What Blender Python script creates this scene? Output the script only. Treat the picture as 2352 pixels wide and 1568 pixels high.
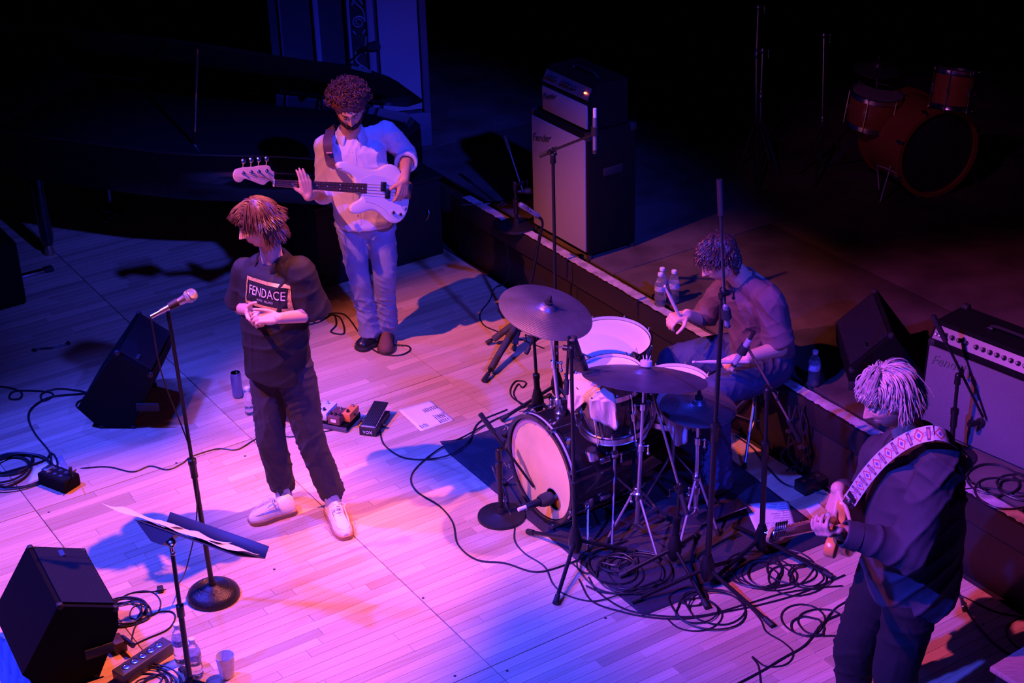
import bpy, bmesh, math, random
import numpy as np
from math import sin, cos, pi, radians, sqrt, atan2
from mathutils import Vector, Matrix
from mathutils.bvhtree import BVHTree

for _o in list(bpy.data.objects):
    bpy.data.objects.remove(_o)
SC = bpy.context.scene
COL = SC.collection

# ---------------------------------------------------------------- camera
CAM_H = 4.75; FPX = 3900.0; PITCH = radians(27.45); ROLL = radians(-1.8)
_f = Vector((0, cos(PITCH), -sin(PITCH))); _r0 = Vector((1, 0, 0)); _u0 = _r0.cross(_f)
CR = _r0*cos(ROLL) + _u0*sin(ROLL); CU = -_r0*sin(ROLL) + _u0*cos(ROLL)
cam_data = bpy.data.cameras.new('camera'); cam = bpy.data.objects.new('camera', cam_data); COL.objects.link(cam)
cam_data.sensor_width = 36.0; cam_data.lens = FPX/2352*36.0; cam_data.clip_end = 60
cam.matrix_world = Matrix(((CR.x, CU.x, -_f.x, 0), (CR.y, CU.y, -_f.y, 0), (CR.z, CU.z, -_f.z, CAM_H), (0, 0, 0, 1)))
SC.camera = cam

# ---------------------------------------------------------------- light
W = bpy.data.worlds.new('hall_dark'); SC.world = W; W.use_nodes = True
W.node_tree.nodes['Background'].inputs[0].default_value = (0.02, 0.015, 0.09, 1)
W.node_tree.nodes['Background'].inputs[1].default_value = 0.03
SC.view_settings.view_transform = 'Standard'; SC.view_settings.look = 'None'
SC.view_settings.gamma = 1.0; SC.view_settings.use_curve_mapping = False
SC.view_settings.exposure = 0.0
def spot(name, loc, aim, power, color, size=40, blend=.5, r=.08):
    d = bpy.data.lights.new(name, 'SPOT'); d.energy = power; d.color = color
    d.spot_size = radians(size); d.spot_blend = blend; d.shadow_soft_size = r
    o = bpy.data.objects.new(name, d); COL.objects.link(o); o.location = loc
    o.rotation_euler = (Vector(aim)-Vector(loc)).to_track_quat('-Z', 'Y').to_euler()
    return o
BLUE = (.030, .045, 1.0); WARM = (1.0, .20, .13)
spot('blue_back_wash', (-2.9, 11.0, 7.4), (-.9, 6.9, 0), 2600, BLUE, 36, .9, .30)
spot('blue_left_wash', (-5.6, 7.4, 7.2), (-1.6, 7.1, 0), 8200, BLUE, 33, .9, .25)
spot('blue_front_wash', (3.4, 1.0, 7.2), (-.5, 9.0, .6), 6000, BLUE, 25, .8, .12)
spot('blue_front_left', (-4.4, 1.2, 7.0), (.75, 5.7, 0), 10000, BLUE, 31, .9, .12)
spot('warm_key_left', (-4.3, 5.2, 7.2), (.0, 8.25, 0), 3700, WARM, 25, .6, .06)
spot('warm_key_right', (1.6, 8.0, 7.2), (-1.6, 6.6, 0), 4300, WARM, 23, .6, .06)
spot('warm_side_left', (-3.6, 3.2, 7.0), (2.0, 6.9, .5), 2800, (1, .12, .45), 25, .8, .06)
spot('dim_kit_fill', (-1.5, 4.0, 7.2), (2.35, 10.3, 1.0), 170, (.75, .12, .8), 14, .9, .1)  # faint fill added to lift the dark kit at the back


# ---------------------------------------------------------------- coordinates
def ray(px, py): return _f*FPX + CR*(px-1176) - CU*(py-784)
def at(px, py, z=0.0):
    "point of the horizontal plane at height z seen at that place of the photograph"
    d = ray(px, py); t = (z-CAM_H)/d.z
    return Vector((d.x*t, d.y*t, z))
def J(px, py, y):
    "point at distance y seen at that place"
    d = ray(px, py); t = y/d.y
    return Vector((d.x*t, y, CAM_H+d.z*t))
TH = radians(-57.4); U2 = Vector((cos(TH), sin(TH), 0)); V2 = Vector((-sin(TH), cos(TH), 0)); ZZ = Vector((0, 0, 1))
def uv(u, v, z=0.0): return U2*u + V2*v + ZZ*z
V = Vector

# ---------------------------------------------------------------- materials
MATS = {}
def mat(name, color=(.5, .5, .5), rough=.5, metal=0., spec=.5, bump=0., bscale=60., var=0., vscale=8., trans=0., ior=1.45,
        sheen=0., coat=0., emit=None, estr=0., attr=None, acolor=(0, 0, 0), alpha=1., stretch=None, subsurf=0.):
    if name in MATS: return MATS[name]
    m = bpy.data.materials.new(name); m.use_nodes = True; nt = m.node_tree; N = nt.nodes; Lk = nt.links
    b = N['Principled BSDF']; b.inputs['Base Color'].default_value = (*color, 1)
    b.inputs['Roughness'].default_value = rough; b.inputs['Metallic'].default_value = metal
    b.inputs['Specular IOR Level'].default_value = spec; b.inputs['Transmission Weight'].default_value = trans
    b.inputs['IOR'].default_value = ior; b.inputs['Sheen Weight'].default_value = sheen; b.inputs['Coat Weight'].default_value = coat
    b.inputs['Alpha'].default_value = alpha
    if subsurf:
        b.inputs['Subsurface Weight'].default_value = subsurf; b.inputs['Subsurface Radius'].default_value = (.01, .004, .002); b.inputs['Subsurface Scale'].default_value = 1.
    if emit: b.inputs['Emission Color'].default_value = (*emit, 1); b.inputs['Emission Strength'].default_value = estr
    tc = N.new('ShaderNodeTexCoord'); mp = N.new('ShaderNodeMapping'); Lk.new(tc.outputs['Object'], mp.inputs[0])
    if stretch: mp.inputs['Scale'].default_value = stretch
    if var > 0 or attr:
        col = None
        if var > 0:
            n = N.new('ShaderNodeTexNoise'); n.inputs['Scale'].default_value = vscale; n.inputs['Detail'].default_value = 5
            Lk.new(mp.outputs[0], n.inputs['Vector'])
            mr = N.new('ShaderNodeMapRange'); mr.inputs[1].default_value = .3; mr.inputs[2].default_value = .7
            mr.inputs[3].default_value = 1-var; mr.inputs[4].default_value = 1+var
            Lk.new(n.outputs['Fac'], mr.inputs[0])
            mx = N.new('ShaderNodeMix'); mx.data_type = 'RGBA'; mx.blend_type = 'MULTIPLY'; mx.inputs[0].default_value = 1
            mx.inputs[6].default_value = (*color, 1); Lk.new(mr.outputs[0], mx.inputs[7]); col = mx.outputs[2]
        if attr:
            at_ = N.new('ShaderNodeAttribute'); at_.attribute_name = attr
            mx2 = N.new('ShaderNodeMix'); mx2.data_type = 'RGBA'; mx2.inputs[7].default_value = (*acolor, 1)
            if col: Lk.new(col, mx2.inputs[6])
            else: mx2.inputs[6].default_value = (*color, 1)
            Lk.new(at_.outputs['Fac'], mx2.inputs[0]); col = mx2.outputs[2]
        Lk.new(col, b.inputs['Base Color'])
    if bump > 0:
        n2 = N.new('ShaderNodeTexNoise'); n2.inputs['Scale'].default_value = bscale; n2.inputs['Detail'].default_value = 4
        Lk.new(mp.outputs[0], n2.inputs['Vector'])
        bp = N.new('ShaderNodeBump'); bp.inputs['Strength'].default_value = bump; bp.inputs['Distance'].default_value = .01
        Lk.new(n2.outputs['Fac'], bp.inputs['Height']); Lk.new(bp.outputs[0], b.inputs['Normal'])
    MATS[name] = m
    return m

# ---------------------------------------------------------------- mesh builder
def frame(axis, up=None):
    a = V(axis).normalized(); u = V(up) if up is not None else (ZZ if abs(a.z) < .95 else V((1, 0, 0)))
    x = u.cross(a)
    if x.length < 1e-6: x = V((0, 1, 0)).cross(a)
    x.normalize(); y = a.cross(x)
    return x, y, a
class MB:
    def __init__(s): s.v = []; s.f = []
    def add(s, vs, fs):
        n = len(s.v); s.v.extend([tuple(q) for q in vs]); s.f.extend([tuple(i+n for i in q) for q in fs]); return s
    def box(s, c, size, X=None, Y=None, bev=0.):
        X = V(X or (1, 0, 0)).normalized(); Y = V(Y or (0, 1, 0)).normalized(); Z = X.cross(Y)
        c = V(c); a, b, h = [q/2 for q in size]
        if bev <= 0:
            vs = [c+X*(i*a)+Y*(j*b)+Z*(k*h) for k in (-1, 1) for j in (-1, 1) for i in (-1, 1)]
            return s.add(vs, [(0, 2, 3, 1), (4, 5, 7, 6), (0, 1, 5, 4), (2, 6, 7, 3), (0, 4, 6, 2), (1, 3, 7, 5)])
        e = min(bev, a*.9, b*.9, h*.9); secs = []
        for dz, ins in ((-h, e), (-h+e*.3, e*.3), (-h+e, 0), (h-e, 0), (h-e*.3, e*.3), (h, e)):
            ring = []
            for sx, sy in ((1, 1), (-1, 1), (-1, -1), (1, -1)):
                cx = sx*(a-e); cy = sy*(b-e); rr = e-ins
                a0 = {(1, 1): 0, (-1, 1): 90, (-1, -1): 180, (1, -1): 270}[(sx, sy)]
                for q in range(3):
                    t = radians(a0+q*45); ring.append(c+X*(cx+rr*cos(t))+Y*(cy+rr*sin(t))+Z*dz)
            secs.append(ring)
        return s.loft(secs)
    def loft(s, secs, caps=True, closed=False):
        n = len(secs[0]); vs = [p for q in secs for p in q]; fs = []
        m = len(secs)
        for i in range(m-1 if not closed else m):
            i2 = (i+1) % m
            for j in range(n):
                k = (j+1) % n
                fs.append((i*n+j, i*n+k, i2*n+k, i2*n+j))
        if caps and not closed:
            fs.append(tuple(range(n-1, -1, -1))); fs.append(tuple((m-1)*n+j for j in range(n)))
        return s.add(vs, fs)
    def cyl(s, p0, p1, r0, r1=None, n=12, caps=True):
        r1 = r0 if r1 is None else r1; p0 = V(p0); p1 = V(p1); x, y, a = frame(p1-p0)
        return s.loft([[p+x*(r*cos(2*pi*j/n))+y*(r*sin(2*pi*j/n)) for j in range(n)] for p, r in ((p0, r0), (p1, r1))], caps)
    def caps(s, p0, p1, r0, r1=None, n=14):
        "tapered capsule"
        r1 = r0 if r1 is None else r1; p0 = V(p0); p1 = V(p1)
        if (p1-p0).length < 1e-5: return s.ell(p0, (r0, r0, r0), n=n)
        x, y, a = frame(p1-p0); secs = []
        for t in (80, 55, 30): secs.append((p0-a*r0*sin(radians(t)), r0*cos(radians(t))))
        secs.append((p0, r0)); secs.append((p1, r1))
        for t in (30, 55, 80): secs.append((p1+a*r1*sin(radians(t)), r1*cos(radians(t))))
        return s.loft([[p+x*(r*cos(2*pi*j/n))+y*(r*sin(2*pi*j/n)) for j in range(n)] for p, r in secs])
    def chain(s, pts, rs, n=14):
        for i in range(len(pts)-1): s.caps(pts[i], pts[i+1], rs[i], rs[i+1], n)
        return s
    def tube(s, pts, r, n=6, caps=True, flat=None):
        pts = [V(p) for p in pts]; m = len(pts); T = []
        for i in range(m):
            d = pts[min(i+1, m-1)]-pts[max(i-1, 0)]
            T.append(d.normalized() if d.length > 1e-9 else ZZ.copy())
        x, y, a = frame(T[0], flat)
        secs = []
        for i in range(m):
            x = x-T[i]*x.dot(T[i])
            if x.length < 1e-6: x = frame(T[i])[0]
            x.normalize(); y = T[i].cross(x); rr = r[i] if hasattr(r, '__len__') else r
            secs.append([pts[i]+x*(rr*cos(2*pi*j/n))+y*(rr*sin(2*pi*j/n)) for j in range(n)])
        return s.loft(secs, caps)
    def lathe(s, prof, o=(0, 0, 0), axis=(0, 0, 1), n=28, closed=False, flat=None):
        x, y, a = frame(axis, flat); o = V(o); secs = []
        return s.loft([[o+a*z+x*(r*cos(2*pi*j/n))+y*(r*sin(2*pi*j/n)) for j in range(n)] for r, z in prof], not closed, closed)
    def ell(s, c, rad, R=None, n=16):
        R = R or (V((1, 0, 0)), V((0, 1, 0)), V((0, 0, 1))); c = V(c); secs = []
        k = max(6, n*2//3)
        for i in range(k+1):
            t = -pi/2+pi*(i+.02)/(k+.04); 
            secs.append([c+R[0]*(rad[0]*cos(t)*cos(2*pi*j/n))+R[1]*(rad[1]*cos(t)*sin(2*pi*j/n))+R[2]*(rad[2]*sin(t)) for j in range(n)])
        return s.loft(secs)
    def prism(s, poly, o, X, Y, th, bev=0.):
        X = V(X); Y = V(Y); Z = X.cross(Y).normalized(); o = V(o)
        if bev <= 0: hs = [(-th/2, 1.), (th/2, 1.)]
        cx = sum(p[0] for p in poly)/len(poly); cy = sum(p[1] for p in poly)/len(poly)
        def ring(z, ins):
            out = []; n = len(poly)
            for i in range(n):
                p0, p, p1 = poly[i-1], poly[i], poly[(i+1) % n]
                tx, ty = p1[0]-p0[0], p1[1]-p0[1]; l = sqrt(tx*tx+ty*ty) or 1
                out.append(o+X*(p[0]-ty/l*ins*sg)+Y*(p[1]+tx/l*ins*sg)+Z*z)
            return out
        ar = sum(poly[i-1][0]*poly[i][1]-poly[i][0]*poly[i-1][1] for i in range(len(poly)))
        sg = 1 if ar > 0 else -1
        if bev <= 0: secs = [ring(-th/2, 0), ring(th/2, 0)]
        else: secs = [ring(-th/2, bev), ring(-th/2+bev*.3, bev*.3), ring(-th/2+bev, 0), ring(th/2-bev, 0), ring(th/2-bev*.3, bev*.3), ring(th/2, bev)]
        return s.loft(secs)
    def torus(s, c, R, r, axis=(0, 0, 1), n=32, m=8, flat=None):
        x, y, a = frame(axis, flat); c = V(c)
        return s.loft([[c+(x*cos(2*pi*i/n)+y*sin(2*pi*i/n))*(R+r*cos(2*pi*j/m))+a*(r*sin(2*pi*j/m)) for j in range(m)] for i in range(n)], False, True)
    def text(s, body, o, X, Y, h, depth=.0006, shear=0., align='CENTER', fit=None):
        cu = bpy.data.curves.new('t', 'FONT'); cu.body = body; cu.size = 1.; cu.align_x = align; cu.shear = shear; cu.extrude = .001; cu.resolution_u = 3
        ob = bpy.data.objects.new('t', cu); COL.objects.link(ob); dg = bpy.context.evaluated_depsgraph_get()
        me = bpy.data.meshes.new_from_object(ob.evaluated_get(dg)); bpy.data.objects.remove(ob)
        X = V(X).normalized(); Y = V(Y).normalized(); Z = X.cross(Y); o = V(o)
        k = h/.7; kx = k
        if fit:
            xs = [v.co.x for v in me.vertices]; kx = fit/(max(xs)-min(xs))
        s.add([o+X*(v.co.x*kx)+Y*(v.co.y*k)+Z*(v.co.z/.001*depth) for v in me.vertices], [tuple(p.vertices) for p in me.polygons])
        bpy.data.meshes.remove(me); return s
    def build(s, name, m, parent=None, smooth=True, ang=38, label=None, local=False):
        me = bpy.data.meshes.new(name)
        co = s.v
        if parent is not None and not local:
            Mi = WM[parent.name].inverted(); co = [Mi @ V(c) for c in co]
        me.from_pydata([tuple(c) for c in co], [], s.f); me.materials.append(m)
        if len(s.f) < 60000:
            bm = bmesh.new(); bm.from_mesh(me); bmesh.ops.recalc_face_normals(bm, faces=bm.faces)
            if smooth:
                lim = radians(ang)
                for f in bm.faces: f.smooth = True
                for e in bm.edges:
                    if len(e.link_faces) == 2 and e.calc_face_angle(0) > lim: e.smooth = False
            bm.to_mesh(me); bm.free()
        me.update()
        return link(me, name, parent, label)
def split(mb, name, m, parent=None, **kw):
    "every connected piece of the builder becomes a part of its own"
    par = list(range(len(mb.v)))
    def fd(a):
        while par[a] != a: par[a] = par[par[a]]; a = par[a]
        return a
    for f in mb.f:
        r = fd(f[0])
        for q in f[1:]: par[fd(q)] = r
    gr = {}
    for f in mb.f: gr.setdefault(fd(f[0]), []).append(f)
    out = []
    for fs in gr.values():
        ids = sorted({i for f in fs for i in f}); mp = {a: b for b, a in enumerate(ids)}
        k = MB(); k.v = [mb.v[i] for i in ids]; k.f = [tuple(mp[i] for i in f) for f in fs]
        out.append(k.build(name, m, parent, **kw))
    return out
MB.split = split
WM = {}
def link(me, name, parent=None, label=None):
    o = bpy.data.objects.new(name, me); COL.objects.link(o)
    if parent is not None: o.parent = parent; WM[o.name] = WM[parent.name].copy()
    else: WM[o.name] = Matrix.Identity(4)
    if label: o['label'] = label
    return o
def tag(o, label=None, cat=None, group=None, kind=None):
    if label: o['label'] = label
    if cat: o['category'] = cat
    if group: o['group'] = group
    if kind: o['kind'] = kind
    return o
def thing(name, label, cat, loc=(0, 0, 0), rz=0., group=None):
    o = bpy.data.objects.new(name, None); COL.objects.link(o); o.empty_display_size = .05
    o.location = loc; o.rotation_euler = (0, 0, rz)
    WM[o.name] = Matrix.Translation(V(loc)) @ Matrix.Rotation(rz, 4, 'Z')
    return tag(o, label, cat, group)
def kids(o): return [c for c in bpy.data.objects if c.parent == o]
def dup(o, loc, rz=0., label=None):
    def cp(a, par):
        c = a.copy(); COL.objects.link(c); c.parent = par
        for ch in kids(a): cp(ch, c)
        return c
    r = cp(o, None); r.location = loc; r.rotation_euler = (0, 0, rz)
    if label: r['label'] = label
    return r
def spline(pts, k=8):
    pts = [V(p) for p in pts]; out = []
    P = [pts[0]*2-pts[1]] + pts + [pts[-1]*2-pts[-2]]
    for i in range(1, len(P)-2):
        a, b, c, d = P[i-1], P[i], P[i+1], P[i+2]
        for j in range(k):
            t = j/k; out.append(.5*((2*b)+(c-a)*t+(2*a-5*b+4*c-d)*t*t+(3*b-a-3*c+d)*t**3))
    out.append(pts[-1]); return out

BLK = mat('black_powder_coat', (.007, .007, .009), .38, bump=.05, bscale=300)
RUB = mat('black_rubber', (.018, .018, .02), .6)
CHR = mat('chrome', (.62, .62, .66), .24, metal=1., bump=.02, bscale=30)
STL = mat('brushed_steel', (.45, .45, .47), .3, metal=1.)
TOL = mat('black_tolex', (.004, .004, .005), .8, spec=.15, bump=.4, bscale=500)
PAP = mat('white_paper', (.8, .79, .77), .7, bump=.05, bscale=40)
INK = mat('ink', (.02, .02, .05), .6)
CAB = mat('black_cable_jacket', (.016, .015, .017), .42)

# ================================================================ the stage: floor boards, riser, walls
rnd = random.Random(7)
def wood_mat():
    m = bpy.data.materials.new('oiled_oak_boards'); m.use_nodes = True; nt = m.node_tree; N = nt.nodes; L = nt.links
    b = N['Principled BSDF']; b.inputs['Roughness'].default_value = .42; b.inputs['Specular IOR Level'].default_value = .35
    g = N.new('ShaderNodeNewGeometry'); mp = N.new('ShaderNodeMapping'); mp.inputs['Rotation'].default_value = (0, 0, -(TH+pi/2))
    L.new(g.outputs['Position'], mp.inputs[0])
    at_ = N.new('ShaderNodeAttribute'); at_.attribute_name = 'tint'
    mp2 = N.new('ShaderNodeMapping'); mp2.inputs['Scale'].default_value = (3.0, 70, 1); L.new(mp.outputs[0], mp2.inputs[0])
    ad = N.new('ShaderNodeVectorMath'); ad.operation = 'ADD'; L.new(mp2.outputs[0], ad.inputs[0])
    sc = N.new('ShaderNodeVectorMath'); sc.operation = 'SCALE'; L.new(at_.outputs['Color'], sc.inputs[0]); sc.inputs['Scale'].default_value = 40
    L.new(sc.outputs[0], ad.inputs[1])
    n = N.new('ShaderNodeTexNoise'); n.inputs['Scale'].default_value = 1.; n.inputs['Detail'].default_value = 6; n.inputs['Distortion'].default_value = .6
    L.new(ad.outputs[0], n.inputs['Vector'])
    cr = N.new('ShaderNodeValToRGB'); cr.color_ramp.elements[0].position = .3; cr.color_ramp.elements[0].color = (.60, .385, .225, 1)
    cr.color_ramp.elements[1].position = .62; cr.color_ramp.elements[1].color = (.69, .48, .30, 1); L.new(n.outputs['Fac'], cr.inputs[0])
    mx = N.new('ShaderNodeMix'); mx.data_type = 'RGBA'; mx.blend_type = 'MULTIPLY'; mx.inputs[0].default_value = 1
    L.new(cr.outputs[0], mx.inputs[6])
    mr = N.new('ShaderNodeMapRange'); mr.inputs[3].default_value = .68; mr.inputs[4].default_value = 1.14; L.new(at_.outputs['Fac'], mr.inputs[0]); L.new(mr.outputs[0], mx.inputs[7])
    # scuffs and marks
    ns = N.new('ShaderNodeTexNoise'); ns.inputs['Scale'].default_value = 9; ns.inputs['Detail'].default_value = 8; ns.inputs['Roughness'].default_value = .75
    mp3 = N.new('ShaderNodeMapping'); mp3.inputs['Scale'].default_value = (.6, 2.6, 1); L.new(mp.outputs[0], mp3.inputs[0]); L.new(mp3.outputs[0], ns.inputs['Vector'])
    r2 = N.new('ShaderNodeMapRange'); r2.inputs[1].default_value = .66; r2.inputs[2].default_value = .74; r2.inputs[3].default_value = 0; r2.inputs[4].default_value = .55; L.new(ns.outputs['Fac'], r2.inputs[0])
    mx2 = N.new('ShaderNodeMix'); mx2.data_type = 'RGBA'; mx2.inputs[7].default_value = (.13, .09, .07, 1); L.new(mx.outputs[2], mx2.inputs[6]); L.new(r2.outputs[0], mx2.inputs[0])
    L.new(mx2.outputs[2], b.inputs['Base Color'])
    bp = N.new('ShaderNodeBump'); bp.inputs['Strength'].default_value = .08; bp.inputs['Distance'].default_value = .003
    L.new(n.outputs['Fac'], bp.inputs['Height']); L.new(bp.outputs[0], b.inputs['Normal'])
    return m
WOOD = wood_mat()
# sub floor
sub = MB().box(uv(-6.5, 1.0, -.035), (11, 9.2, .02), U2, V2)
floor_o = tag(sub.build('floor', mat('dark_subfloor', (.03, .02, .02), .8)), kind='structure')
def inframe(p, m=60):
    d = p-V((0, 0, CAM_H)); z = d.dot(_f); x = 1176+FPX*d.dot(CR)/z; y = 784-FPX*d.dot(CU)/z
    return -m < x < 2352+m and -m < y < 1568+m, x, y
boards = []
RV = 5.31; UE = -9.04
BW = 1.228/21
seams_v = [3.13+1.228*k for k in range(-6, 3)]
seams_u = [-5.15+2.44*k for k in range(-3, 3)]
vlo = -3.0
for a in range(len(seams_v)-1):
    v0, v1 = seams_v[a], min(seams_v[a+1], RV)
    if v0 >= RV: continue
    for b_ in range(len(seams_u)-1):
        u0s, u1s = seams_u[b_], seams_u[b_+1]
        n = int(round((u1s-u0s)/.0581)); w = (u1s-u0s)/n
        for k in range(n):
            v = v0
            first = True
            while v < v1-.05:
                l = rnd.uniform(.35, 1.3) if not first else rnd.uniform(.15, 1.1)
                first = False
                e = min(v+l, v1)
                if v1-e < .15: e = v1
                uc = u0s+(k+.5)*w
                if any(inframe(uv(uc, q), 420)[0] for q in (v, (v+e)/2, e)): boards.append((uc, v, e, w, v > v0+.01 or True, k in (0,), k == n-1, v == v0, e == v1))
                v = e
boards.sort(key=lambda q: (not inframe(uv(q[0], (q[1]+q[2])/2), 10)[0], -inframe(uv(q[0], (q[1]+q[2])/2))[2]))
def board(mb, q, tints):
    uc, v0, v1, w, _, s0, s1, c0, c1 = q
    g = .0006; gu0 = .0022 if s0 else g; gu1 = .0022 if s1 else g; gv0 = .0024 if c0 else g; gv1 = .0024 if c1 else g
    a = uc-w/2+gu0; b = uc+w/2-gu1; c = v0+gv0; d = v1-gv1; z = rnd.uniform(-.0002, .0002); e = .0008
    vs = [uv(a, c, -.02), uv(b, c, -.02), uv(b, d, -.02), uv(a, d, -.02), uv(a, c, z-e), uv(b, c, z-e), uv(b, d, z-e), uv(a, d, z-e),
          uv(a+e, c+e, z), uv(b-e, c+e, z), uv(b-e, d-e, z), uv(a+e, d-e, z)]
    fs = [(0, 1, 5, 4), (1, 2, 6, 5), (2, 3, 7, 6), (3, 0, 4, 7), (4, 5, 9, 8), (5, 6, 10, 9), (6, 7, 11, 10), (7, 4, 8, 11), (8, 9, 10, 11), (3, 2, 1, 0)]
    mb.add(vs, fs); t = min(1, max(0, rnd.gauss(.55, .24))); tints.extend([t]*12)
def tinted(o, tints):
    a = o.data.attributes.new('tint', 'FLOAT_COLOR', 'POINT')
    a.data.foreach_set('color', np.repeat(np.array(tints), 4).astype(np.float32)); return o
for q in boards[:300]:
    mb = MB(); t = []; board(mb, q, t); tinted(mb.build('plank', WOOD, floor_o, smooth=False), t)
mb = MB(); t = []
for q in boards[300:]: board(mb, q, t)
tinted(tag(mb.build('planks', WOOD, floor_o, smooth=False), kind='stuff'), t)
# screw plugs in the boards
mb = MB()
for q in [(972, 1373), (1391, 1419), (630, 1307), (636, 1115), (1045, 1552), (1165, 1540), (1985, 1400), (2258, 1433), (112, 1176), (1837, 1455), (405, 1063), (563, 1047)]:
    p = at(*q); mb.lathe([(.007, 0), (.007, .0006), (.001, .0008)], p, n=10)
tag(mb.build('screw_plug', mat('dark_plug', (.03, .02, .02), .7), floor_o), kind='stuff')

# riser
RH = .46
RTOP = mat('worn_black_stage_paint', (.085, .062, .062), .5, var=.5, vscale=3.0, bump=.15, bscale=25)
RFACE = mat('dark_riser_fascia', (.014, .009, .011), .6, var=.3, vscale=4)
riser = MB().box(uv(-7.6, RV+.12+3.6, RH/2-.016), (9.2, 7.2, RH-.04), U2, V2)
riser_o = tag(riser.build('stage_riser', RTOP), kind='structure')
# deck sheets with seams between them
for i, (ua, ub) in enumerate([(-12.2, -9.76), (-9.76, -7.32), (-7.32, -4.88), (-4.88, -3.0)]):
    for j in range(3):
        va = RV+.10+j*1.22+(0 if j else 0); vb = va+1.22
        MB().box(uv((ua+ub)/2, (va+vb)/2, RH-.006), (ub-ua-.008, vb-va-.008, .02), U2, V2, bev=.002).build('deck_sheet', RTOP, riser_o)
MB().box(uv(-7.6, RV+.10+3.66+2.2, RH-.006), (9.2, 4.4, .02), U2, V2).build('deck_sheet', RTOP, riser_o)
# fascia boards
for ua, ub in [(-9.0, -7.6), (-7.6, -6.2), (-6.2, -4.8), (-4.8, -3.4)]:
    MB().box(uv((ua+ub)/2, RV+.045, .155), (ub-ua-.006, .03, .31), U2, V2, bev=.003).build('fascia_board', RFACE, riser_o)
    MB().box(uv((ua+ub)/2, RV+.02, .385), (ub-ua-.006, .05, .13), U2, V2, bev=.003).build('fascia_board', RFACE, riser_o)
# worn pale nosing with ragged edge
NOSE = mat('worn_pale_nosing', (.42, .34, .36), .6, var=.45, vscale=14, bump=.3, bscale=50)
def ragged(ua, ub, n, v0, v1, z, seed, amp):
    r = random.Random(seed); mb = MB(); lo = []; hi = []
    for i in range(n+1):
        u = ua+(ub-ua)*i/n; lo.append(uv(u, v0+r.uniform(0, amp), z)); hi.append(uv(u, v1+r.uniform(-amp*.25, amp*.25), z))
    for i in range(n):
        b = [lo[i], lo[i+1], hi[i+1], hi[i]]; t = [p+ZZ*.003 for p in b]
        mb.add(b+t, [(3, 2, 1, 0), (4, 5, 6, 7), (0, 1, 5, 4), (1, 2, 6, 5), (2, 3, 7, 6), (3, 0, 4, 7)])
    return mb
ragged(-8.85, -6.6, 120, RV-.005, RV+.06, RH+.0035, 1, .010).build('nosing', NOSE, riser_o, smooth=False)
ragged(-6.6, -5.85, 40, RV-.005, RV+.055, RH+.0035, 2, .009).build('nosing', NOSE, riser_o, smooth=False)
ragged(-5.84, -3.5, 120, RV-.005, RV+.065, RH+.0035, 3, .012).build('nosing', NOSE, riser_o, smooth=False)
# end of the low floor: black skirted platform behind the bassist
BLKP = mat('black_platform_skirt', (.004, .0035, .0045), .7, bump=.2, bscale=80)
plat = thing('platform_box', 'black skirted box platform behind the bassist, under the piano tail', 'platform', uv(-9.35, 4.82))
MB().box(uv(-9.36, 4.80, .27), (.62, .93, .54), U2, V2, bev=.012).build('body', BLKP, plat)
MB().box(uv(-9.36, 4.80, .556), (.64, .95, .03), U2, V2, bev=.01).build('top', BLKP, plat)
MB().tube([uv(-9.04, 5.13, .28), uv(-9.02, 5.14, .31), uv(-9.02, 5.15, .34), uv(-9.04, 5.155, .36)], .004).build('handle', STL, plat)

# walls
DW = mat('dark_painted_wall', (.03, .026, .045), .75, var=.2, vscale=2)
BW_ = mat('pale_plaster_panel', (.30, .27, .38), .7, var=.1, vscale=1.2)
TRM = mat('painted_trim', (.10, .085, .14), .55, var=.15, vscale=4)
ORN = mat('dark_ornament_ground', (.02, .018, .03), .6)
wd = V((cos(radians(12)), sin(radians(12)), 0)); wn = V((wd.y, -wd.x, 0)); w0 = at(992, 330, RH)
def wp(s, n, z): return V((w0.x, w0.y, 0)) + wd*s + wn*n + ZZ*z
wall = tag(MB().box(wp(-.53, -.16, 3.2), (1.06, .3, 6.4), wd, -wn).build('wall_left', DW), kind='structure')
def strip(s0, s1, z0, z1, th, m, name, bev=.01): return MB().box(wp((s0+s1)/2, th/2-.01, (z0+z1)/2), (s1-s0, th, z1-z0), wd, -wn, bev=bev).build(name, m, wall)
def sp(px, z): # distance along the wall of a photo column
    p = at(px, 200, z); return (p-w0).dot(wd)
S = lambda px: (px-992)*.00277
strip(S(872), -.055, RH+.27, 6.3, .03, BW_, 'panel')
strip(S(850), -.0, RH, RH+.25, .05, TRM, 'skirting')
strip(-.05, 0.0, RH+.25, 6.3, .06, TRM, 'pilaster_edge')
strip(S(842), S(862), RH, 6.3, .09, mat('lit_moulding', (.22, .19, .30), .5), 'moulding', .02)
strip(S(805), S(842), RH, 6.3, .04, ORN, 'ornament_ground')
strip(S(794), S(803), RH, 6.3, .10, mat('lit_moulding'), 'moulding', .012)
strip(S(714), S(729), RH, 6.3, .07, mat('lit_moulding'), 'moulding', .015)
strip(S(632), S(638), RH, 6.3, .05, TRM, 'moulding', .01)
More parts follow.
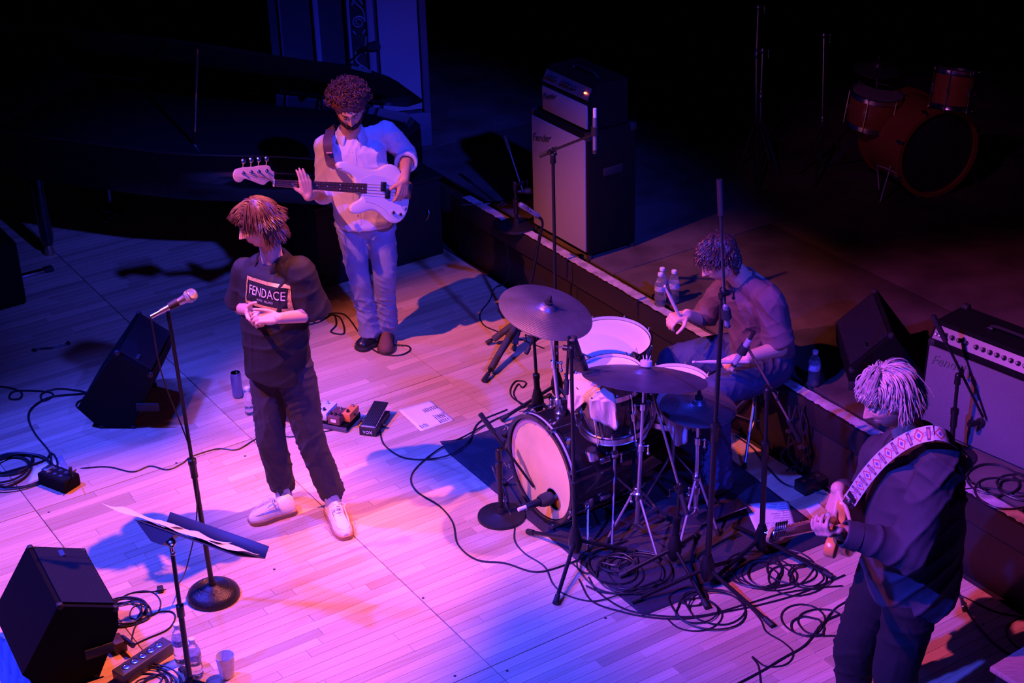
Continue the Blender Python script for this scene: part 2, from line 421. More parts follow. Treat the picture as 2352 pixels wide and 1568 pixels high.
# scroll relief: paired S curves and leaves
SCR = mat('scroll_relief', (.16, .14, .22), .5)
for k in range(9):
    zc = 1.0+k*.34; mb = MB(); sg = 1 if k % 2 else -1; cx = (S(805)+S(842))/2
    pts = []
    for i in range(26):
        t = i/25; a = t*3.6*pi*sg; r = .045*(1-t*.75); pts.append(wp(cx+r*cos(a), .045, zc+.06+r*sin(a)))
    mb.tube(pts, [.009*(1-.5*i/25) for i in range(26)], 6)
    mb.tube(spline([wp(cx+.045, .045, zc+.06), wp(cx+.035*sg, .045, zc+.14), wp(cx-.03*sg, .045, zc+.22), wp(cx-.045*sg, .045, zc+.30)], 5), .008, 6)
    for q in (-1, 1):
        mb.ell(wp(cx+q*.026, .045, zc+.20), (.009, .006, .03), (wd*cos(.5*q)+ZZ*sin(.5*q), wn, ZZ*cos(.5*q)-wd*sin(.5*q)), 8)
        mb.ell(wp(cx+q*.032, .045, zc-.01), (.008, .006, .022), (wd*cos(-.6*q)+ZZ*sin(-.6*q), wn, ZZ*cos(.6*q)+wd*sin(.6*q)), 8)
    mb.build('scroll_relief', SCR, wall)
# far dark walls
tag(MB().box(V((3.0, 14.6, 3)), (14, .2, 6.4)).build('wall_back', mat('black_back_wall', (.006, .005, .007), .9)), kind='structure')
tag(MB().box(V((-6.0, 13.8, 3)), (9, .2, 6.4), V((cos(.25), sin(.25), 0)), V((-sin(.25), cos(.25), 0))).build('wall_far', mat('black_back_wall')), kind='structure')
wing = tag(MB().box(uv(-12.2, 0, .0)-ZZ*.03, (5.5, 9, .03), U2, V2).build('wing_floor', mat('dark_wing_floor', (.05, .035, .03), .6)), kind='structure')  # floor slab of the dark side wing
wing.location.z = -.02

# ================================================================ gear: monitors, amplifiers
GRL = mat('perforated_black_grille', (.03, .028, .033), .45, metal=.3, bump=.0)
def grille_mat():
    m = mat('wedge_grille', (.010, .010, .013), .45, metal=.3); nt = m.node_tree; b = nt.nodes['Principled BSDF']
    w = nt.nodes.new('ShaderNodeTexWave'); w.inputs['Scale'].default_value = 26; w.inputs['Distortion'].default_value = 0
    tc = nt.nodes.new('ShaderNodeTexCoord'); nt.links.new(tc.outputs['UV'], w.inputs[0])
    bp = nt.nodes.new('ShaderNodeBump'); bp.inputs['Strength'].default_value = .7; bp.inputs['Distance'].default_value = .004
    nt.links.new(w.outputs['Fac'], bp.inputs['Height']); nt.links.new(bp.outputs[0], b.inputs['Normal']); return m
WG = grille_mat()
def quad_grille(name, m, parent, c, th=.006, rows=0, rm=None):
    "grille panel from four corners with folded slats"
    a, b, d, e = [V(q) for q in c]; n = (b-a).cross(e-a).normalized()
    mb = MB(); mb.add([q for q in (a, b, d, e)]+[q+n*th for q in (a, b, d, e)], [(3, 2, 1, 0), (4, 5, 6, 7), (0, 1, 5, 4), (1, 2, 6, 5), (2, 3, 7, 6), (3, 0, 4, 7)])
    g = mb.build(name, m, parent, smooth=False)
    if rows:
        mb = MB()
        for i in range(rows):
            t = (i+.5)/rows; p = a.lerp(e, t)+n*(th+.0005); q = b.lerp(d, t)+n*(th+.0005); mb.tube([p, q], .0022, 4)
        tag(mb.build('slats', rm or m, g, smooth=False), kind='stuff')
    return g
def wedge(label, ridge_far, near, L, side, z0=0., sc=1., rows=44, cross=None, badge=.9):
    d = at(near[0], near[1], ridge_far.z)-ridge_far; d.z = 0; d.normalize(); n = V((-d.y, d.x, 0))*side
    h = ridge_far.z-z0; t = thing('wedge_monitor', label, 'speaker', V((ridge_far.x, ridge_far.y, z0))+d*L/2)
    cs = cross or [(0, h), (.25, h-.10), (.24, h-.20), (.12, 0.0), (-.10, 0.0), (-.20, .14)]
    def pt(q, s): return V((ridge_far.x, ridge_far.y, z0)) + d*s + n*q[0] + ZZ*q[1]
    MB().loft([[pt(q, 0) for q in cs], [pt(q, L) for q in cs]]).build('cabinet', TOL, t, smooth=False)
    e = .025; a = V(pt(cs[0], e)).lerp(pt(cs[1], e), .08); b = V(pt(cs[0], L-e)).lerp(pt(cs[1], L-e), .08)
    c2 = V(pt(cs[0], L-e)).lerp(pt(cs[1], L-e), .95); d2 = V(pt(cs[0], e)).lerp(pt(cs[1], e), .95)
    up = (pt((0, 1), 0)-pt((0, 0), 0))
    nn = (b-a).cross(d2-a)
    quad = [a, b, c2, d2] if nn.z > 0 else [b, a, d2, c2]
    quad_grille('grille', WG, t, quad, .008, rows, mat('grille_slat', (.045, .042, .05), .4, metal=.4))
    e_ = badge; q = a.lerp(d2, .5)*(1-e_)+b.lerp(c2, .5)*e_
    nz = (quad[1]-quad[0]).cross(quad[3]-quad[0]).normalized()
    MB().box(q+nz*.012, (.05, .022, .004), d, n).build('badge', STL, t)
    mb = MB()
    for s in (0, L):
        for k in (0, 1, 3, 4): mb.box(pt(cs[k], s)+d*(.012 if s == 0 else -.012)-n*(.01 if cs[k][0] > .1 else -.01)-ZZ*(.008 if cs[k][1] > .1 else -.008), (.03, .03, .03), d, n, bev=.01)
    mb.split('corner', RUB, t)
    MB().box(pt((.14*sc, .14), L)+d*.003, (.13, .012, .05), n, d, bev=.004).build('handle', RUB, t)
    return t
wedge('black wedge monitor at lower left corner, grille tilted toward the singer', at(62, 1254, .43), (137, 1400), .53, 1, badge=.1)
wedge('black wedge monitor behind the singer\'s microphone stand, on the blue lit floor', at(316, 716, .48), (262, 812), .50, 1, cross=[(0, .48), (.185, .345), (.165, .25), (.03, 0.), (-.15, 0.), (-.26, .13)])
wedge('black wedge monitor on the riser between water bottle and guitar amplifier', at(2013, 664, RH+.42), (2053, 770), .52, -1, RH, cross=[(0, .42), (.20, .23), (.19, .12), (.08, 0.), (-.10, 0.), (-.20, .15)])
# dark road case at the left edge
t = thing('speaker_cabinet', 'dark speaker cabinet cut off by the left edge of the photo', 'speaker', at(-30, 705))
MB().box(at(-30, 690)+ZZ*.22, (.42, .4, .44), U2, V2, bev=.02).build('cabinet', TOL, t)
MB().box(at(-30, 690)+ZZ*.22-V2*.2, (.36, .012, .38), U2, V2).build('grille', GRL, t)
MB().tube([at(-25, 690)+ZZ*.445+V2*-.05, at(-20, 690)+ZZ*.47, at(-5, 690)+ZZ*.47, at(0, 690)+ZZ*.445], .008).build('handle', RUB, t)

# --- bass amplifier stack
SILV = mat('silver_grille_cloth', (.26, .24, .27), .75, var=.10, vscale=240, bump=.25, bscale=500)
PANEL = mat('brushed_control_panel', (.30, .28, .32), .35, metal=.7)
KNB = mat('black_knob', (.02, .02, .022), .3)
def knob(mb, caps_, p, n, r=.011, h=.016):
    mb.lathe([(r*1.25, 0), (r*1.25, h*.25), (r, h*.3), (r*.85, h), (.0005, h)], p, n, 12)
    caps_.lathe([(r*.55, h), (r*.5, h+.0015), (.0005, h+.0015)], p, n, 10)
ca = thing('bass_cabinet', 'tall bass speaker cabinet with pale grille cloth, standing on the riser', 'amplifier', uv(-7.85, 5.57, RH))
zt = J(1354, 303, 9.33).z; ch = zt-RH; u0, u1, v0, v1 = -8.16, -7.555, 5.40, 5.75
MB().box(uv((u0+u1)/2, (v0+v1)/2, RH+.03+(ch-.03)/2), (u1-u0, v1-v0, ch-.03), U2, V2, bev=.015).build('cabinet', TOL, ca)
g = MB().box(uv((u0+u1)/2, v0-.002, RH+.03+(ch-.05)/2), (u1-u0-.05, .012, ch-.09), U2, V2, bev=.003).build('grille_cloth', SILV, ca)
MB().text('Fender', uv(u0+.035, v0-.010, zt-.20), U2*1+ZZ*.25, ZZ, .05, .002, shear=.3, align='LEFT').build('logo', STL, g, smooth=False)
mb = MB()
for uu in (u0+.02, u1-.02):
    for vv in (v0+.02, v1-.02):
        mb.box(uv(uu, vv, zt-.02), (.05, .05, .05), U2, V2, bev=.012); mb.lathe([(.02, 0), (.018, .03)], uv(uu, vv, RH), n=10)
mb.split('corner_protector', RUB, ca)
MB().box(uv(u1+.004, (v0+v1)/2, RH+ch*.68), (.012, .14, .05), U2, V2, bev=.004).build('side_handle', RUB, ca)
ha = thing('bass_amplifier_head', 'bass amplifier head with pale grille and red pilot lamp on the tall cabinet', 'amplifier', uv(-7.8, 5.55, zt))
hu0, hu1, hv0, hv1 = -8.06, -7.575, 5.42, 5.70; hh = .27
cs = [(hv0+.01, 0), (hv0+.0, .17), (hv0+.05, hh), (hv1, hh), (hv1, 0)]
MB().loft([[uv(u, v, zt+.012+z) for v, z in cs] for u in (hu0, hu1)]).build('cabinet', TOL, ha, smooth=False)
MB().box(uv((hu0+hu1)/2, hv0-.0, zt+.092), (hu1-hu0-.03, .012, .145), U2, V2, bev=.003).build('grille_cloth', SILV, ha)
MB().text('Fender', uv(hu0+.03, hv0-.01, zt+.09), U2+ZZ*.25, ZZ, .035, .002, shear=.3, align='LEFT').build('logo', STL, ha, smooth=False)
sl = (uv(0, hv0+.05, hh)-uv(0, hv0, .17)).normalized(); pn = U2.cross(sl)
pc = uv((hu0+hu1)/2, hv0+.02, zt+.012+.215)+pn*.004
cp = MB().box(pc, (hu1-hu0-.03, .075, .006), U2, sl).build('control_panel', PANEL, ha)
kb, kc = MB(), MB()
for s in (-.18, -.155, -.13, -.105, -.03, -.005, .02, .045, .09): knob(kb, kc, pc+U2*s+pn*.003, pn, .010, .018)
kb.split('knob', KNB, cp); kc.split('knob_cap', STL, cp)
MB().ell(pc+U2*.195+pn*.008, (.009, .009, .006)).build('pilot_lamp', mat('red_pilot_lamp', (1, .1, .05), .3, emit=(1, .12, .05), estr=9), ha)
mb = MB(); mb.tube(spline([uv(-7.93, 5.56, zt+hh+.012), uv(-7.9, 5.56, zt+hh+.032), uv(-7.72, 5.56, zt+hh+.032), uv(-7.69, 5.56, zt+hh+.012)], 4), .007); mb.build('strap_handle', RUB, ha)
mb = MB()
for s in (-7.93, -7.69): mb.box(uv(s, 5.56, zt+hh+.018), (.04, .022, .012), U2, V2, bev=.003)
for q in (hu0+.03, hu1-.03):
    for w_ in (hv0+.04, hv1-.03): mb.lathe([(.012, 0), (.012, .014)], uv(q, w_, zt), n=8)
mb.split('handle_end', STL, ha)

# --- guitar combo on the riser at right
co = thing('guitar_amplifier', 'guitar combo amplifier with pale grille and knob row, right edge of riser', 'amplifier', uv(-4.6, 5.75, RH))
b0 = at(2106, 978, RH); b1 = at(2340, 1080, RH); xd = (b1-b0).normalized(); wdt = .70; yd = ZZ.cross(xd)
tz = J(2119, 745, b0.y+.05).z-RH
tilt = .06
def cpnt(s, d, z): return b0 + xd*s + yd*(d+z*tilt) + ZZ*z
dep = .27; H1 = tz-.075; H2 = tz+.0
cs = [(0, .02), (0, H1), (.055, H2+.02), (dep, H2+.02), (dep, .02)]
MB().loft([[cpnt(s, d, z) for d, z in cs] for s in (0, wdt)]).build('cabinet', TOL, co, smooth=False)
g = MB(); zn = (cpnt(0, 0, 1)-cpnt(0, 0, 0)).normalized(); fn = xd.cross(zn)
g.box((cpnt(wdt/2, 0, .02+(H1-.03)/2))+fn*.002, (wdt-.03, H1-.035, .014), xd, zn, bev=.003)
g = g.build('grille_cloth', mat('shaded_grille_cloth', (.15, .13, .16), .8, var=.15, vscale=240, bump=.3, bscale=400), co)  # silver cloth with the dimmer light at right put into its colour
MB().text('Fender', cpnt(.035, 0, H1-.10)+fn*.012, xd+zn*.12, zn, .05, .002, shear=.3, align='LEFT').build('logo', STL, g, smooth=False)
s1 = (cpnt(0, .055, H2+.02)-cpnt(0, 0, H1)).normalized(); pn = xd.cross(s1); pc = (cpnt(wdt/2, 0, H1)+cpnt(wdt/2, .055, H2+.02))/2+pn*.004
cp = MB().box(pc, (wdt-.03, .07, .006), xd, s1).build('control_panel', PANEL, co)
kb, kc = MB(), MB()
for i in range(14): knob(kb, kc, pc+xd*(-.27+i*.038+(.02 if i > 3 else 0))+pn*.003, pn, .010, .02)
kb.split('knob', KNB, cp); kc.split('knob_cap', CHR, cp)
mb = MB(); jj = pc+xd*-.32
for i in range(2):
    for k in (-1, 1): mb.torus(jj+xd*(i*.022)+s1*(k*.012)+pn*.003, .006, .002, pn, 10, 5)
mb.split('input_jack', STL, cp)
hp = [cpnt(.24, .14, H2+.022), cpnt(.26, .14, H2+.045), cpnt(.44, .14, H2+.045), cpnt(.46, .14, H2+.022)]
MB().tube(spline(hp, 4), .008).build('strap_handle', RUB, co)
mb = MB()
for s in (.24, .46): mb.box(cpnt(s, .14, H2+.03), (.035, .02, .012), xd, yd, bev=.003)
mb.split('handle_end', CHR, co)
mb = MB()
for s in (.02, wdt-.02):
    for q in (cs[1], cs[3], cs[4]): mb.box(cpnt(s, q[0]+(-.01 if q[0] > .1 else .012), q[1]), (.04, .04, .04), xd, yd, bev=.01)
    mb.lathe([(.015, 0), (.015, .03)], cpnt(s, .05, 0)-ZZ*.0, n=8); mb.lathe([(.015, 0), (.015, .03)], cpnt(s, .22, 0), n=8)
mb.split('corner_protector', RUB, co)

# ================================================================ stands and microphones
def wing(mb, p, d, r=.004, l=.03): mb.tube([p, p+d*l, p+d*l+V((0, 0, -l*1.2))], r, 6); mb.ell(p+d*l-ZZ*l*1.2, (r*1.9,)*3, n=8); mb.ell(p+d*l, (r*1.7,)*3, n=8)
def mic_stand(label, base, top, feet=None, disc=None, boom=None, m=BLK, hub=.13, r=.0125, group=None, dome=False, clutch=.55, pm=None, tip=None, collar=.028):
    "upright stand: base point on its floor, top of the upright, tripod feet or round base, boom end points"
    base = V(base); top = V(top); t = thing('microphone_stand', label, 'microphone stand', base, 0, group)
    ax = (top-base).normalized(); L = (top-base).length
    if disc:
        if dome: prof = [(disc, 0), (disc*1.0, .012), (disc*.95, .028), (disc*.80, .044), (disc*.62, .054)]+sum([[(disc*(.60-.09*i), .056+.002*i), (disc*(.57-.09*i), .053+.002*i), (disc*(.53-.09*i), .057+.002*i)] for i in range(4)], [])+[(.018, .066), (.016, .09)]
        else: prof = [(disc, 0), (disc, .010), (disc*.985, .015), (disc*.3, .022), (.022, .026), (.018, .05), (.015, .06)]
        MB().lathe(prof, base, n=48).build('round_base', mat('cast_iron_base', (.03, .027, .03), .33, metal=.4, bump=.25, bscale=160), t)
        pb = base+ax*.05
    else:
        hb = base+ax*hub; pb = hb-ax*.05
        MB().lathe([(.016, -.08), (collar, -.06), (collar*1.25, -.03), (collar*1.2, .01), (collar*.8, .05), (.018, .065)], hb, ax, 14).build('hub', m, t)
        for f in feet:
            f = V(f); d = (f-hb); d.z = 0; d.normalize(); a = hb+d*collar*.7-ZZ*.015
            f2 = f+ZZ*.019
            lg = MB().tube([a, a.lerp(f2, .5), f2], .010, 8).build('leg', m if pm is None else pm, t)
            MB().cyl(a.lerp(f2, .90), f2+(f2-a).normalized()*.012, .0135, .015, 10).build('rubber_foot', RUB, lg)
    mid = base.lerp(top, clutch)
    MB().cyl(pb, mid, r, r, 12).build('lower_tube', pm or m, t)
    MB().cyl(mid, top, r*.72, r*.72, 12).build('upper_tube', pm or m, t)
    MB().lathe([(r*.9, -.05), (r*1.35, -.045), (r*1.35, .02), (r*1.6, .025), (r*1.6, .05), (r*.8, .055)], mid, ax, 12).build('clutch', m, t)
    if boom:
        a, b = V(boom[0]), V(boom[1]); x = (b-a).normalized()
        # nearest point on boom to top
        q = a+x*(top-a).dot(x)
        k = MB(); k.cyl(top-ax*.03, top+ax*.012, .016, .014, 12); k.ell(top+ax*.012, (.016,)*3, n=10); k.cyl(top+ax*.01, q, .010, .010, 8); sd = ax.cross(x)
        if sd.length < .1: sd = V((1, 0, 0))
        sd.normalize(); k.cyl(q-sd*.025, q+sd*.025, .013, .013, 10); wing(k, q+sd*.025, sd)
        k.build('boom_clamp', m, t)
        bo = MB().tube([a, b], .0068, 8).build('boom_arm', tip or m, t)
        MB().cyl(a, a.lerp(b, min(.25, .16/(b-a).length)), .013, .013, 10).build('counterweight', RUB, bo)
    return t
MICB = mat('black_microphone_body', (.02, .02, .024), .35, metal=.5); MICG = mat('mic_grille_mesh', (.55, .52, .55), .35, metal=.8, bump=.8, bscale=900)
DGR = mat('dark_mic_grille', (.05, .05, .055), .4, metal=.7, bump=.6, bscale=800)
def mic(label, tail, head, kind='dyn', m=MICB, gm=DGR, ring=None, sc=1., group=None):
    tail, head = V(tail), V(head); x = (head-tail).normalized(); L = (head-tail).length
    t = thing('microphone', label, 'microphone', tail, 0, group)
    if kind == 'dyn':
        MB().lathe([(.010*sc, 0), (.011*sc, .01), (.012*sc, L*.35), (.018*sc, L-.052*sc), (.021*sc, L-.045*sc)], tail, x, 16).build('body', m, t)
        MB().lathe([(.021*sc, L-.046*sc), (.0255*sc, L-.040*sc), (.027*sc, L-.026*sc), (.0255*sc, L-.012*sc), (.019*sc, L-.002*sc), (.008*sc, L+.003*sc), (.0005, L+.004*sc)], tail, x, 20).build('grille', gm, t)
        MB().torus(tail+x*(L-.026*sc), .0265*sc, .0022*sc, x, 20, 6).build('band', STL, t)
    elif kind == 'pencil':
        MB().lathe([(.008, 0), (.0105*sc, .004), (.0105*sc, L-.004), (.009*sc, L), (.0005, L)], tail, x, 14).build('body', m, t)
        MB().lathe([(.0112*sc, L*.9), (.0112*sc, L-.003)], tail, x, 14).build('grille', gm, t)
    elif kind == 'tom':
        y = frame(x)[0]
        MB().box(tail.lerp(head, .3), (L*.6, .034*sc, .03*sc), x, y, bev=.008).build('body', m, t)
        MB().box(tail.lerp(head, .78), (L*.44, .046*sc, .036*sc), x, y, bev=.014).build('grille', gm, t)
    elif kind == 'kick':
        MB().lathe([(.012, 0), (.018, .015), (.020, L*.5), (.026, L-.08)], tail, x, 16).build('body', m, t)
        MB().lathe([(.026, L-.08), (.034, L-.06), (.036, L-.03), (.030, L-.006), (.012, L), (.0005, L)], tail, x, 18).build('grille', gm, t)
    if ring: MB().cyl(tail-x*.045, tail+x*.004, .0095, .0095, 12).build('cable_connector', ring, t)
    # clip with its swivel joins the microphone
    c = tail.lerp(head, .38); MB().cyl(c-x*.022, c+x*.022, .0165*sc, .0185*sc, 12).build('clip', RUB, t)
    return t
WTAPE = mat('white_tape', (.8, .78, .75), .6)

# 1 singer's stand
b1_ = at(491, 1368); tp = J(386, 716, b1_.y)
mic_stand('tall microphone stand with domed round base in front of the singer', b1_, tp, disc=.126, dome=True, clutch=.47)
mt, mh = J(368, 716, b1_.y-.01), J(450, 672, b1_.y+.03)
vm = mic('silver vocal microphone in the clip of the round based stand', mt, mh, 'dyn', mat('rose_silver_body', (.42, .36, .38), .3, metal=.8), MICG, STL, 1.08)
# 2 kick microphone
kb_ = at(1152, 1187); ktop = J(1145, 1040, kb_.y)
mic_stand('short stand with flat round base and boom before the bass drum', kb_, ktop, disc=.122, boom=(J(1103, 950, kb_.y+.06), J(1226, 1118, kb_.y+.02)), clutch=.72)
# 4 near tripod with tom microphone
p4 = at(1322, 1287)
mic_stand('black tripod stand rising in front of the bass drum, rack tom microphone on top', p4, J(1312, 806, p4.y), [at(1216, 1228), at(1277, 1388), at(1452, 1271)], boom=(J(1300, 905, p4.y), J(1307, 772, p4.y+.05)), clutch=.35)
mic('black flat sided microphone hanging over the rack tom', J(1312, 775, p4.y+.05), J(1338, 850, p4.y+.18), 'tom', sc=1.25, m=mat('matt_black_mic', (.015, .013, .016), .5))
# 5 leftmost tripod at the riser
p5 = at(1192, 790)
t5 = mic_stand('tripod stand with thick splayed legs left of the crash cymbal', p5, J(1243, 528, p5.y+.05), [at(1113, 878), at(1122, 792), at(1181, 806)], hub=.17, clutch=.45, collar=.03, r=.014)
MB().tube(spline([J(1243, 528, p5.y+.05), J(1246, 515, p5.y+.05), J(1243, 503, p5.y+.04), J(1232, 497, p5.y+.02)], 5), .009).build('gooseneck', BLK, t5)
for f in (at(1113, 878), at(1122, 792), at(1181, 806)):
    hb = p5+ZZ*.16; f = f+ZZ*.012; MB().cyl(hb.lerp(f, .12), hb.lerp(f, .82), .019, .021, 12).build('foam_sleeve', mat('grey_foam_sleeve', (.06, .055, .065), .7), t5)
MB().lathe([(.02, -.03), (.032, -.02), (.034, .0), (.022, .03)], p5+ZZ*.18, (0, 0, 1), 10).build('collar', mat('yellow_lit_collar', (.35, .25, .18), .5), t5)  # yellow light on the hub casting is put into this colour
mic('grey side address microphone leaning in the tripod left of the crash cymbal', J(1238, 496, p5.y+.02), J(1192, 468, p5.y-.02), 'tom', mat('grey_blue_mic', (.20, .22, .30), .4, metal=.3), mat('grey_mic_mesh', (.3, .3, .36), .4, metal=.7), sc=.9)
# 6 overhead stand behind the crash
p6 = at(1280, 925)
mic_stand('tallest black stand with short boom overhead, before the bass cabinet', p6, J(1270, 362, p6.y), [at(1155, 968), at(1330, 880), at(1345, 980)], boom=(J(1240, 357, p6.y+.05), J(1364, 308, p6.y-.10)), clutch=.42)
mic('white taped pencil condenser hanging before the bass cabinet', J(1366, 268, p6.y-.10), J(1366, 352, p6.y-.10), 'pencil', mat('silver_blue_mic', (.35, .35, .42), .35, metal=.7), ring=WTAPE, sc=1.1)
# 7 low stand beside the kick
p7 = at(1238, 962)
mic_stand('low black stand left of the floor tom with angled clamp', p7, J(1226, 772, p7.y), [at(1160, 1005), at(1262, 915), at(1300, 985)], boom=(J(1208, 812, p7.y-.06), J(1238, 752, p7.y+.05)), clutch=.45)
mic('small dark dynamic microphone on the low stand by the floor tom', J(1224, 770, p7.y+.03), J(1243, 745, p7.y+.10), 'dyn')
# 11 big near boom stand
p11 = at(1622, 1352)
s11 = mic_stand('heavy boom stand nearest the guitarist with nearly upright boom', p11, J(1660, 672, p11.y), [at(1456, 1386), at(1770, 1440), at(1700, 1290)], boom=(J(1652, 412, p11.y+.04), J(1666, 735, p11.y-.03)), clutch=.55, r=.0145, tip=STL)
mic('pencil condenser pointing down from the nearly upright boom', J(1666, 700, p11.y-.03), J(1671, 752, p11.y-.03), 'pencil', mat('silver_blue_mic'), sc=1.25)
# 12 snare mic stand
p12 = at(1545, 1306)
mic_stand('black tripod stand with leaning boom between ride and hi-hat stands', p12, J(1562, 1118, p12.y), [at(1428, 1327), at(1622, 1398), at(1598, 1236)], boom=(J(1578, 1182, p12.y-.05), J(1500, 905, p12.y+.22)), clutch=.55, tip=STL)
mic('short black dynamic microphone aimed at the snare head', J(1512, 896, p12.y+.20), J(1494, 914, p12.y+.28), 'dyn', sc=.9)
# 13 hi-hat mic stand
p13 = at(1748, 1282)
mic_stand('tripod boom stand beside the setlist, long boom slanting to the riser', p13, J(1762, 902, p13.y), [at(1905, 1328), at(1640, 1337), at(1688, 1215)], boom=(J(1838, 1012, p13.y+.12), J(1716, 795, p13.y-.05)), clutch=.66, r=.0135, tip=STL)
mic('pale pencil microphone clamped on the slanting boom before the drummer', J(1722, 778, p13.y-.05), J(1684, 840, p13.y-.02), 'pencil', mat('pale_mic_body', (.5, .45, .5), .4, metal=.4), ring=RUB, sc=1.3)
# 14 guitar amp mic
bb = at(2183, 1050, RH); pl = V((bb.x, bb.y, RH))
mic_stand('dark boom stand on the riser in front of the guitar amplifier', pl, J(2200, 868, pl.y), disc=.12, boom=(J(2143, 724, pl.y+.08), J(2258, 958, pl.y+.0)), clutch=.5)
mic('black dynamic microphone touching the guitar amplifier grille', J(2225, 975, pl.y), J(2306, 958, pl.y+.10), 'dyn', sc=1.3)
# 15 bass amp mic
p15 = at(1187, 521, RH)
mic_stand('small round based stand on the riser beside the bass cabinet', p15, J(1183, 425, p15.y), disc=.122, boom=(J(1159, 312, p15.y+.10), J(1201, 440, p15.y-.03)), clutch=.5)
mic('black dynamic microphone pointing at the bass cabinet grille', J(1188, 440, p15.y-.02), J(1249, 436, p15.y+.02), 'dyn', sc=1.15)

# ================================================================ drum kit
DBLK = mat('black_drum_lacquer', (.010, .009, .012), .18, coat=.6)
HEADW = mat('coated_white_drumhead', (.72, .70, .70), .65, bump=.05, bscale=200)
HEADK = mat('aged_cream_drumhead', (.80, .60, .24), .5, var=.12, vscale=5)
AXK = -V2
def tilt_axis(n): n = V(n).normalized(); x = V((1, 0, 0)) - n*n.x; x.normalize(); return n, x, n.cross(x)
def drum(label, c, n, R, dep, shell=DBLK, head=HEADW, lugs=8, name='tom_drum', group=None, legs=None, hoop=CHR, base=None, badge=True, bottom=True):
    c = V(c); n = V(n).normalized(); x, y, a = frame(n)
    t = thing(name, label, 'drum', base if base is not None else c-n*dep, 0, group)
    MB().lathe([(R*.985, -.006), (R, -.012), (R, -dep+.012), (R*.985, -dep+.006), (R*.96, -dep+.006), (R*.96, -.006)], c, n, 56, closed=True).build('shell', shell, t)
    MB().lathe([(R*.985, -.010), (R*.985, -.002), (R*.93, .0006), (.0005, .0006), (.0005, -.006), (R*.93, -.010)], c, n, 56, closed=False).build('batter_head', head, t)
    for z, nm, s in ((0, 'top_hoop', 1),)+(((-dep, 'bottom_hoop', -1),) if bottom else ()):
        MB().lathe([(R*1.005, z-.018*s), (R*1.035, z-.018*s), (R*1.035, z+.010*s), (R*1.055, z+.014*s), (R*1.01, z+.016*s), (R*1.0, z+.004*s)], c, n, 56, closed=True).build(nm, hoop, t)
    if bottom: MB().lathe([(R*.985, -dep+.008), (.0005, -dep-.001)], c, n, 40).build('resonant_head', head, t)
    for i in range(lugs):
        an = 2*pi*(i+.5)/lugs; d = x*cos(an)+y*sin(an); p = c+d*(R+.008)
        zc = -dep/2
        lg = MB(); lg.box(p+n*zc, (.016, .016, min(.05, dep*.3)), d, n.cross(d), bev=.004)
        lo = lg.build('lug', CHR, t)
        rd = MB(); rd.cyl(p+n*.008+d*.008, p+n*(-dep-.008 if bottom else -dep*.6)+d*.008, .0032, .0032, 6)
        rd.lathe([(.0055, 0), (.0055, .014), (.003, .017)], p+n*.004+d*.008, n, 8)
        if bottom: rd.lathe([(.0055, 0), (.0055, .014), (.003, .017)], p+n*(-dep-.004)+d*.008, -n, 8)
        rd.build('tension_rod', CHR, lo)
    return t
# bass drum
kc_ = at(1243, 1076, .295); KR = .272; KD = .40
kc_ = V((kc_.x, kc_.y, .295)); N = AXK
kd = thing('bass_drum', 'black bass drum with cream front head and round port hole', 'drum', V((kc_.x, kc_.y, 0))-N*KD/2)
bd_mat = mat('thin_black_rug', (.035, .03, .045), .95, bump=.6, bscale=400, var=.2, vscale=60)
MB().lathe([(KR, -.03), (KR, -KD+.03), (KR*.965, -KD+.03), (KR*.965, -.03)], kc_, N, 64, closed=True).build('shell', DBLK, kd)
x, y, a = frame(N); up = ZZ; sd = up.cross(N)
hole = kc_ + sd*.0; hx, hz = .105, -.125     # offset along the side and down
px_dir = sd if (sd.dot(CR) > 0) else -sd
hc = kc_+px_dir*hx+ZZ*hz
def head_with_hole(r0, hr, z):
    mb = MB(); n = 64; inner = []; outer = []
    for i in range(n):
        an = 2*pi*i/n; d = px_dir*cos(an)+ZZ*sin(an); inner.append(hc+d*hr+N*z)
        # ray from hole centre to the circle
        o = V((hx, hz)); dd = V((cos(an), sin(an))); b = o.dot(dd); cc = o.dot(o)-r0*r0; tt = -b+sqrt(b*b-cc)
        outer.append(kc_+px_dir*(hx+dd.x*tt)+ZZ*(hz+dd.y*tt)+N*z)
    mid = [i_.lerp(o_, .5) for i_, o_ in zip(inner, outer)]
    f = []
    for k in range(2):
        for i in range(n): j = (i+1) % n; f.append((k*n+i, k*n+j, (k+1)*n+j, (k+1)*n+i))
    mb.add(inner+mid+outer, f); return mb
hd = head_with_hole(KR*.97, .058, .0).build('front_head', HEADK, kd)
MB().torus(hc+N*.001, .059, .003, N, 40, 6).build('port_ring', mat('port_ring', (.3, .25, .2), .5), hd)
# worn tape ring along the edge of the front head
mb = MB(); r = random.Random(3); ii, oo = [], []
for i in range(121):
    an = radians(40+200*i/120); d = px_dir*cos(an)+ZZ*sin(an); w = .022*sin(pi*i/120)**.5+r.uniform(0, .006)+(.012 if i % 17 == 3 else 0)
    oo.append(kc_+d*(KR*.965)+N*.0015); ii.append(kc_+d*(KR*.965-w)+N*.0015)
for i in range(120): mb.add([oo[i], oo[i+1], ii[i+1], ii[i]], [(0, 1, 2, 3)])
mb.build('edge_stain', mat('mauve_edge_stain', (.42, .27, .27), .6), hd)
MB().lathe([(KR*.96, -KD+.02), (.0005, -KD+.018)], kc_, N, 48).build('batter_head', HEADW, kd)
MB().box(kc_-N*.2+ZZ*(-KR+.08), (.3, .32, .1), N, sd, bev=.03).build('muffling_pillow', mat('brown_pillow', (.35, .22, .12), .9), kd)
HOOPK = mat('black_wood_hoop', (.014, .012, .014), .25, coat=.4)
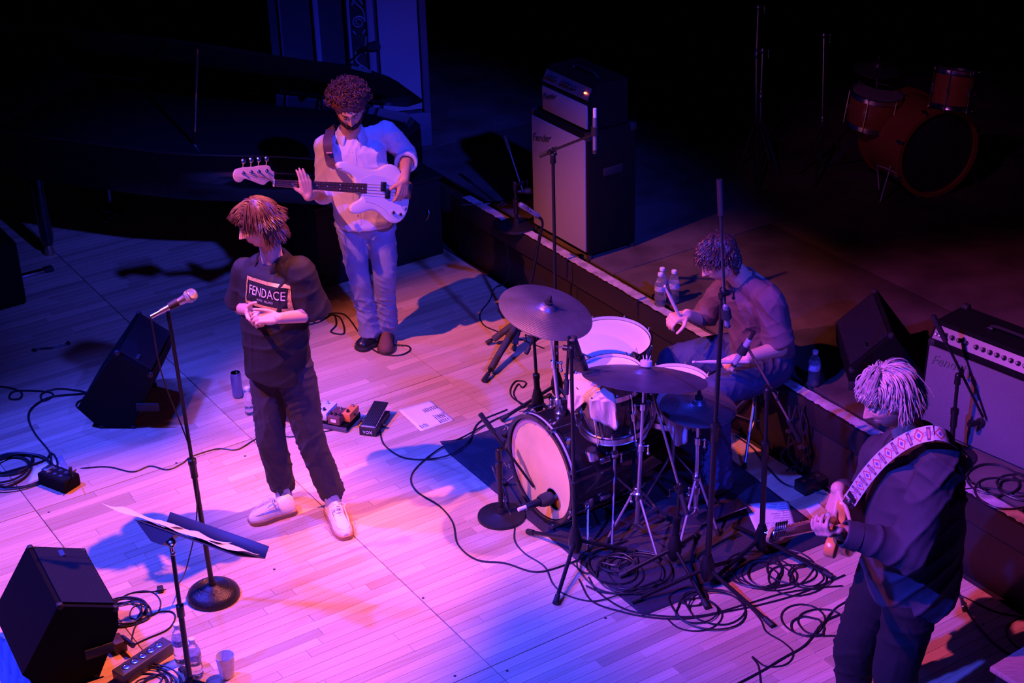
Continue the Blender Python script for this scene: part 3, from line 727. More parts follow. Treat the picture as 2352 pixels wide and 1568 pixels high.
for z, s, nm in ((0, 1, 'front_hoop'), (-KD, -1, 'rear_hoop')):
    hp_ = MB().lathe([(KR*.985, z-.004*s), (KR*.985, z+.014*s), (KR*1.06, z+.014*s), (KR*1.06, z-.028*s), (KR*1.0, z-.028*s)], kc_, N, 72, closed=True).build(nm, HOOPK, kd)
    MB().lathe([(KR*1.0605, z-.012*s), (KR*1.0625, z-.012*s), (KR*1.0625, z-.001*s), (KR*1.0605, z-.001*s)], kc_, N, 72, closed=True).build('silver_inlay', mat('silver_inlay', (.55, .5, .55), .4, metal=.3), hp_)
for i in range(8):
    an = 2*pi*(i+.5)/8; d = px_dir*cos(an)+ZZ*sin(an)
    for z, s in ((.0, 1), (-KD, -1)):
        p = kc_+d*(KR*1.06+.004)+N*z
        m1 = MB(); m1.box(p+N*(.002*s), (.022, .035, .012), d.cross(N), N, bev=.003); m1.cyl(p+d*.012+N*(.016*s), p+d*.012-N*(.11*s), .0035, .0035, 6)
        c1 = m1.build('claw_hook', CHR, kd)
        w_ = MB(); w_.tube([p+d*.012+N*(.03*s)+d.cross(N)*.022, p+d*.012+N*(.022*s), p+d*.012+N*(.03*s)-d.cross(N)*.022], .004, 6); w_.build('t_rod', CHR, c1)
    MB().box(kc_+d*(KR+.010)-N*(KD/2), (.02, .03, .06), d, N.cross(d), bev=.005).build('lug', CHR, kd)
for s in (-1, 1):
    b = kc_+px_dir*(s*KR*.90)-N*.11-ZZ*.11; f = V((b.x, b.y, .008))+px_dir*(s*.13)+N*.10
    lg = MB().tube([b+ZZ*.03-px_dir*(s*.02), b, f], .0075, 8).build('spur_leg', CHR, kd)
    MB().cyl(f-(f-b).normalized()*.03, f, .009, .012, 10).build('rubber_tip', RUB, lg)
    MB().box(b, (.05, .03, .05), N, px_dir, bev=.008).build('spur_bracket', CHR, kd)
mic('black kick microphone pointing into the bass drum hole', hc+N*.165+ZZ*.018, hc+N*.006+ZZ*.016, 'kick', ring=WTAPE)
# kick pedal
pb = V((kc_.x, kc_.y, 0))-N*(KD+.13)
pd = thing('kick_pedal', 'chrome bass drum pedal with footboard behind the bass drum', 'pedal', pb)
MB().box(pb-N*.07+ZZ*.055, (.27, .085, .010), (N-ZZ*.25), N.cross(ZZ), bev=.003).build('footboard', STL, pd)
MB().box(pb-N*.02+ZZ*.008, (.36, .10, .008), N, N.cross(ZZ), bev=.003).build('base_plate', STL, pd)
mb = MB()
for s in (-.055, .055): mb.cyl(pb+N*.05+sd*s+ZZ*.01, pb+N*.05+sd*s+ZZ*.21, .008, .008, 8)
mb.cyl(pb+N*.05-sd*.06+ZZ*.2, pb+N*.05+sd*.06+ZZ*.2, .006, .006, 8); mb.build('pedal_frame', CHR, pd)
bt = MB(); bt.cyl(pb+N*.05+ZZ*.2, pb+N*.085+ZZ*.33, .0035, .0035, 6); bt.ell(pb+N*.088+ZZ*.335, (.03, .02, .02), n=10); bt.build('beater', STL, pd)

# rack tom with its cloth
tc_ = at(1400, 868, .865); tn = V((-.10, -.16, 1)).normalized()
TR = .168; TD = .26
tom = drum('black rack tom with white head and cloth clipped to its rim', tc_, tn, TR, TD, lugs=6, base=V((tc_.x, tc_.y, 0)))
x, y, a = frame(tn)
tb = tc_-tn*TD
mb = MB(); mb.cyl(V((tb.x, tb.y, .26)), V((tb.x, tb.y, tb.z-.06)), .010, .010, 10); mb.build('stand_tube', CHR, tom)
for i in range(3):
    an = i*2*pi/3+.4; d = V((cos(an), sin(an), 0)); f = V((tb.x, tb.y, .008))+d*.24
    lg = MB().tube([V((tb.x, tb.y, .30)), V((tb.x, tb.y, .27))+d*.02, f], .006, 6).build('stand_leg', CHR, tom)
    MB().cyl(f-ZZ*.0, f+ZZ*.02-d*.01, .011, .010, 8).build('rubber_foot', RUB, lg)
    ar = MB(); ar.tube(spline([V((tb.x, tb.y, tb.z-.07)), V((tb.x, tb.y, tb.z-.05))+d*.08, tb+d*(TR*.97)-tn*.012, tb+d*(TR*1.03)+tn*.015], 4), .006, 6); ar.build('basket_arm', CHR, tom)
MB().lathe([(.022, -.03), (.026, -.015), (.026, .015), (.018, .03)], V((tb.x, tb.y, tb.z-.08)), n=12).build('basket_hub', CHR, tom); mb = MB(); mb.lathe([(.017, -.02), (.022, -.01), (.022, .01), (.014, .02)], V((tb.x, tb.y, .42)), n=12); wing(mb, V((tb.x, tb.y, .42)), CR, .005, .035); mb.build('height_clamp', CHR, tom)
MB().box(tc_-tn*.10+(-CU*.0+V((-.35, -.93, 0)).normalized()*(TR+.004)), (.026, .034, .004), CR, tn, bev=.004).build('shield_badge', mat('brass_badge', (.6, .45, .25), .4, metal=.6), tom)
# drawer box sits in the kick: tube holder with mount
MB().lathe([(.026, 0), (.030, .01), (.030, .055), (.02, .065)], tb+V((-.12, -.10, -.10)), (.2, .1, -1), 14).build('tom_mount_block', CHR, tom)

def cloth_on(label, c, n, R, angs, length, m, seed, parent_thing=None, cat='cloth', inner=.10):
    "cloth folded over the rim: from the head surface, over the hoop and down the shell"
    r = random.Random(seed); x, y, a = frame(n); nn = 40; mm = 14; rows = []
    for i in range(nn+1):
        s = i/nn; an = radians(angs[0]+(angs[1]-angs[0])*s)
        # zigzag lower edge
        Ls = length*(.12+.88*abs(sin(s*pi*1.5+.4))**1.3)*(1-.15*abs(2*s-1)); row = []
        fold = .010*sin(s*26+seed)+.006*sin(s*47)
        d = x*cos(an)+y*sin(an)
        for j in range(mm+1):
            q = j/mm
            if q < .35:
                k = q/.35; row.append(c+d*(R-inner*(1-k))+n*(.006+.012*sin(k*pi/2)+fold*.2*k))
            else:
                k = (q-.35)/.65; row.append(c+d*(R+.026+.012*k+fold*(.4+k))-n*(Ls*k-.016)+x*(.006*sin(s*31+k*3)))
        rows.append(row)
    mb = MB(); vs = [p for q in rows for p in q]; w = mm+1
    f = [(i*w+j, (i+1)*w+j, (i+1)*w+j+1, i*w+j+1) for i in range(nn) for j in range(mm)]
    mb.add(vs, f); o = mb.build('cloth', m)
    md = o.modifiers.new('t', 'SOLIDIFY'); md.thickness = .0025; md.offset = 1
    return tag(o, label, cat)
def ang_of(c, n, px, py, R):
    "angle of the rim point nearest to a place of the photograph"
    x, y, a = frame(n); best = None
    for k in range(360):
        p = c+(x*cos(radians(k))+y*sin(radians(k)))*R; d = p-V((0, 0, CAM_H)); z = d.dot(_f); X = 1176+FPX*d.dot(CR)/z; Y = 784-FPX*d.dot(CU)/z
        e = (X-px)**2+(Y-py)**2
        if best is None or e < best[0]: best = (e, k)
    return best[1]
a0 = ang_of(tc_, tn, 1322, 870, TR); a1 = ang_of(tc_, tn, 1415, 904, TR)
CLO = mat('cream_tea_towel', (.72, .60, .42), .9, bump=.2, bscale=30)
cloth_on('cream cloth draped over the rim of the rack tom', tc_, tn, TR, (a0-6, a1-4 if a1 > a0 else a1+356), .175, CLO, 2)
clipd = (frame(tn)[0]*cos(radians((a0+a1)/2))+frame(tn)[1]*sin(radians((a0+a1)/2)))
cl = thing('binder_clip', 'black binder clip holding the cream cloth on the rack tom', 'clip', tc_+clipd*(TR+.01))
MB().box(tc_+clipd*(TR+.02)+tn*.012, (.04, .03, .026), clipd.cross(tn), clipd, bev=.004).build('body', BLK, cl)
for s in (-1, 1): MB().tube([tc_+clipd*(TR+.02+s*.010)+tn*.02+clipd.cross(tn)*-.012, tc_+clipd*(TR+.02+s*.016)+tn*.05, tc_+clipd*(TR+.02+s*.010)+tn*.02+clipd.cross(tn)*.012], .0015, 5).build('wire_handle', STL, cl)
# floor tom
fc_ = at(1403, 781, .70); fn_ = V((.02, -.10, 1)).normalized(); FR = .205
ft = drum('large black floor tom with bare white head, nearest the riser', fc_, fn_, FR, .40, lugs=8, name='floor_tom', base=V((fc_.x, fc_.y, 0)))
for i in range(3):
    an = i*2*pi/3+.9; d = V((cos(an), sin(an), 0)); p = fc_-fn_*.25+d*(FR+.02); f = V((p.x, p.y, .02))+d*.03
    MB().box(p, (.03, .03, .05), d, ZZ.cross(d), bev=.006).build('leg_bracket', CHR, ft)
    lg = MB().tube([p+ZZ*.08, V((p.x, p.y, .15)), f], .006, 8).build('leg', CHR, ft); MB().cyl(f-ZZ*.018, f+ZZ*.025, .013, .011, 10).build('rubber_foot', RUB, lg)
# snare
sc_ = at(1548, 884, .66); sn_ = V((-.02, -.06, 1)).normalized(); SR = .178
sn = drum('snare drum with white head half hidden under the ride cymbal', sc_, sn_, SR, .14, shell=mat('chrome_shell', (.5, .5, .52), .2, metal=1), lugs=8, name='snare_drum', base=V((sc_.x, sc_.y, 0)))
sb = sc_-sn_*.14
MB().cyl(V((sb.x, sb.y, .2)), V((sb.x, sb.y, sb.z-.04)), .010, .010, 10).build('stand_tube', CHR, sn)
for i in range(3):
    an = i*2*pi/3+1.7; d = V((cos(an), sin(an), 0)); f = V((sb.x, sb.y, .008))+d*.25
    MB().tube([V((sb.x, sb.y, .27)), f], .006, 6).build('stand_leg', CHR, sn)
    MB().tube(spline([V((sb.x, sb.y, sb.z-.06)), V((sb.x, sb.y, sb.z-.045))+d*.09, sb+d*SR*.98-sn_*.012, sb+d*(SR*1.04)+sn_*.015], 4), .006, 6).build('basket_arm', CHR, sn)
a0 = ang_of(sc_, sn_, 1475, 900, SR); a1 = ang_of(sc_, sn_, 1560, 925, SR)
cloth_on('pink tinted cloth hanging from the snare drum rim', sc_, sn_, SR, (a0-8, (a1 if a1 > a0 else a1+360)+10), .27, mat('pale_cotton_cloth', (.62, .52, .55), .9, bump=.2, bscale=30), 5, inner=.06)

# cymbals
def cym_mat():
    m = mat('bronze_cymbal', (.17, .15, .20), .42, metal=.7, var=.25, vscale=7); nt = m.node_tree; N_ = nt.nodes; b = N_['Principled BSDF']
    tc = N_.new('ShaderNodeTexCoord'); w = N_.new('ShaderNodeTexWave'); w.wave_type = 'RINGS'; w.rings_direction = 'Z'; w.inputs['Scale'].default_value = 28; w.inputs['Distortion'].default_value = .8; w.inputs['Detail'].default_value = 3
    nt.links.new(tc.outputs['Object'], w.inputs[0]); bp = N_.new('ShaderNodeBump'); bp.inputs['Strength'].default_value = .25; bp.inputs['Distance'].default_value = .002
    nt.links.new(w.outputs['Fac'], bp.inputs['Height']); nt.links.new(bp.outputs[0], b.inputs['Normal']); return m
CYM = cym_mat()
def cymbal_part(parent, c, n, R, m=CYM, name='cymbal', sign=1, bell=.19):
    x, y, a = frame(n); k = R*bell; s = sign
    prof = [(.006, .030*s), (k*.5, .027*s), (k*.85, .016*s), (k, .006*s), (k*1.15, .002*s), (R*.5, -.006*s), (R*.8, -.014*s), (R, -.022*s), (R, -.0235*s), (R*.8, -.016*s), (R*.5, -.008*s), (k*1.15, .0*s), (k*.8, .012*s), (.006, .026*s)]
    Rm = Matrix((x, y, a)).transposed()
    o = MB().lathe([(r, z) for r, z in prof], (0, 0, 0), (0, 0, 1), 72).build(name, m, None)
    o.parent = parent; WM[o.name] = WM[parent.name] @ (WM[parent.name].inverted() @ (Matrix.Translation(V(c)) @ Rm.to_4x4()))
    o.matrix_local = WM[parent.name].inverted() @ (Matrix.Translation(V(c)) @ Rm.to_4x4()); return o
def nut(parent, c, n, felt=RUB, h=.035, r=.012, prongs=False):
    MB().lathe([(.020, .028), (.020, .040), (.006, .041)], c, n, 12).build('felt', felt, parent)
    if prongs:
        mb = MB(); mb.lathe([(.026, .036), (.028, .040), (.028, .062), (.02, .066), (.0005, .066)], c, n, 16)
        x, y, a = frame(n)
        for i in range(4): mb.cyl(c+a*.06+x*(.012*cos(i*1.57))+y*(.012*sin(i*1.57)), c+a*.088+x*(.018*cos(i*1.57))+y*(.018*sin(i*1.57)), .003, .002, 6)
        mb.build('wing_nut', mat('pale_sleeve', (.6, .5, .55), .4), parent)
    else: MB().lathe([(.010, .04), (r, .045), (r*.8, .062), (.006, .075), (.0005, .078)], c, n, 10).build('wing_nut', RUB, parent)
def cym_stand(label, c, n, R, base, feet=None, m=CYM, prongs=False, joint=(.5,), name='cymbal_stand'):
    c = V(c); base = V(base); t = thing(name, label, 'cymbal', base)
    cymbal_part(t, c, n, R); nut(t, c, V(n).normalized(), prongs=prongs)
    n = V(n).normalized(); j = c-n*.03; top = V((base.x+(c.x-base.x)*.8, base.y+(c.y-base.y)*.8, c.z-.075)); 
    MB().lathe([(.016, -.045), (.018, -.03), (.010, -.012), (.006, .0), (.004, .075)], c, n, 10).build('tilter_rod', CHR, t)
    tl = MB(); tl.ell(top, (.018,)*3, n=12); tl.cyl(top, c-n*.04, .009, .009, 8); wing(tl, top, CR, .004, .035); tl.build('tilter', CHR, t)
    pts = [base+ZZ*.06]+[base.lerp(top, q) for q in joint]+[top]; rr = .0125
    for i in range(len(pts)-1):
        MB().cyl(pts[i], pts[i+1], rr, rr, 14).build('tube', mat('satin_chrome', (.62, .6, .64), .25, metal=.9), t)
        if i < len(pts)-2:
            k = MB(); k.lathe([(rr+.002, -.03), (rr+.007, -.025), (rr+.007, .01), (rr+.001, .015)], pts[i+1], top-base, 12); wing(k, pts[i+1], CR if i % 2 else -CR, .005, .035); k.build('clamp', CHR, t)
        rr *= .8
    if feet:
        hb = V((base.x, base.y, .27)); lo = V((base.x, base.y, .09))
        MB().lathe([(.018, -.02), (.022, -.01), (.022, .02), (.014, .03)], hb, n=12).build('leg_collar', CHR, t); MB().lathe([(.016, -.02), (.02, 0), (.014, .02)], lo, n=12).build('lower_collar', CHR, t)
        for f in feet:
            f = V(f)+ZZ*.012; d = V((f.x-base.x, f.y-base.y, 0)).normalized(); a = hb+d*.02
            lg = MB().tube([a, f], .0065, 8).build('leg', mat('dull_chrome', (.42, .41, .45), .48, metal=.85), t)
            MB().tube([lo+d*.015, a.lerp(f, .55)], .004, 6).build('brace', CHR, t)
            MB().cyl(f-ZZ*.012, f+(a-f).normalized()*.03, .013, .011, 10).build('rubber_foot', RUB, lg)
    return t
# crash on a rod from the bass drum shell
kt = kc_-N*.12+ZZ*(KR+.0); cc_ = J(1256, 708, kt.y+.02)
cr_n = (V((.26, -.12, .96))).normalized()
tcr = cym_stand('big left crash cymbal, tilted, on a chrome rod from the bass drum', cc_, cr_n, .232, V((kt.x, kt.y, kt.z-.04)), joint=(.22, .6))
MB().lathe([(.03, 0), (.03, .02), (.018, .035), (.016, .06)], V((kt.x, kt.y, kt.z-.004)), n=16).build('shell_mount', CHR, tcr)
b = at(1462, 1236)
cym_stand('wide ride cymbal over the snare drum on a tall chrome stand', J(1482, 858, b.y-.10), V((.10, .27, .95)), .292, b, [at(1512, 1292), at(1392, 1248), at(1535, 1195)], prongs=True, joint=(.30, .62, .88))
b = at(1597, 1206); hc_ = J(1604, 926, b.y+.03)
hh = cym_stand('pair of dark hi-hat cymbals on a chrome pedal stand', hc_, V((.05, -.04, 1)), .185, b, [at(1560, 1262), at(1650, 1230), at(1585, 1150)], joint=(.35, .8), name='hi_hat')
cymbal_part(hh, hc_-ZZ*.05, V((.03, -.02, 1)), .185, name='bottom_cymbal', sign=-1)
pf = V((b.x, b.y, 0))+V((.13, .04, 0))
MB().box(pf+ZZ*.05, (.25, .085, .01), V((1, .3, .22)), ZZ.cross(V((1, .3, .22))), bev=.003).build('footboard', STL, hh)

# drum throne
th_ = V((1.285, 7.86, 0)); tt = thing('drum_throne', 'round black drum throne under the seated drummer', 'stool', th_)
MB().lathe([(.15, .40), (.17, .415), (.172, .46), (.15, .48), (.0005, .482)], th_, n=32).build('seat', mat('black_vinyl', (.015, .014, .016), .45, bump=.1), tt)
MB().cyl(th_+ZZ*.12, th_+ZZ*.41, .016, .014, 12).build('post', CHR, tt)
for i in range(3):
    an = i*2*pi/3+.2; d = V((cos(an), sin(an), 0)); f = th_+d*.26+ZZ*.012
    lg = MB().tube([th_+ZZ*.30+d*.02, f], .008, 8).build('leg', CHR, tt); MB().tube([th_+ZZ*.14+d*.015, (th_+ZZ*.30+d*.02).lerp(f, .6)], .006, 6).build('brace', CHR, tt); MB().cyl(f-ZZ*.012, f+ZZ*.02, .014, .012, 8).build('rubber_foot', RUB, lg)

# dark second kit at the back of the riser
ORG = mat('amber_maple_shell', (.45, .14, .05), .35, coat=.5)
HD2 = mat('grey_drumhead', (.35, .33, .36), .6)
def y_of(px, py): return at(px, py, RH)
g2 = 'unlit drum kit at the back'
p = at(2085, 440, RH+.28); bn = V((.35, -.93, 0)).normalized()
bc = J(2150, 370, 10.1); k2 = thing('bass_drum', 'amber bass drum in the dark behind the riser, dark front head', 'drum', V((bc.x, bc.y, RH)))
bc = V((bc.x, bc.y, RH+.30)); 
MB().lathe([(.28, -.02), (.28, -.42), (.27, -.42), (.27, -.02)], bc, bn, 48, closed=True).build('shell', ORG, k2)
MB().lathe([(.272, -.004), (.2, .0), (.0005, .001)], bc, bn, 48).build('front_head', mat('black_drumhead', (.05, .045, .07), .4), k2)
for z in (0, -.44): MB().lathe([(.27, z-.015), (.298, z-.015), (.298, z+.02), (.27, z+.02)], bc, bn, 48, closed=True).build('hoop', ORG, k2)
for i in range(8):
    an = 2*pi*(i+.5)/8; d = V((bn.y, -bn.x, 0))*cos(an)+ZZ*sin(an); MB().box(bc+d*.305, (.02, .03, .05), d.cross(bn), d, bev=.004).build('claw_hook', CHR, k2)
for s in (-1, 1):
    q = bc+V((bn.y, -bn.x, 0))*(s*.27)-bn*.1-ZZ*.08; f = V((q.x, q.y, RH+.01))+V((bn.y, -bn.x, 0))*s*.1+bn*.06
    MB().tube([q, f], .008, 8).build('spur_leg', STL, k2)
drum('amber tom of the unlit kit, pale head, left of its bass drum', J(2015, 216, 10.4), V((.12, -.05, 1)), .165, .2, ORG, HD2, 6, base=V((J(2015, 216, 10.4).x, 10.4, RH)))
drum('amber tom farthest right in the unlit kit, tilted', J(2198, 165, 10.2), V((.15, .22, 1)), .125, .22, ORG, HD2, 6)
b2 = at(1985, 430, RH); sn2 = J(2017, 153, 10.5)
t = thing('cymbal_stand', 'pale flat cymbal above the amber tom of the unlit kit', 'cymbal', V((sn2.x, sn2.y, RH)))
cymbal_part(t, sn2, V((.04, -.05, 1)), .155); MB().cyl(V((sn2.x, sn2.y, RH+.05)), sn2, .01, .006, 10).build('tube', CHR, t); nut(t, sn2, ZZ)
for i in range(3):
    an = i*2.1+.5; MB().tube([V((sn2.x, sn2.y, RH+.35)), V((sn2.x+.3*cos(an), sn2.y+.3*sin(an), RH+.01))], .007, 6).build('leg', CHR, t)
for (lab, px, ptop, pyb, pym, ft_) in [('tall thin boom stand at the back left of the unlit kit', 1742, 15, 385, 120, [(1700, 380), (1770, 372), (1735, 420)]),
        ('chrome clamped stand beside the tall one in the dark', 1752, 115, 390, 220, [(1690, 300), (1790, 400), (1742, 432)]),
        ('slim stand with spread legs before the amber tom', 1893, 80, 395, 280, [(1836, 398), (1942, 372), (1872, 430)])]:
    b = at(px-6, pyb-25, RH); t = thing('microphone_stand', lab, 'microphone stand', V((b.x, b.y, RH)))
    top = J(px, ptop, b.y); md = J(px-4, pym, b.y)
    MB().cyl(V((b.x, b.y, RH+.1)), md, .011, .011, 8).build('lower_tube', STL, t); MB().cyl(md, top, .008, .008, 8).build('upper_tube', STL, t)
    MB().lathe([(.012, -.04), (.018, -.03), (.018, .03), (.01, .04)], md, n=10).build('clutch', CHR, t)
    k = MB(); k.ell(top, (.022,)*3, n=10); wing(k, top, CR, .004, .04); k.build('top_clamp', CHR, t)
    for q in ft_: MB().tube([V((b.x, b.y, RH+.30)), at(*q, RH+.01)], .009, 6).build('leg', STL, t)

# ================================================================ grand piano in the dark, lid raised
pa = V((-.62, 10.15, 0)); pk = V((-3.05, 11.15, 0)); xd = (pa-pk).normalized(); yd = ZZ.cross(xd)
PIA = mat('black_piano_lacquer', (.006, .006, .008), .12, coat=.8)
pn_ = thing('grand_piano', 'black grand piano with raised lid in the dark behind the bassist', 'piano', (pa+pk)/2)
Lp = (pa-pk).length
def pp(s, w, z): return pk+xd*s+yd*w+ZZ*z
out = [(0, -.72), (Lp*.45, -.72)] + [(Lp*.45+(Lp*.55-.28)*i/8, -.72+.10*(1-cos(pi*i/8))/2*2.2*.9) for i in range(1, 9)]
ex, ey = out[-1]
rt = [(ex+.28*sin(radians(a)), ey+.30-.30*cos(radians(a))) for a in (20, 45, 70, 90)]
out += rt + [(ex+.28, .20), (ex+.10, .38), (ex-.15, .42), (0, .42)]
MB().prism(out, pk+ZZ*.80, xd, yd, .30, .012).build('case', PIA, pn_)
MB().prism([(x*1.0, y*1.0) for x, y in out], pk+ZZ*.962, xd, yd, .018, .004).build('rim', mat('piano_rim_edge', (.02, .02, .024), .08, coat=1), pn_)
# lid hinged on the far side, raised
th_l = radians(34); hy = .42
lid = []
for x, y in out: q = (hy-y); lid.append(pp(x, hy-q*cos(th_l), .985+q*sin(th_l)))
n = (lid[1]-lid[0]).cross(lid[-1]-lid[0]).normalized()
MB().loft([[p for p in lid], [p+n*.02 for p in lid]]).build('lid', PIA, pn_, smooth=False)
MB().tube([pp(1.4, -.55, .97), lid[3]+ZZ*-.02], .012, 8).build('lid_prop', PIA, pn_)
MB().box(pp(-.12, -.15, .72), (.30, 1.15, .06), xd, yd, bev=.01).build('key_bed', PIA, pn_)
wk = MB(); r = random.Random(1)
kb0 = pn_
MB().box(pp(-.17, -.15, .765), (.14, 1.10, .02), xd, yd, bev=.002).build('white_keys', mat('ivory_keys', (.6, .58, .55), .3), pn_)
mb = MB()
for i in range(50):
    if i % 7 in (2, 6): continue
    mb.box(pp(-.135, -.69+i*.0222, .782), (.09, .011, .014), xd, yd)
tag(mb.build('black_keys', PIA, pn_, smooth=False), kind='stuff')
for s, w in ((.10, -.5), (.10, .3), (Lp-1.25, .1)):
    lg = MB().lathe([(.07, .66), (.08, .60), (.05, .50), (.045, .12), (.035, .08)], pp(s, w, 0), n=16).build('leg', PIA, pn_)
    MB().lathe([(.03, .0), (.035, .03), (.02, .08)], pp(s, w, 0), n=12).build('caster', mat('brass_caster', (.5, .35, .2), .4, metal=.8), lg)
ly = at(270, 497); lx = (ly-pk).dot(xd); lw = (ly-pk).dot(yd)
for q in (-.06, .06): MB().cyl(V((ly.x, ly.y, .1))+yd*q, V((ly.x, ly.y, .68))+yd*q, .018, .018, 8).build('lyre_post', PIA, pn_)
MB().box(V((ly.x, ly.y, .085)), (.08, .26, .06), xd, yd, bev=.01).build('pedal_box', PIA, pn_)
for q in (-.07, 0, .07): MB().box(V((ly.x, ly.y, .055))+CR*(-.01)+yd*q-V((0, .1, 0)), (.03, .12, .012), CR, V((0, 1, 0)), bev=.004).build('pedal', mat('polished_brass_pedal', (.6, .5, .45), .15, metal=1), pn_)

# ================================================================ figures: tools
def vnoise(co, seed=0, f=1.0):
    r = np.random.RandomState(seed); out = np.zeros(len(co))
    for k in range(7):
        d = r.randn(3); d /= np.linalg.norm(d); w = f*(1.0+k*.55); ph = r.rand()*6.28
        d2 = r.randn(3); d2 /= np.linalg.norm(d2)
        out += np.sin(co@d*w+ph+1.3*np.sin(co@d2*w*.7+ph*2))/(1+.35*k)
    return out/3
def remesh(mb, name, voxel, m, parent, smooth=2, fn=None, attr=None, extra=None, label=None, sm=.5):
    me = bpy.data.meshes.new(name+'_t'); me.from_pydata([tuple(v) for v in mb.v], [], mb.f)
    bm = bmesh.new(); bm.from_mesh(me); bmesh.ops.recalc_face_normals(bm, faces=bm.faces); bm.to_mesh(me); bm.free()
    o = bpy.data.objects.new('t', me); COL.objects.link(o)
    md = o.modifiers.new('r', 'REMESH'); md.mode = 'VOXEL'; md.voxel_size = voxel; md.use_smooth_shade = True
    if smooth: s = o.modifiers.new('s', 'SMOOTH'); s.iterations = smooth; s.factor = sm
    dg = bpy.context.evaluated_depsgraph_get(); res = bpy.data.meshes.new_from_object(o.evaluated_get(dg)); bpy.data.objects.remove(o); bpy.data.meshes.remove(me)
    res.name = name; n = len(res.vertices); co = np.empty(n*3, np.float32); res.vertices.foreach_get('co', co); co = co.reshape(-1, 3).astype(float)
    no = np.empty(n*3, np.float32); res.vertex_normals.foreach_get('vector', no); no = no.reshape(-1, 3).astype(float)
    if fn is not None: co = fn(co, no)
    if parent is not None:
        Mi = np.array(WM[parent.name].inverted()); loc = co@Mi[:3, :3].T+Mi[:3, 3]
    else: loc = co
    vals = attr(co) if attr is not None else None
    if extra is not None:   # an unremeshed surface joined to the same mesh (the sculpted head)
        ev, ef, ea = extra
        if parent is not None: evl = np.array(ev)@Mi[:3, :3].T+Mi[:3, 3]
        else: evl = np.array(ev)
        f1 = [tuple(p.vertices) for p in res.polygons]; me2 = bpy.data.meshes.new(name)
        me2.from_pydata([tuple(v) for v in loc]+[tuple(v) for v in evl], [], f1+[tuple(i+n for i in f) for f in ef])
        bpy.data.meshes.remove(res); res = me2
        vals = np.concatenate([vals if vals is not None else np.zeros(n), np.array(ea)])
    else: res.vertices.foreach_set('co', loc.astype(np.float32).ravel())
    res.polygons.foreach_set('use_smooth', [True]*len(res.polygons))
    if vals is not None:
        a = res.attributes.new('mask', 'FLOAT', 'POINT'); a.data.foreach_set('value', np.asarray(vals, dtype=np.float32))
    res.materials.clear(); res.materials.append(m); res.update()
    return link(res, name, parent, label)
def nrm(v): return V(v).normalized()
def hand(mb, wrist, d, n, side, curls=((.5, .5, .4),)*4, thumb=(.3, .3), spread=.10, s=1.0, tb=.5, tdir=None):
    "palm, four fingers and a thumb: wrist, finger direction, palm normal, side +1 right / -1 left"
    w = V(wrist); d = nrm(d); n = V(n); n = (n-d*n.dot(d)).normalized(); t = d.cross(n)*side
    pl = .088*s
    offs = [.030, .0105, -.009, -.027]; lens = [.072, .080, .075, .060]; wid = [.0088, .0090, .0086, .0076]
    for i in range(4):
        b = w+d*(pl*(1.0 if i < 3 else .93))+t*(offs[i]*s)-n*(.002*s)
        mb.caps(w+t*(offs[i]*.62*s)+d*.012*s, b, .0145*s, .0125*s, 10)
        dd = nrm(d+t*(spread*(1.2-i*.8))); ang = 0; p = b; L = lens[i]*s; c = curls[i % len(curls)]; r0 = wid[i]*s
        for k, fr in enumerate((.46, .30, .24)):
            ang += c[k]; q = p+(dd*cos(ang)+n*sin(ang))*(L*fr); mb.caps(p, q, r0*(1.06-.10*k), r0*(.98-.10*k), 9); p = q
    mb.ell(w+d*pl*.52+n*.002*s, (.040*s, .052*s, .0135*s), (t, d, n), 12)
    mb.ell(w+d*pl*.32+t*.026*s+n*.006*s, (.016*s, .032*s, .014*s), (t, nrm(d+t*.4), n), 10)
    td = nrm(tdir) if tdir is not None else nrm(t*.75+d*.75+n*tb)
    p = w+t*.030*s+d*.026*s; ax = nrm(d+n*.3-t*.2); 
    for k, (L, r0) in enumerate(((.040, .0118), (.032, .0100), (.026, .0088))):
        q = p+td*L*s; mb.caps(p, q, r0*s, r0*.92*s, 9); p = q
        if k < len(thumb): td = nrm(td+(ax-td*ax.dot(td))*thumb[k])
    return mb
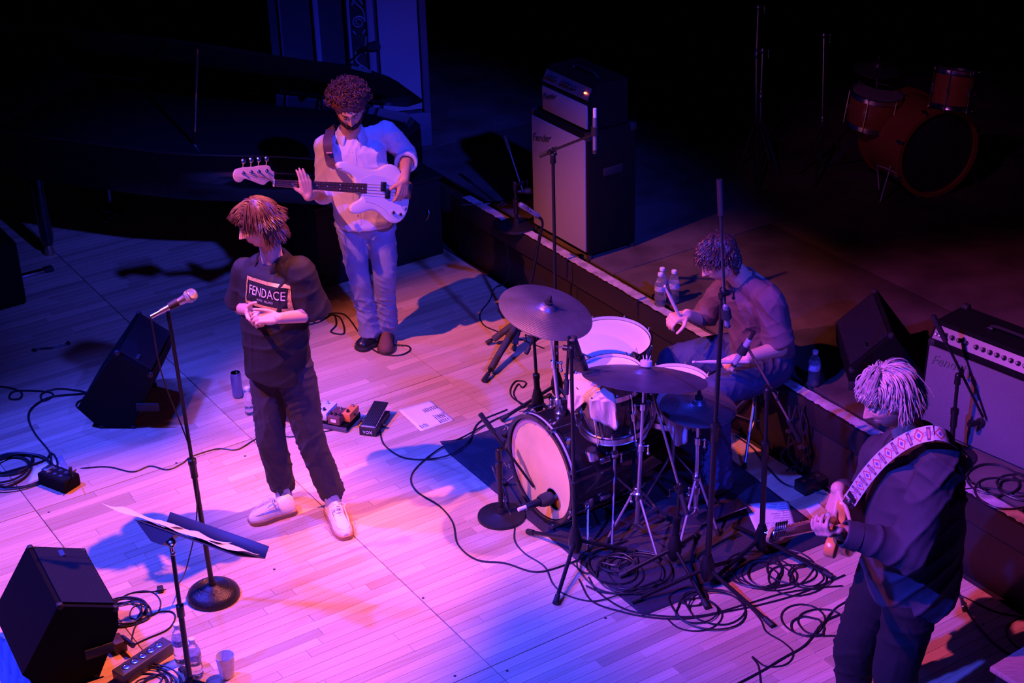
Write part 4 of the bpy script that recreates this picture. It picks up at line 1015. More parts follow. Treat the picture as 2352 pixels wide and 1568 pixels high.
def head_surface(c, f, u, s=1.0, fem=False, jaw=1.0, nose=1.0, cheek=1.0, brow=1.0, open_=0.):
    "sculpted head: ellipsoid with brow, sockets, nose, lips, chin, jaw and ears; returns vertices, faces, lip mask"
    f = nrm(f); u = V(u); u = (u-f*u.dot(f)).normalized(); r = f.cross(u)
    nu, nv = 132, 100; P = []; mk = []
    th = np.linspace(0, 2*np.pi, nu, endpoint=False); ph = np.linspace(-.5*np.pi+.02, .5*np.pi-.02, nv)
    T, H = np.meshgrid(th, ph); X = np.cos(H)*np.sin(T); Y = np.cos(H)*np.cos(T); Z = np.sin(H)   # Y forward, X right
    # denser sampling toward the face
    T2 = T-.38*np.sin(T); X = np.cos(H)*np.sin(T2); Y = np.cos(H)*np.cos(T2)
    x = X*.0745; y = np.where(Y > 0, Y*.090, Y*.100); z = np.where(Z > 0, Z*.112, Z*.118)
    lo = np.clip(-z/.118, 0, 1)
    x = x*(1-.30*lo**1.6*jaw); y = np.where(Y > 0, y*(1-.06*lo), y*(1-.42*lo**1.2)); z = z
    front = np.clip(Y, 0, 1)
    # flatten the face plane
    y = np.where(Y > .0, np.minimum(y, .088-.02*np.abs(x/.07)**2+.0*z), y)
    g = lambda cx, cz, sx, sz: np.exp(-((x-cx)/sx)**2-((z-cz)/sz)**2)*(Y > .05)
    y = y+.0055*brow*(g(-.022, .030, .022, .008)+g(.022, .030, .022, .008)) + .003*g(0, .022, .012, .012)
    y = y-.0135*(g(-.031, .010, .016, .0115)+g(.031, .010, .016, .0115))
    y = y+.0060*(g(-.031, .009, .010, .0065)+g(.031, .009, .010, .0065))                 # eyeball and lids
    y = y+.0048*cheek*(g(-.044, -.018, .018, .016)+g(.044, -.018, .018, .016))
    # nose
    zz = np.clip((z+.034)/(.058), -1, 1.3); ridge = np.where(z > -.034, (1-zz)*.024*nose+.006*nose*np.clip(1-zz*.6, 0, 1), 0)
    wdt = .0075+.0045*np.clip(1-zz, 0, 1)
    nm = np.exp(-(x/wdt)**2)*(z > -.036)*(z < .030)*(Y > .3)
    fall = np.clip((z+.040)/.006, 0, 1)
    y = y+nm*np.clip(ridge, 0, .03)*fall + .007*nose*g(-.0115, -.030, .006, .006)+.007*nose*g(.0115, -.030, .006, .006)
    # mouth
    y = y+.0062*g(0, -.0535, .020, .0052)+.0072*g(0, -.0655, .017, .0058)-.006*g(0, -.0592, .021, .0022)+.003*g(0, -.060, .030, .018)
    y = y-.003*g(0, -.077, .018, .006)+.0085*g(0, -.098, .018, .013)
    lips = np.clip(g(0, -.0545, .022, .0050)+g(0, -.0655, .019, .0055), 0, 1)
    P = np.stack([x, y, z], -1).reshape(-1, 3)*s
    ev = [c+r*float(p[0])+f*float(p[1])+u*float(p[2]) for p in P]; ea = list(lips.reshape(-1)*.85)
    ef = []
    for i in range(nv-1):
        for j in range(nu): k = (j+1) % nu; ef.append((i*nu+j, i*nu+k, (i+1)*nu+k, (i+1)*nu+j))
    ef.append(tuple(range(nu))[::-1]); ef.append(tuple((nv-1)*nu+j for j in range(nu)))
    for sd in (-1, 1):   # ears
        b = MB(); ec = c+r*(sd*.0735*s)-f*.006*s-u*.006*s; ax = nrm(r*sd*1.0-f*.55)
        b.ell(ec, (.017*s, .032*s, .006*s), (nrm(f*.95+u*.1), nrm(u-f*.12), ax), 12)
        pts = [ec+ax*.006*s+(f*cos(a)*.015+u*sin(a)*.030)*s-f*.004*s for a in np.linspace(-2.4, 1.2+.0, 12)*-1+1.0]
        b.tube(pts, .0035*s, 6); b.ell(ec-u*.027*s+f*.002*s+ax*.002, (.008*s, .009*s, .005*s), (f, u, ax), 8)
        n0 = len(ev); ev += [V(q) for q in b.v]; ef += [tuple(i+n0 for i in q) for q in b.f]; ea += [0.]*len(b.v)
    return ev, ef, ea, (r, f, u)
def eyes(parent, c, fr, s=1.0, lid=.5, m_skin=None, look=(0, -.3)):
    r, f, u = fr
    for sd in (-1, 1):
        e = c+r*(sd*.031*s)+f*(.0765*s)+u*(.010*s)
        eb = MB().ell(e-f*.004*s, (.0115*s,)*3, (r, u, f), 14).build('eye', mat('eye_white', (.42, .38, .36), .7), parent)
        g = nrm(f+r*look[0]+u*look[1]); MB().ell(e-f*.004*s+g*.0085*s, (.0055*s, .0055*s, .0035*s), (r, u.cross(r)*-1 if False else u, g), 10).build('iris', mat('dark_iris', (.03, .015, .01), .1), eb)
        # eyelid: cap over the upper part, with lashes
        mb = MB(); R_ = .0128*s; rows = []
        for i in range(9):
            a = radians(100-(100+(-5+40*lid)*1.0)*i/8*1.0)
            rows.append([e-f*.004*s+(f*cos(a)+u*sin(a))*0+((f*cos(a)+u*sin(a))*cos(b)+r*sin(b))*R_ for b in np.linspace(-1.15, 1.15, 11)])
        w = 11; mb.add([p for q in rows for p in q], [(i*w+j, (i+1)*w+j, (i+1)*w+j+1, i*w+j+1) for i in range(8) for j in range(10)])
        mb.build('eyelid', m_skin, parent)
        mb = MB(); mb.tube([p+f*.0008 for p in rows[-1]], .0011*s, 5); mb.build('eyelashes', mat('dark_lash', (.015, .01, .01), .6), parent)
def brows(parent, c, fr, m, s=1.0, th=.0026):
    r, f, u = fr
    for sd in (-1, 1):
        pts = [c+r*(sd*x_*s)+f*(y_*s)+u*(z_*s) for x_, y_, z_ in ((.012, .0955, .026), (.022, .0945, .032), (.034, .089, .034), (.046, .080, .028))]
        MB().tube(spline(pts, 4), [th*s*q for q in np.concatenate([np.linspace(.7, 1.2, 6), np.linspace(1.2, .3, 7)])], 6).build('eyebrow', m, parent)
def hair_locks(c, fr, roots, m, parent, s=1.0, rad=(.080, .100, .120), name='hair', r=random.Random(1), curl=(0., 0.), thick=.0045, seg=14, tip=.25, nseg=5, floor_=1.0, flick=0.):
    """roots: list of (unit direction in (right, forward, up), length, comb direction, lift)"""
    R_, F_, U_ = fr; mb = MB(); rad = np.array(rad)*s
    def W_(p): return c+R_*float(p[0])+F_*float(p[1])+U_*float(p[2])
    gl = np.array([ZZ.dot(R_), ZZ.dot(F_), ZZ.dot(U_)])*-1.0    # gravity in head frame
    for (d, L, comb, lift, grav) in roots:
        d = np.array(d, float); d /= np.linalg.norm(d); p = d*rad*1.0; t = np.array(comb, float)
        n = (p/rad**2); n /= np.linalg.norm(n); t = t-n*t.dot(n)*.9+n*lift; t /= np.linalg.norm(t)+1e-9
        st = L*s/seg; k = 1.0+r.uniform(.0, .07)*floor_; pts = []; ph = r.uniform(0, 6.28)
        for i in range(seg+1):
            q = p.copy()
            if curl[0]:
                a1 = np.cross(t, n); a1 /= np.linalg.norm(a1)+1e-9; a2 = np.cross(t, a1); w = curl[0]*s*min(1, i/3)
                q = q+a1*w*cos(ph+i*curl[1])+a2*w*sin(ph+i*curl[1])
            pts.append(W_(q)); t = t+gl*grav*(i/seg+.25); t /= np.linalg.norm(t)
            if flick and i > seg*.62 and p[1] < .03: nn = p/(np.linalg.norm(p)+1e-9); t = t+nn*flick*r.uniform(.6, 1.3); t /= np.linalg.norm(t)
            p = p+t*st; e = np.linalg.norm(p/rad)
            if e < k:
                p = p/e*k; n = (p/rad**2); n /= np.linalg.norm(n); t = t-n*min(0, t.dot(n)); t /= np.linalg.norm(t)+1e-9
        rr = [thick*s*(1 if i < seg*.6 else 1-(1-tip)*(i-seg*.6)/(seg*.4)) for i in range(seg+1)]
        mb.tube(pts, rr, nseg)
    return mb
def seg_len(*a): return [(V(a[i+1])-V(a[i])).length for i in range(len(a)-1)]
def folds(amp, seed, f=22., vert=None):
    def fn(co, no):
        r = np.random.RandomState(seed); d = amp*.45*vnoise(co, seed, f*.8)
        for k in range(5):
            dr = r.randn(3)*np.array([1, 1, 1.5]); dr /= np.linalg.norm(dr)
            ph = co@dr*f*(1.1+.5*k)+2.6*vnoise(co, seed+k+1, f*.28)+r.rand()*6.3
            m = np.clip(vnoise(co, seed+20+k, f*.38)*1.8+.15, 0, 1)
            d = d+amp*.9*m*((1-np.abs(np.sin(ph)))**2-.3)
        return co+no*d[:, None]
    return fn
def torso_secs(secs, fr):
    "secs: (centre, half width, half depth, exponent); fr = (right, forward)"
    out = []; r, f = fr; n = 36
    for c, a, b, e in secs:
        ring = []
        for j in range(n):
            t = 2*pi*j/n; cx, sx = cos(t), sin(t)
            ring.append(V(c)+r*(a*math.copysign(abs(cx)**e, cx))+f*(b*math.copysign(abs(sx)**e, sx)))
        out.append(ring)
    return out
def leg_cloth(mb, pts, rs):
    "trouser leg with a flat open-looking hem at its last point"
    mb.chain(pts[:-1], rs[:-1], 18); mb.cyl(pts[-2], pts[-1], rs[-2], rs[-1], 20)
def shoe(parent, heel, toe, w, h, m_up, m_sole, laces=None, z0=0., name='shoe', lift=0.):
    heel = V(heel); toe = V(toe); L = (toe-heel).length; x = (toe-heel).normalized(); y = ZZ.cross(x).normalized(); zz = x.cross(y)
    def ring(k, hw, z, sh=1.0): return None
    prof = [(0.0, .70), (.06, .86), (.15, .92), (.30, .88), (.45, .86), (.60, .96), (.75, 1.0), (.88, .86), (.96, .58), (1.0, .30)]
    def outline(sc_, z, grow=0.): 
        l = []; 
        for t, k in prof: l.append(heel+x*(t*L+(-grow if t < .05 else grow if t > .95 else 0))+y*((w/2*k+grow)*sc_)+zz*z)
        for t, k in reversed(prof): l.append(heel+x*(t*L+(-grow if t < .05 else grow if t > .95 else 0))-y*((w/2*k+grow)*sc_)+zz*z)
        return l
    mb = MB(); secs = []
    hs = [h*.80, h*.98, h, h*.97, h*.80, h*.66, h*.56, h*.46, h*.34, h*.22]
    n = 20
    for (t, k), hh in zip(prof, hs):
        c = heel+x*(t*L*.985+.004)+zz*.02; ring = []
        for j in range(n):
            a = 2*pi*j/n; cy = cos(a); cz = sin(a); hw = w/2*k*.97
            taper = 1-.34*max(0, cz)*(hh/h)
            ring.append(c+y*(hw*math.copysign(abs(cy)**.75, cy)*taper)+zz*(hh*max(0, cz)**.8 if cz > 0 else .012*cz))
        secs.append(ring)
    sh = mb.loft(secs).build(name, m_up, parent)
    MB().loft([outline(1.0, .0, .002), outline(1, .008, .005), outline(1, .022, .004), outline(1, .026, .0)]).build('sole', m_sole, sh)
    if laces:
        # stitched apron seam and bow
        mb = MB(); pts = []
        for t, k, q in ((.42, .72, .80), (.58, .70, .66), (.74, .68, .52), (.88, .50, .40), (.93, .0, .36)): pts.append(heel+x*(t*L)+y*(w/2*k)+zz*(.020+h*q))
        p2 = [heel+x*((p-heel).dot(x))-y*((p-heel).dot(y))+zz*((p-heel).dot(zz)) for p in reversed(pts[:-1])]
        mb.tube(spline(pts+p2, 5), .0030, 6); mb.build('apron_seam', m_up, sh)
        lc = MB(); 
        for i, t in enumerate((.40, .47, .54)):
            z = .024+h*(.95-.14*i); lc.tube(spline([heel+x*(t*L)+y*(w*.26)+zz*(z-.008), heel+x*(t*L+.004)+zz*(z+.004), heel+x*(t*L)-y*(w*.26)+zz*(z-.008)], 4), .0028, 6)
        kn = heel+x*(.44*L)+zz*(.032+h*.93)
        for sdd in (-1, 1):
            lc.tube(spline([kn, kn+y*sdd*.022+zz*.008+x*.006, kn+y*sdd*.040-zz*.004+x*.012, kn+y*sdd*.026-zz*.006+x*.02, kn+x*.003], 5), .0026, 6)
            lc.tube(spline([kn, kn+y*sdd*.014+x*.03+zz*.0, kn+y*sdd*.018+x*.055-zz*.014], 5), .0024, 6)
        lc.build('laces', laces, sh)
    return sh
def thing_part(name, parent):
    o = bpy.data.objects.new(name, None); COL.objects.link(o); o.parent = parent; o.empty_display_size = .02; WM[o.name] = WM[parent.name].copy(); return o
def shrink_points(obj, pts, d, off=.002, far=2.):
    "drop points along d onto the surface of obj"
    dg = bpy.context.evaluated_depsgraph_get(); M = WM[obj.name]; me = obj.data
    bv = BVHTree.FromPolygons([M @ v.co for v in me.vertices], [tuple(p.vertices) for p in me.polygons]); out = []; d = nrm(d)
    for p in pts:
        h = bv.ray_cast(V(p)-d*far*.5, d, far); out.append((h[0]-d*off) if h[0] is not None else V(p))
    return out
def hit(obj, px, py):
    "first point of the object's surface met by the line of sight through that place"
    M = WM[obj.name]; me = obj.data
    bv = BVHTree.FromPolygons([M @ v.co for v in me.vertices], [tuple(p.vertices) for p in me.polygons]); h = bv.ray_cast(V((0, 0, CAM_H)), ray(px, py).normalized(), 40); return h[0]
def shrink_mb(mb, obj, d, off=.002): mb.v = [tuple(q) for q in shrink_points(obj, mb.v, d, off)]; return mb
SKIN = mat('fair_skin', (.68, .38, .27), .48, var=.05, vscale=18, attr='mask', acolor=(.48, .20, .18), subsurf=.15, bump=.06, bscale=220)
SKIN2 = mat('olive_skin', (.54, .29, .19), .5, var=.05, vscale=18, attr='mask', acolor=(.32, .14, .12), subsurf=.15, bump=.06, bscale=220)

# ================================================================ the singer
rg = random.Random(11)
Y0 = 7.28
sg_ = thing('person', 'person with brown bob, black printed shirt and clasped hands behind the round based microphone stand', 'person', V((J(640, 860, Y0).x, Y0, 0)))
fw = nrm((-.62, -.78, 0)); rt_ = fw.cross(ZZ)
hc = J(595, 514, 7.24); hf = nrm((-.90, -.40, -.26)); hu = V((-.16, -.04, 1))
hv, hfc, ha_, hfr = head_surface(hc, hf, hu, .97, nose=1.08, jaw=1.1)
shR = J(563, 622, 7.37); shL = J(690, 620, 7.16); nk = J(626, 592, 7.30)
elL = J(724, 722, 7.16); wrL = J(640, 731, 6.99); elR = J(553, 706, 7.40); wrR = J(570, 712, 7.16)
pel = J(642, 812, 7.30); kR = J(622, 1005, 7.30); kL = J(718, 1010, 7.25)
aR = at(655, 1160)+ZZ*.09; aL = at(769, 1180)+ZZ*.09
hipR = pel+rt_*.085-ZZ*.06; hipL = pel-rt_*.085-ZZ*.06
print('singer arm L', seg_len(shL, elL, wrL), 'R', seg_len(shR, elR, wrR), 'shoulders', seg_len(shR, shL), 'legs', seg_len(hipR, kR, aR), seg_len(hipL, kL, aL), 'z', hc.z, pel.z)
b = MB()
b.chain([hc-ZZ*.05+V((.03, .02, 0)), nk-ZZ*.02, nk.lerp(pel, .2)], [.050, .052, .08])
ch = nk.lerp(pel, .30); b.ell(ch, (.13, .08, .16), (rt_, fw, ZZ), 18); b.ell(pel, (.13, .085, .12), (rt_, fw, ZZ), 18); b.caps(ch, pel, .085, .09)
b.chain([shR, elR, wrR], [.046, .036, .026]); b.chain([shL, elL, wrL], [.046, .037, .026]); b.caps(shR-ZZ*.02, shL-ZZ*.02, .03, .03)
b.chain([hipR, kR, aR], [.08, .05, .038]); b.chain([hipL, kL, aL], [.08, .05, .038])
# clasped hands
hcl = J(598, 738, 6.99)
dL = nrm(J(583, 738, 7.0)-wrL); hand(b, wrL, nrm(V((-.80, .05, .05))), nrm((-.1, .55, -.85)), -1, ((.35, .55, .4), (.4, .6, .4), (.5, .7, .4), (.6, .7, .5)), (.25, .2), s=.97, tdir=(-.85, -.25, .42))
hand(b, wrR, nrm(J(586, 757, 7.02)-wrR), nrm((.7, .35, .5)), 1, ((.25, .35, .3), (.3, .4, .3), (.35, .45, .3), (.4, .5, .3)), (.3, .3), s=.97, tdir=(.55, -.35, .75))
remesh(b, 'body', .0042, SKIN, sg_, smooth=2, extra=(hv, hfc, ha_))
eyes(sg_, hc, hfr, .97, .95, SKIN)
brows(sg_, hc, hfr, mat('brown_brow', (.07, .035, .02), .7), .97, .002)
# trousers
TRO = mat('charcoal_wool_trousers', (.036, .028, .045), .85, bump=.25, bscale=260, var=.12, vscale=14)
b = MB(); b.ell(pel-ZZ*.02, (.168, .122, .13), (rt_, fw, ZZ), 20)
leg_cloth(b, [hipR+ZZ*.03, hipR.lerp(kR, .5), kR, kR.lerp(aR, .5), at(652, 1137+18)+ZZ*.105], [.100, .086, .073, .070, .068])
leg_cloth(b, [hipL+ZZ*.03, hipL.lerp(kL, .5), kL+fw*.01, kL.lerp(aL, .5), at(767, 1172)+ZZ*.10], [.100, .086, .073, .070, .069])
remesh(b, 'trousers', .0075, TRO, sg_, smooth=5, fn=folds(.0075, 3, 26))
# shirt
SHB = mat('black_cotton_shirt', (.011, .008, .012), .75, bump=.2, bscale=350)
top = nk-ZZ*.012; hem = J(641, 858, 7.29); b = MB()
secs = []
for t, a, d, e in ((0, .062, .066, 1.), (.035, .085, .080, 1.), (.075, .155, .098, .9), (.13, .190, .112, .85), (.28, .188, .122, .85), (.55, .178, .128, .85), (.80, .176, .132, .85), (.97, .176, .134, .85), (1.0, .172, .130, .85)):
    secs.append((top.lerp(V((hem.x, hem.y, hem.z)), t)+fw*(.012*sin(t*pi)), a, d, e))
b.loft(torso_secs(secs, (rt_, fw)))
b.chain([shL+ZZ*.002, shL.lerp(elL, .5)], [.068, .074], 18); b.cyl(shL.lerp(elL, .5), shL.lerp(elL, 1.0)+V((.006, 0, -.005)), .074, .084, 22)
b.chain([shR+ZZ*.002, shR.lerp(elR, .45)], [.066, .072], 18); b.cyl(shR.lerp(elR, .45), shR.lerp(elR, .88)+V((-.01, 0, -.0)), .072, .080, 22)
b.caps(shR-rt_*.03, nk+rt_*.045-ZZ*.03, .062, .05); b.caps(shL+rt_*.03, nk-rt_*.045-ZZ*.03, .062, .05)
shirt = remesh(b, 'shirt', .0072, SHB, sg_, smooth=5, fn=folds(.0075, 8, 17))
# collar and open neck
mb = MB(); n = 26; rows = []
nb = nk-ZZ*.000
for i in range(n+1):
    a = radians(35+290*i/n); d = -fw*-1*cos(a)+rt_*sin(a)   # opening at the front
    d = fw*cos(a)+rt_*sin(a); fr_ = max(0, cos(a))**1.5
    c0 = nb+d*(.058+.006*fr_)+ZZ*(.022-.055*fr_); c1 = nb+d*(.068+.01*fr_)+ZZ*(.030-.05*fr_); c2 = nb+d*(.100+.012*fr_)-ZZ*(.012+.085*fr_)
    rows.append([c0-ZZ*.02, c0, c1, c2])
mb.add([p for q in rows for p in q], [(i*4+j, (i+1)*4+j, (i+1)*4+j+1, i*4+j+1) for i in range(n) for j in range(3)])
co_ = mb.build('collar', SHB, shirt); md = co_.modifiers.new('t', 'SOLIDIFY'); md.thickness = .003
# printed panel on the chest
pc = hit(shirt, 608, 678); d_in = nrm(fw*-1+V((0, 0, -.12))); X = nrm(rt_*-1); 
X = nrm(-rt_*1.0); Yv = ZZ
PRT = mat('gold_foil_print', (.72, .45, .16), .45, metal=.35, var=.45, vscale=60); PRW = mat('cream_print', (.82, .74, .62), .6)
def pr_quad(x0, x1, y0, y1, nx=8, ny=4):
    mb = MB(); vs = [pc+X*(x0+(x1-x0)*i/nx)+Yv*(y0+(y1-y0)*j/ny) for j in range(ny+1) for i in range(nx+1)]
    mb.add(vs, [(j*(nx+1)+i, j*(nx+1)+i+1, (j+1)*(nx+1)+i+1, (j+1)*(nx+1)+i) for j in range(ny) for i in range(nx)]); return mb
Wp, Hp, Bp = .122, .066, .015
for q in ((-Wp, Wp, Hp-Bp, Hp), (-Wp, Wp, -Hp, -Hp+Bp), (Wp-Bp, Wp, -Hp, Hp), (-Wp, -Wp+Bp*.6, -Hp, Hp)):
    shrink_mb(pr_quad(*q), shirt, d_in, .0035).build('gold_border', PRT, shirt)
tx = MB(); tx.text('FENDACE', pc-Yv*.012, X, Yv, .044, .0004, fit=.195); shrink_mb(tx, shirt, d_in, .004).build('chest_lettering', PRW, shirt, smooth=False)
tx = MB(); tx.text('ROMA   MILANO', pc-Yv*.036, X, Yv, .011, .0004, fit=.09); shrink_mb(tx, shirt, d_in, .004).build('small_lettering', PRW, shirt, smooth=False)
# necklace
mb = MB(); nb2 = nb-ZZ*.01; pts = [nb2+rt_*(.052*cos(a))+fw*(.060+.035*sin(a))-ZZ*(.02+.055*sin(a)) for a in np.linspace(0, pi, 9)]
mb.tube(spline(pts, 3), .0014, 5); nk_o = mb.build('necklace', CHR, sg_); MB().ell(pts[4]-ZZ*.012, (.006, .004, .010), (rt_, fw, ZZ), 8).build('pendant', CHR, nk_o)
# hair
HB = mat('brown_hair', (.12, .048, .028), .38, var=.35, vscale=40, spec=.6)
R_, F_, U_ = hfr
def W3(p): return hc+R_*p[0]+F_*p[1]+U_*p[2]
b = MB(); b.ell(W3((0, -.016, .018)), (.080, .094, .104), (R_, F_, U_), 24); b.ell(W3((0, -.055, -.03)), (.072, .056, .085), (R_, F_, U_), 18)
hs = remesh(b, 'hair', .006, HB, sg_, smooth=2, fn=folds(.003, 4, 60))
roots = []
for i in range(1700):
    a = rg.uniform(-pi, pi); z = rg.uniform(-.25, 1.0) if i % 4 else rg.uniform(.85, 1.0); q = sqrt(max(0, 1-z*z)); d = (q*sin(a), q*cos(a)-(.10 if z > .3 else 0), z)
    aa = abs(a)
    if aa < .95:
        if z < .42: continue
        L = .115*(math.asin(z)-.30)+rg.uniform(-.004, .010); comb = (d[0]*.9+rg.uniform(-.12, .12), 1.0, -.3); gv = .12
    elif aa < 1.45:
        if z < .30: continue
        L = .115*(math.asin(z)+.10)+rg.uniform(0, .015); comb = (d[0]*1.0, -.30, -1); gv = .25
    else:
        L = .115*(math.asin(z)+.75)+rg.uniform(-.01, .03); comb = (d[0]*1.0, d[1]*1.0, -.7); gv = .5
    if z > .80 and aa > .5: L = .115*(math.asin(z)-.15)+rg.uniform(0, .05); comb = (d[0]*2, d[1]*2-.1, -.5); gv = .3
    if L < .02: continue
    roots.append((d, L, comb, .06, gv))
hair_locks(hc+U_*.004, hfr, roots, HB, sg_, .99, (.083, .103, .124), r=rg, thick=.0029, seg=13, curl=(.0030, .5), flick=.42, tip=.2, nseg=4).build('locks', HB, hs, smooth=True, ang=80)
# shoes
WSH = mat('off_white_suede', (.78, .72, .70), .8, bump=.25, bscale=300); CRP = mat('crepe_sole', (.35, .18, .10), .7)
LAC = mat('white_lace', (.8, .76, .74), .7)
shoe(sg_, at(676, 1172, .0), at(574, 1203, .0), .100, .085, WSH, CRP, LAC)
shoe(sg_, at(762, 1172, .0), at(797, 1240, .0), .100, .088, WSH, CRP, LAC)
for p_, q_ in ((aR, kR), (aL, kL)): MB().cyl(p_-ZZ*.045, p_+(q_-p_).normalized()*.05, .043, .043, 14).build('sock', mat('pale_blue_sock', (.35, .38, .55), .8), sg_)

# ================================================================ the bassist and his bass
rg = random.Random(21)
YB = 9.12
bs = thing('person', 'person with curly hair and beard, pale shirt and jeans, playing a white bass', 'person', V((J(845, 520, YB).x, YB, 0)))
fw = nrm((.10, -1, 0)); rt_ = fw.cross(ZZ)
hc = J(803, 250, 8.98); hf = nrm((.10, -.88, -.42)); hu = V((-.02, -.30, 1))
hv, hfc, ha_, hfr = head_surface(hc, hf, hu, .97, jaw=.8)
nk = J(806, 308, 9.10); shR = J(748, 335, 9.10); shL = J(887, 305, 9.16)
elR = J(748, 448, 9.12); wrR = J(722, 447, 8.90); elL = J(934, 352, 9.24); wrL = J(929, 412, 8.96)
pel = J(838, 500, YB); kR = J(826, 640, 9.10); kL = J(884, 625, 9.04); aR = at(852, 785)+ZZ*.09; aL = at(887, 775)+ZZ*.12
hipR = pel+rt_*.085-ZZ*.05; hipL = pel-rt_*.085-ZZ*.05
print('bassist arm L', seg_len(shL, elL, wrL), 'R', seg_len(shR, elR, wrR), 'shoulders', seg_len(shR, shL), 'legs', seg_len(hipR, kR, aR), seg_len(hipL, kL, aL), hc.z, pel.z)
# bass guitar geometry: traced outline laid in the plane of the instrument
bc0 = J(839, 433, 8.86); be0 = J(628, 420, 8.60)      # end of fingerboard, nut
GX = nrm(be0-bc0)                              # towards the head
gy = nrm(V((0, .33, 1))); GY = nrm(gy-GX*gy.dot(GX)); GN = nrm(GY.cross(GX)); 
if GN.y > 0: GN = -GN
SG = (be0-bc0).length/ (1270-480)
def gp(x, y, z=0.): return bc0+GX*((1270-x)*SG)+GY*((1095-y)*SG)+GN*z
Nn = V((GX.x, GX.y, GX.z))
# hands: fretting hand wraps the neck from below, plucking hand over the strings
fret = gp(745, 1060)
b = MB()
b.chain([hc-hfr[2]*.05-hfr[1]*.02, nk-ZZ*.01, nk.lerp(pel, .2)], [.055, .058, .09])
ch = nk.lerp(pel, .32); b.ell(ch, (.14, .085, .17), (rt_, fw, ZZ), 18); b.ell(pel-ZZ*.02, (.13, .085, .11), (rt_, fw, ZZ), 18); b.caps(ch, pel, .085, .09)
b.chain([shR, elR, wrR], [.05, .042, .028]); b.chain([shL, elL, wrL], [.05, .042, .028]); b.caps(shR, shL, .05, .05)
b.chain([hipR, kR, aR], [.08, .055, .042]); b.chain([hipL, kL, aL], [.08, .055, .042])
wr2 = fret-GY*.088+GN*.036+GX*-.005
b.caps(wrR, wr2, .028, .026)
hand(b, wr2, nrm(GY*1.0-GN*.10+GX*.22), nrm(GN*-1.0+V((0, 0, 0))) if False else nrm(-GN), 1, ((.10, .22, .3), (.12, .25, .3), (.15, .25, .3), (.3, .5, .4)), (.1, .1), s=.98, tdir=nrm(GX*.75+GY*.5-GN*.5), spread=.03)
pl = gp(1590, 1075, .05)
hand(b, wrL, nrm(pl-wrL+V((-.02, 0, -.03))), nrm(V((-.55, .75, .1))), -1, ((.35, .5, .5), (.5, .6, .5), (.55, .6, .5), (.6, .6, .5)), (.2, .2), s=1.0)
remesh(b, 'body', .0045, SKIN2, bs, smooth=2, extra=(hv, hfc, ha_))
eyes(bs, hc, hfr, .97, .9, SKIN2)
CHB = mat('dark_auburn_curls', (.11, .035, .035), .5, var=.4, vscale=50)
BRD = mat('dark_beard', (.025, .012, .014), .7, var=.3, vscale=60)
brows(bs, hc, hfr, BRD, .97, .004)
# beard: close shell over jaw, lip and cheeks made of short curls
R_, F_, U_ = hfr
def onhead(a, z): q = sqrt(1-min(1, z*z)); return (q*sin(a), q*cos(a), z)
roots = []
for i in range(900):
    a = rg.uniform(-1.5, 1.5); z = rg.uniform(-.98, -.18)
    lim = -.30-.25*cos(a*1.6) if abs(a) > .5 else -.42
    if abs(a) > 1.15: lim = -.12
    if z > lim: continue
    if abs(a) < .20 and -.57 < z < -.47: continue
    roots.append((onhead(a, z), rg.uniform(.010, .020), (rg.uniform(-.3, .3), .1, -1), .45, .2))
hair_locks(hc, hfr, roots, BRD, bs, .97, (.069, .094, .119), r=rg, thick=.0042, seg=4, curl=(.0015, 1.2), tip=.5, nseg=4).build('beard', BRD, bs, ang=80)
# curly hair
b = MB(); b.ell(hc+U_*.055-F_*.030, (.106, .112, .092), (R_, F_, U_), 20); b.ell(hc-F_*.06-U_*.02, (.09, .06, .08), (R_, F_, U_), 16)
hs = remesh(b, 'hair', .007, CHB, bs, smooth=1, fn=folds(.010, 9, 70))
mb = MB()
for i in range(1000):
    a = rg.uniform(-pi, pi); z = rg.uniform(-.45, 1); 
    if cos(a) > .30 and z < .50: continue
    if z < -.1 and cos(a) > -.1: continue
    q = sqrt(1-z*z); n = V((q*sin(a), q*cos(a), z)); base = hc+U_*.055-F_*.026+R_*(n.x*.104)+F_*(n.y*.112)+U_*(n.z*.092)
    nn = nrm(R_*n.x+F_*n.y+U_*n.z+V((rg.uniform(-.4, .4), rg.uniform(-.4, .4), rg.uniform(-.4, .4)))); x, y, ax = frame(nn); L = rg.uniform(.018, .042); rr = rg.uniform(.005, .011); ph = rg.uniform(0, 6.28); k = 9
    mb.tube([base+ax*(L*j/k-.006)+x*(rr*cos(ph+j*.95))+y*(rr*sin(ph+j*.95)) for j in range(k+1)], [.0042*(1-.5*j/k) for j in range(k+1)], 4)
mb.build('curls', CHB, hs, ang=80)
# jeans
JNS = mat('washed_blue_denim', (.20, .22, .33), .85, bump=.25, bscale=300, var=.25, vscale=7)
b = MB(); b.ell(pel+ZZ*.0, (.165, .118, .12), (rt_, fw, ZZ), 20)
leg_cloth(b, [hipR+ZZ*.03, hipR.lerp(kR, .5), kR, kR.lerp(aR, .55), at(853, 790)+ZZ*.075], [.094, .080, .066, .060, .070])
leg_cloth(b, [hipL+ZZ*.03, hipL.lerp(kL, .5), kL, kL.lerp(aL, .55), at(889, 780)+ZZ*.085], [.096, .084, .070, .064, .074])
remesh(b, 'jeans', .0075, JNS, bs, smooth=5, fn=folds(.0085, 13, 24))
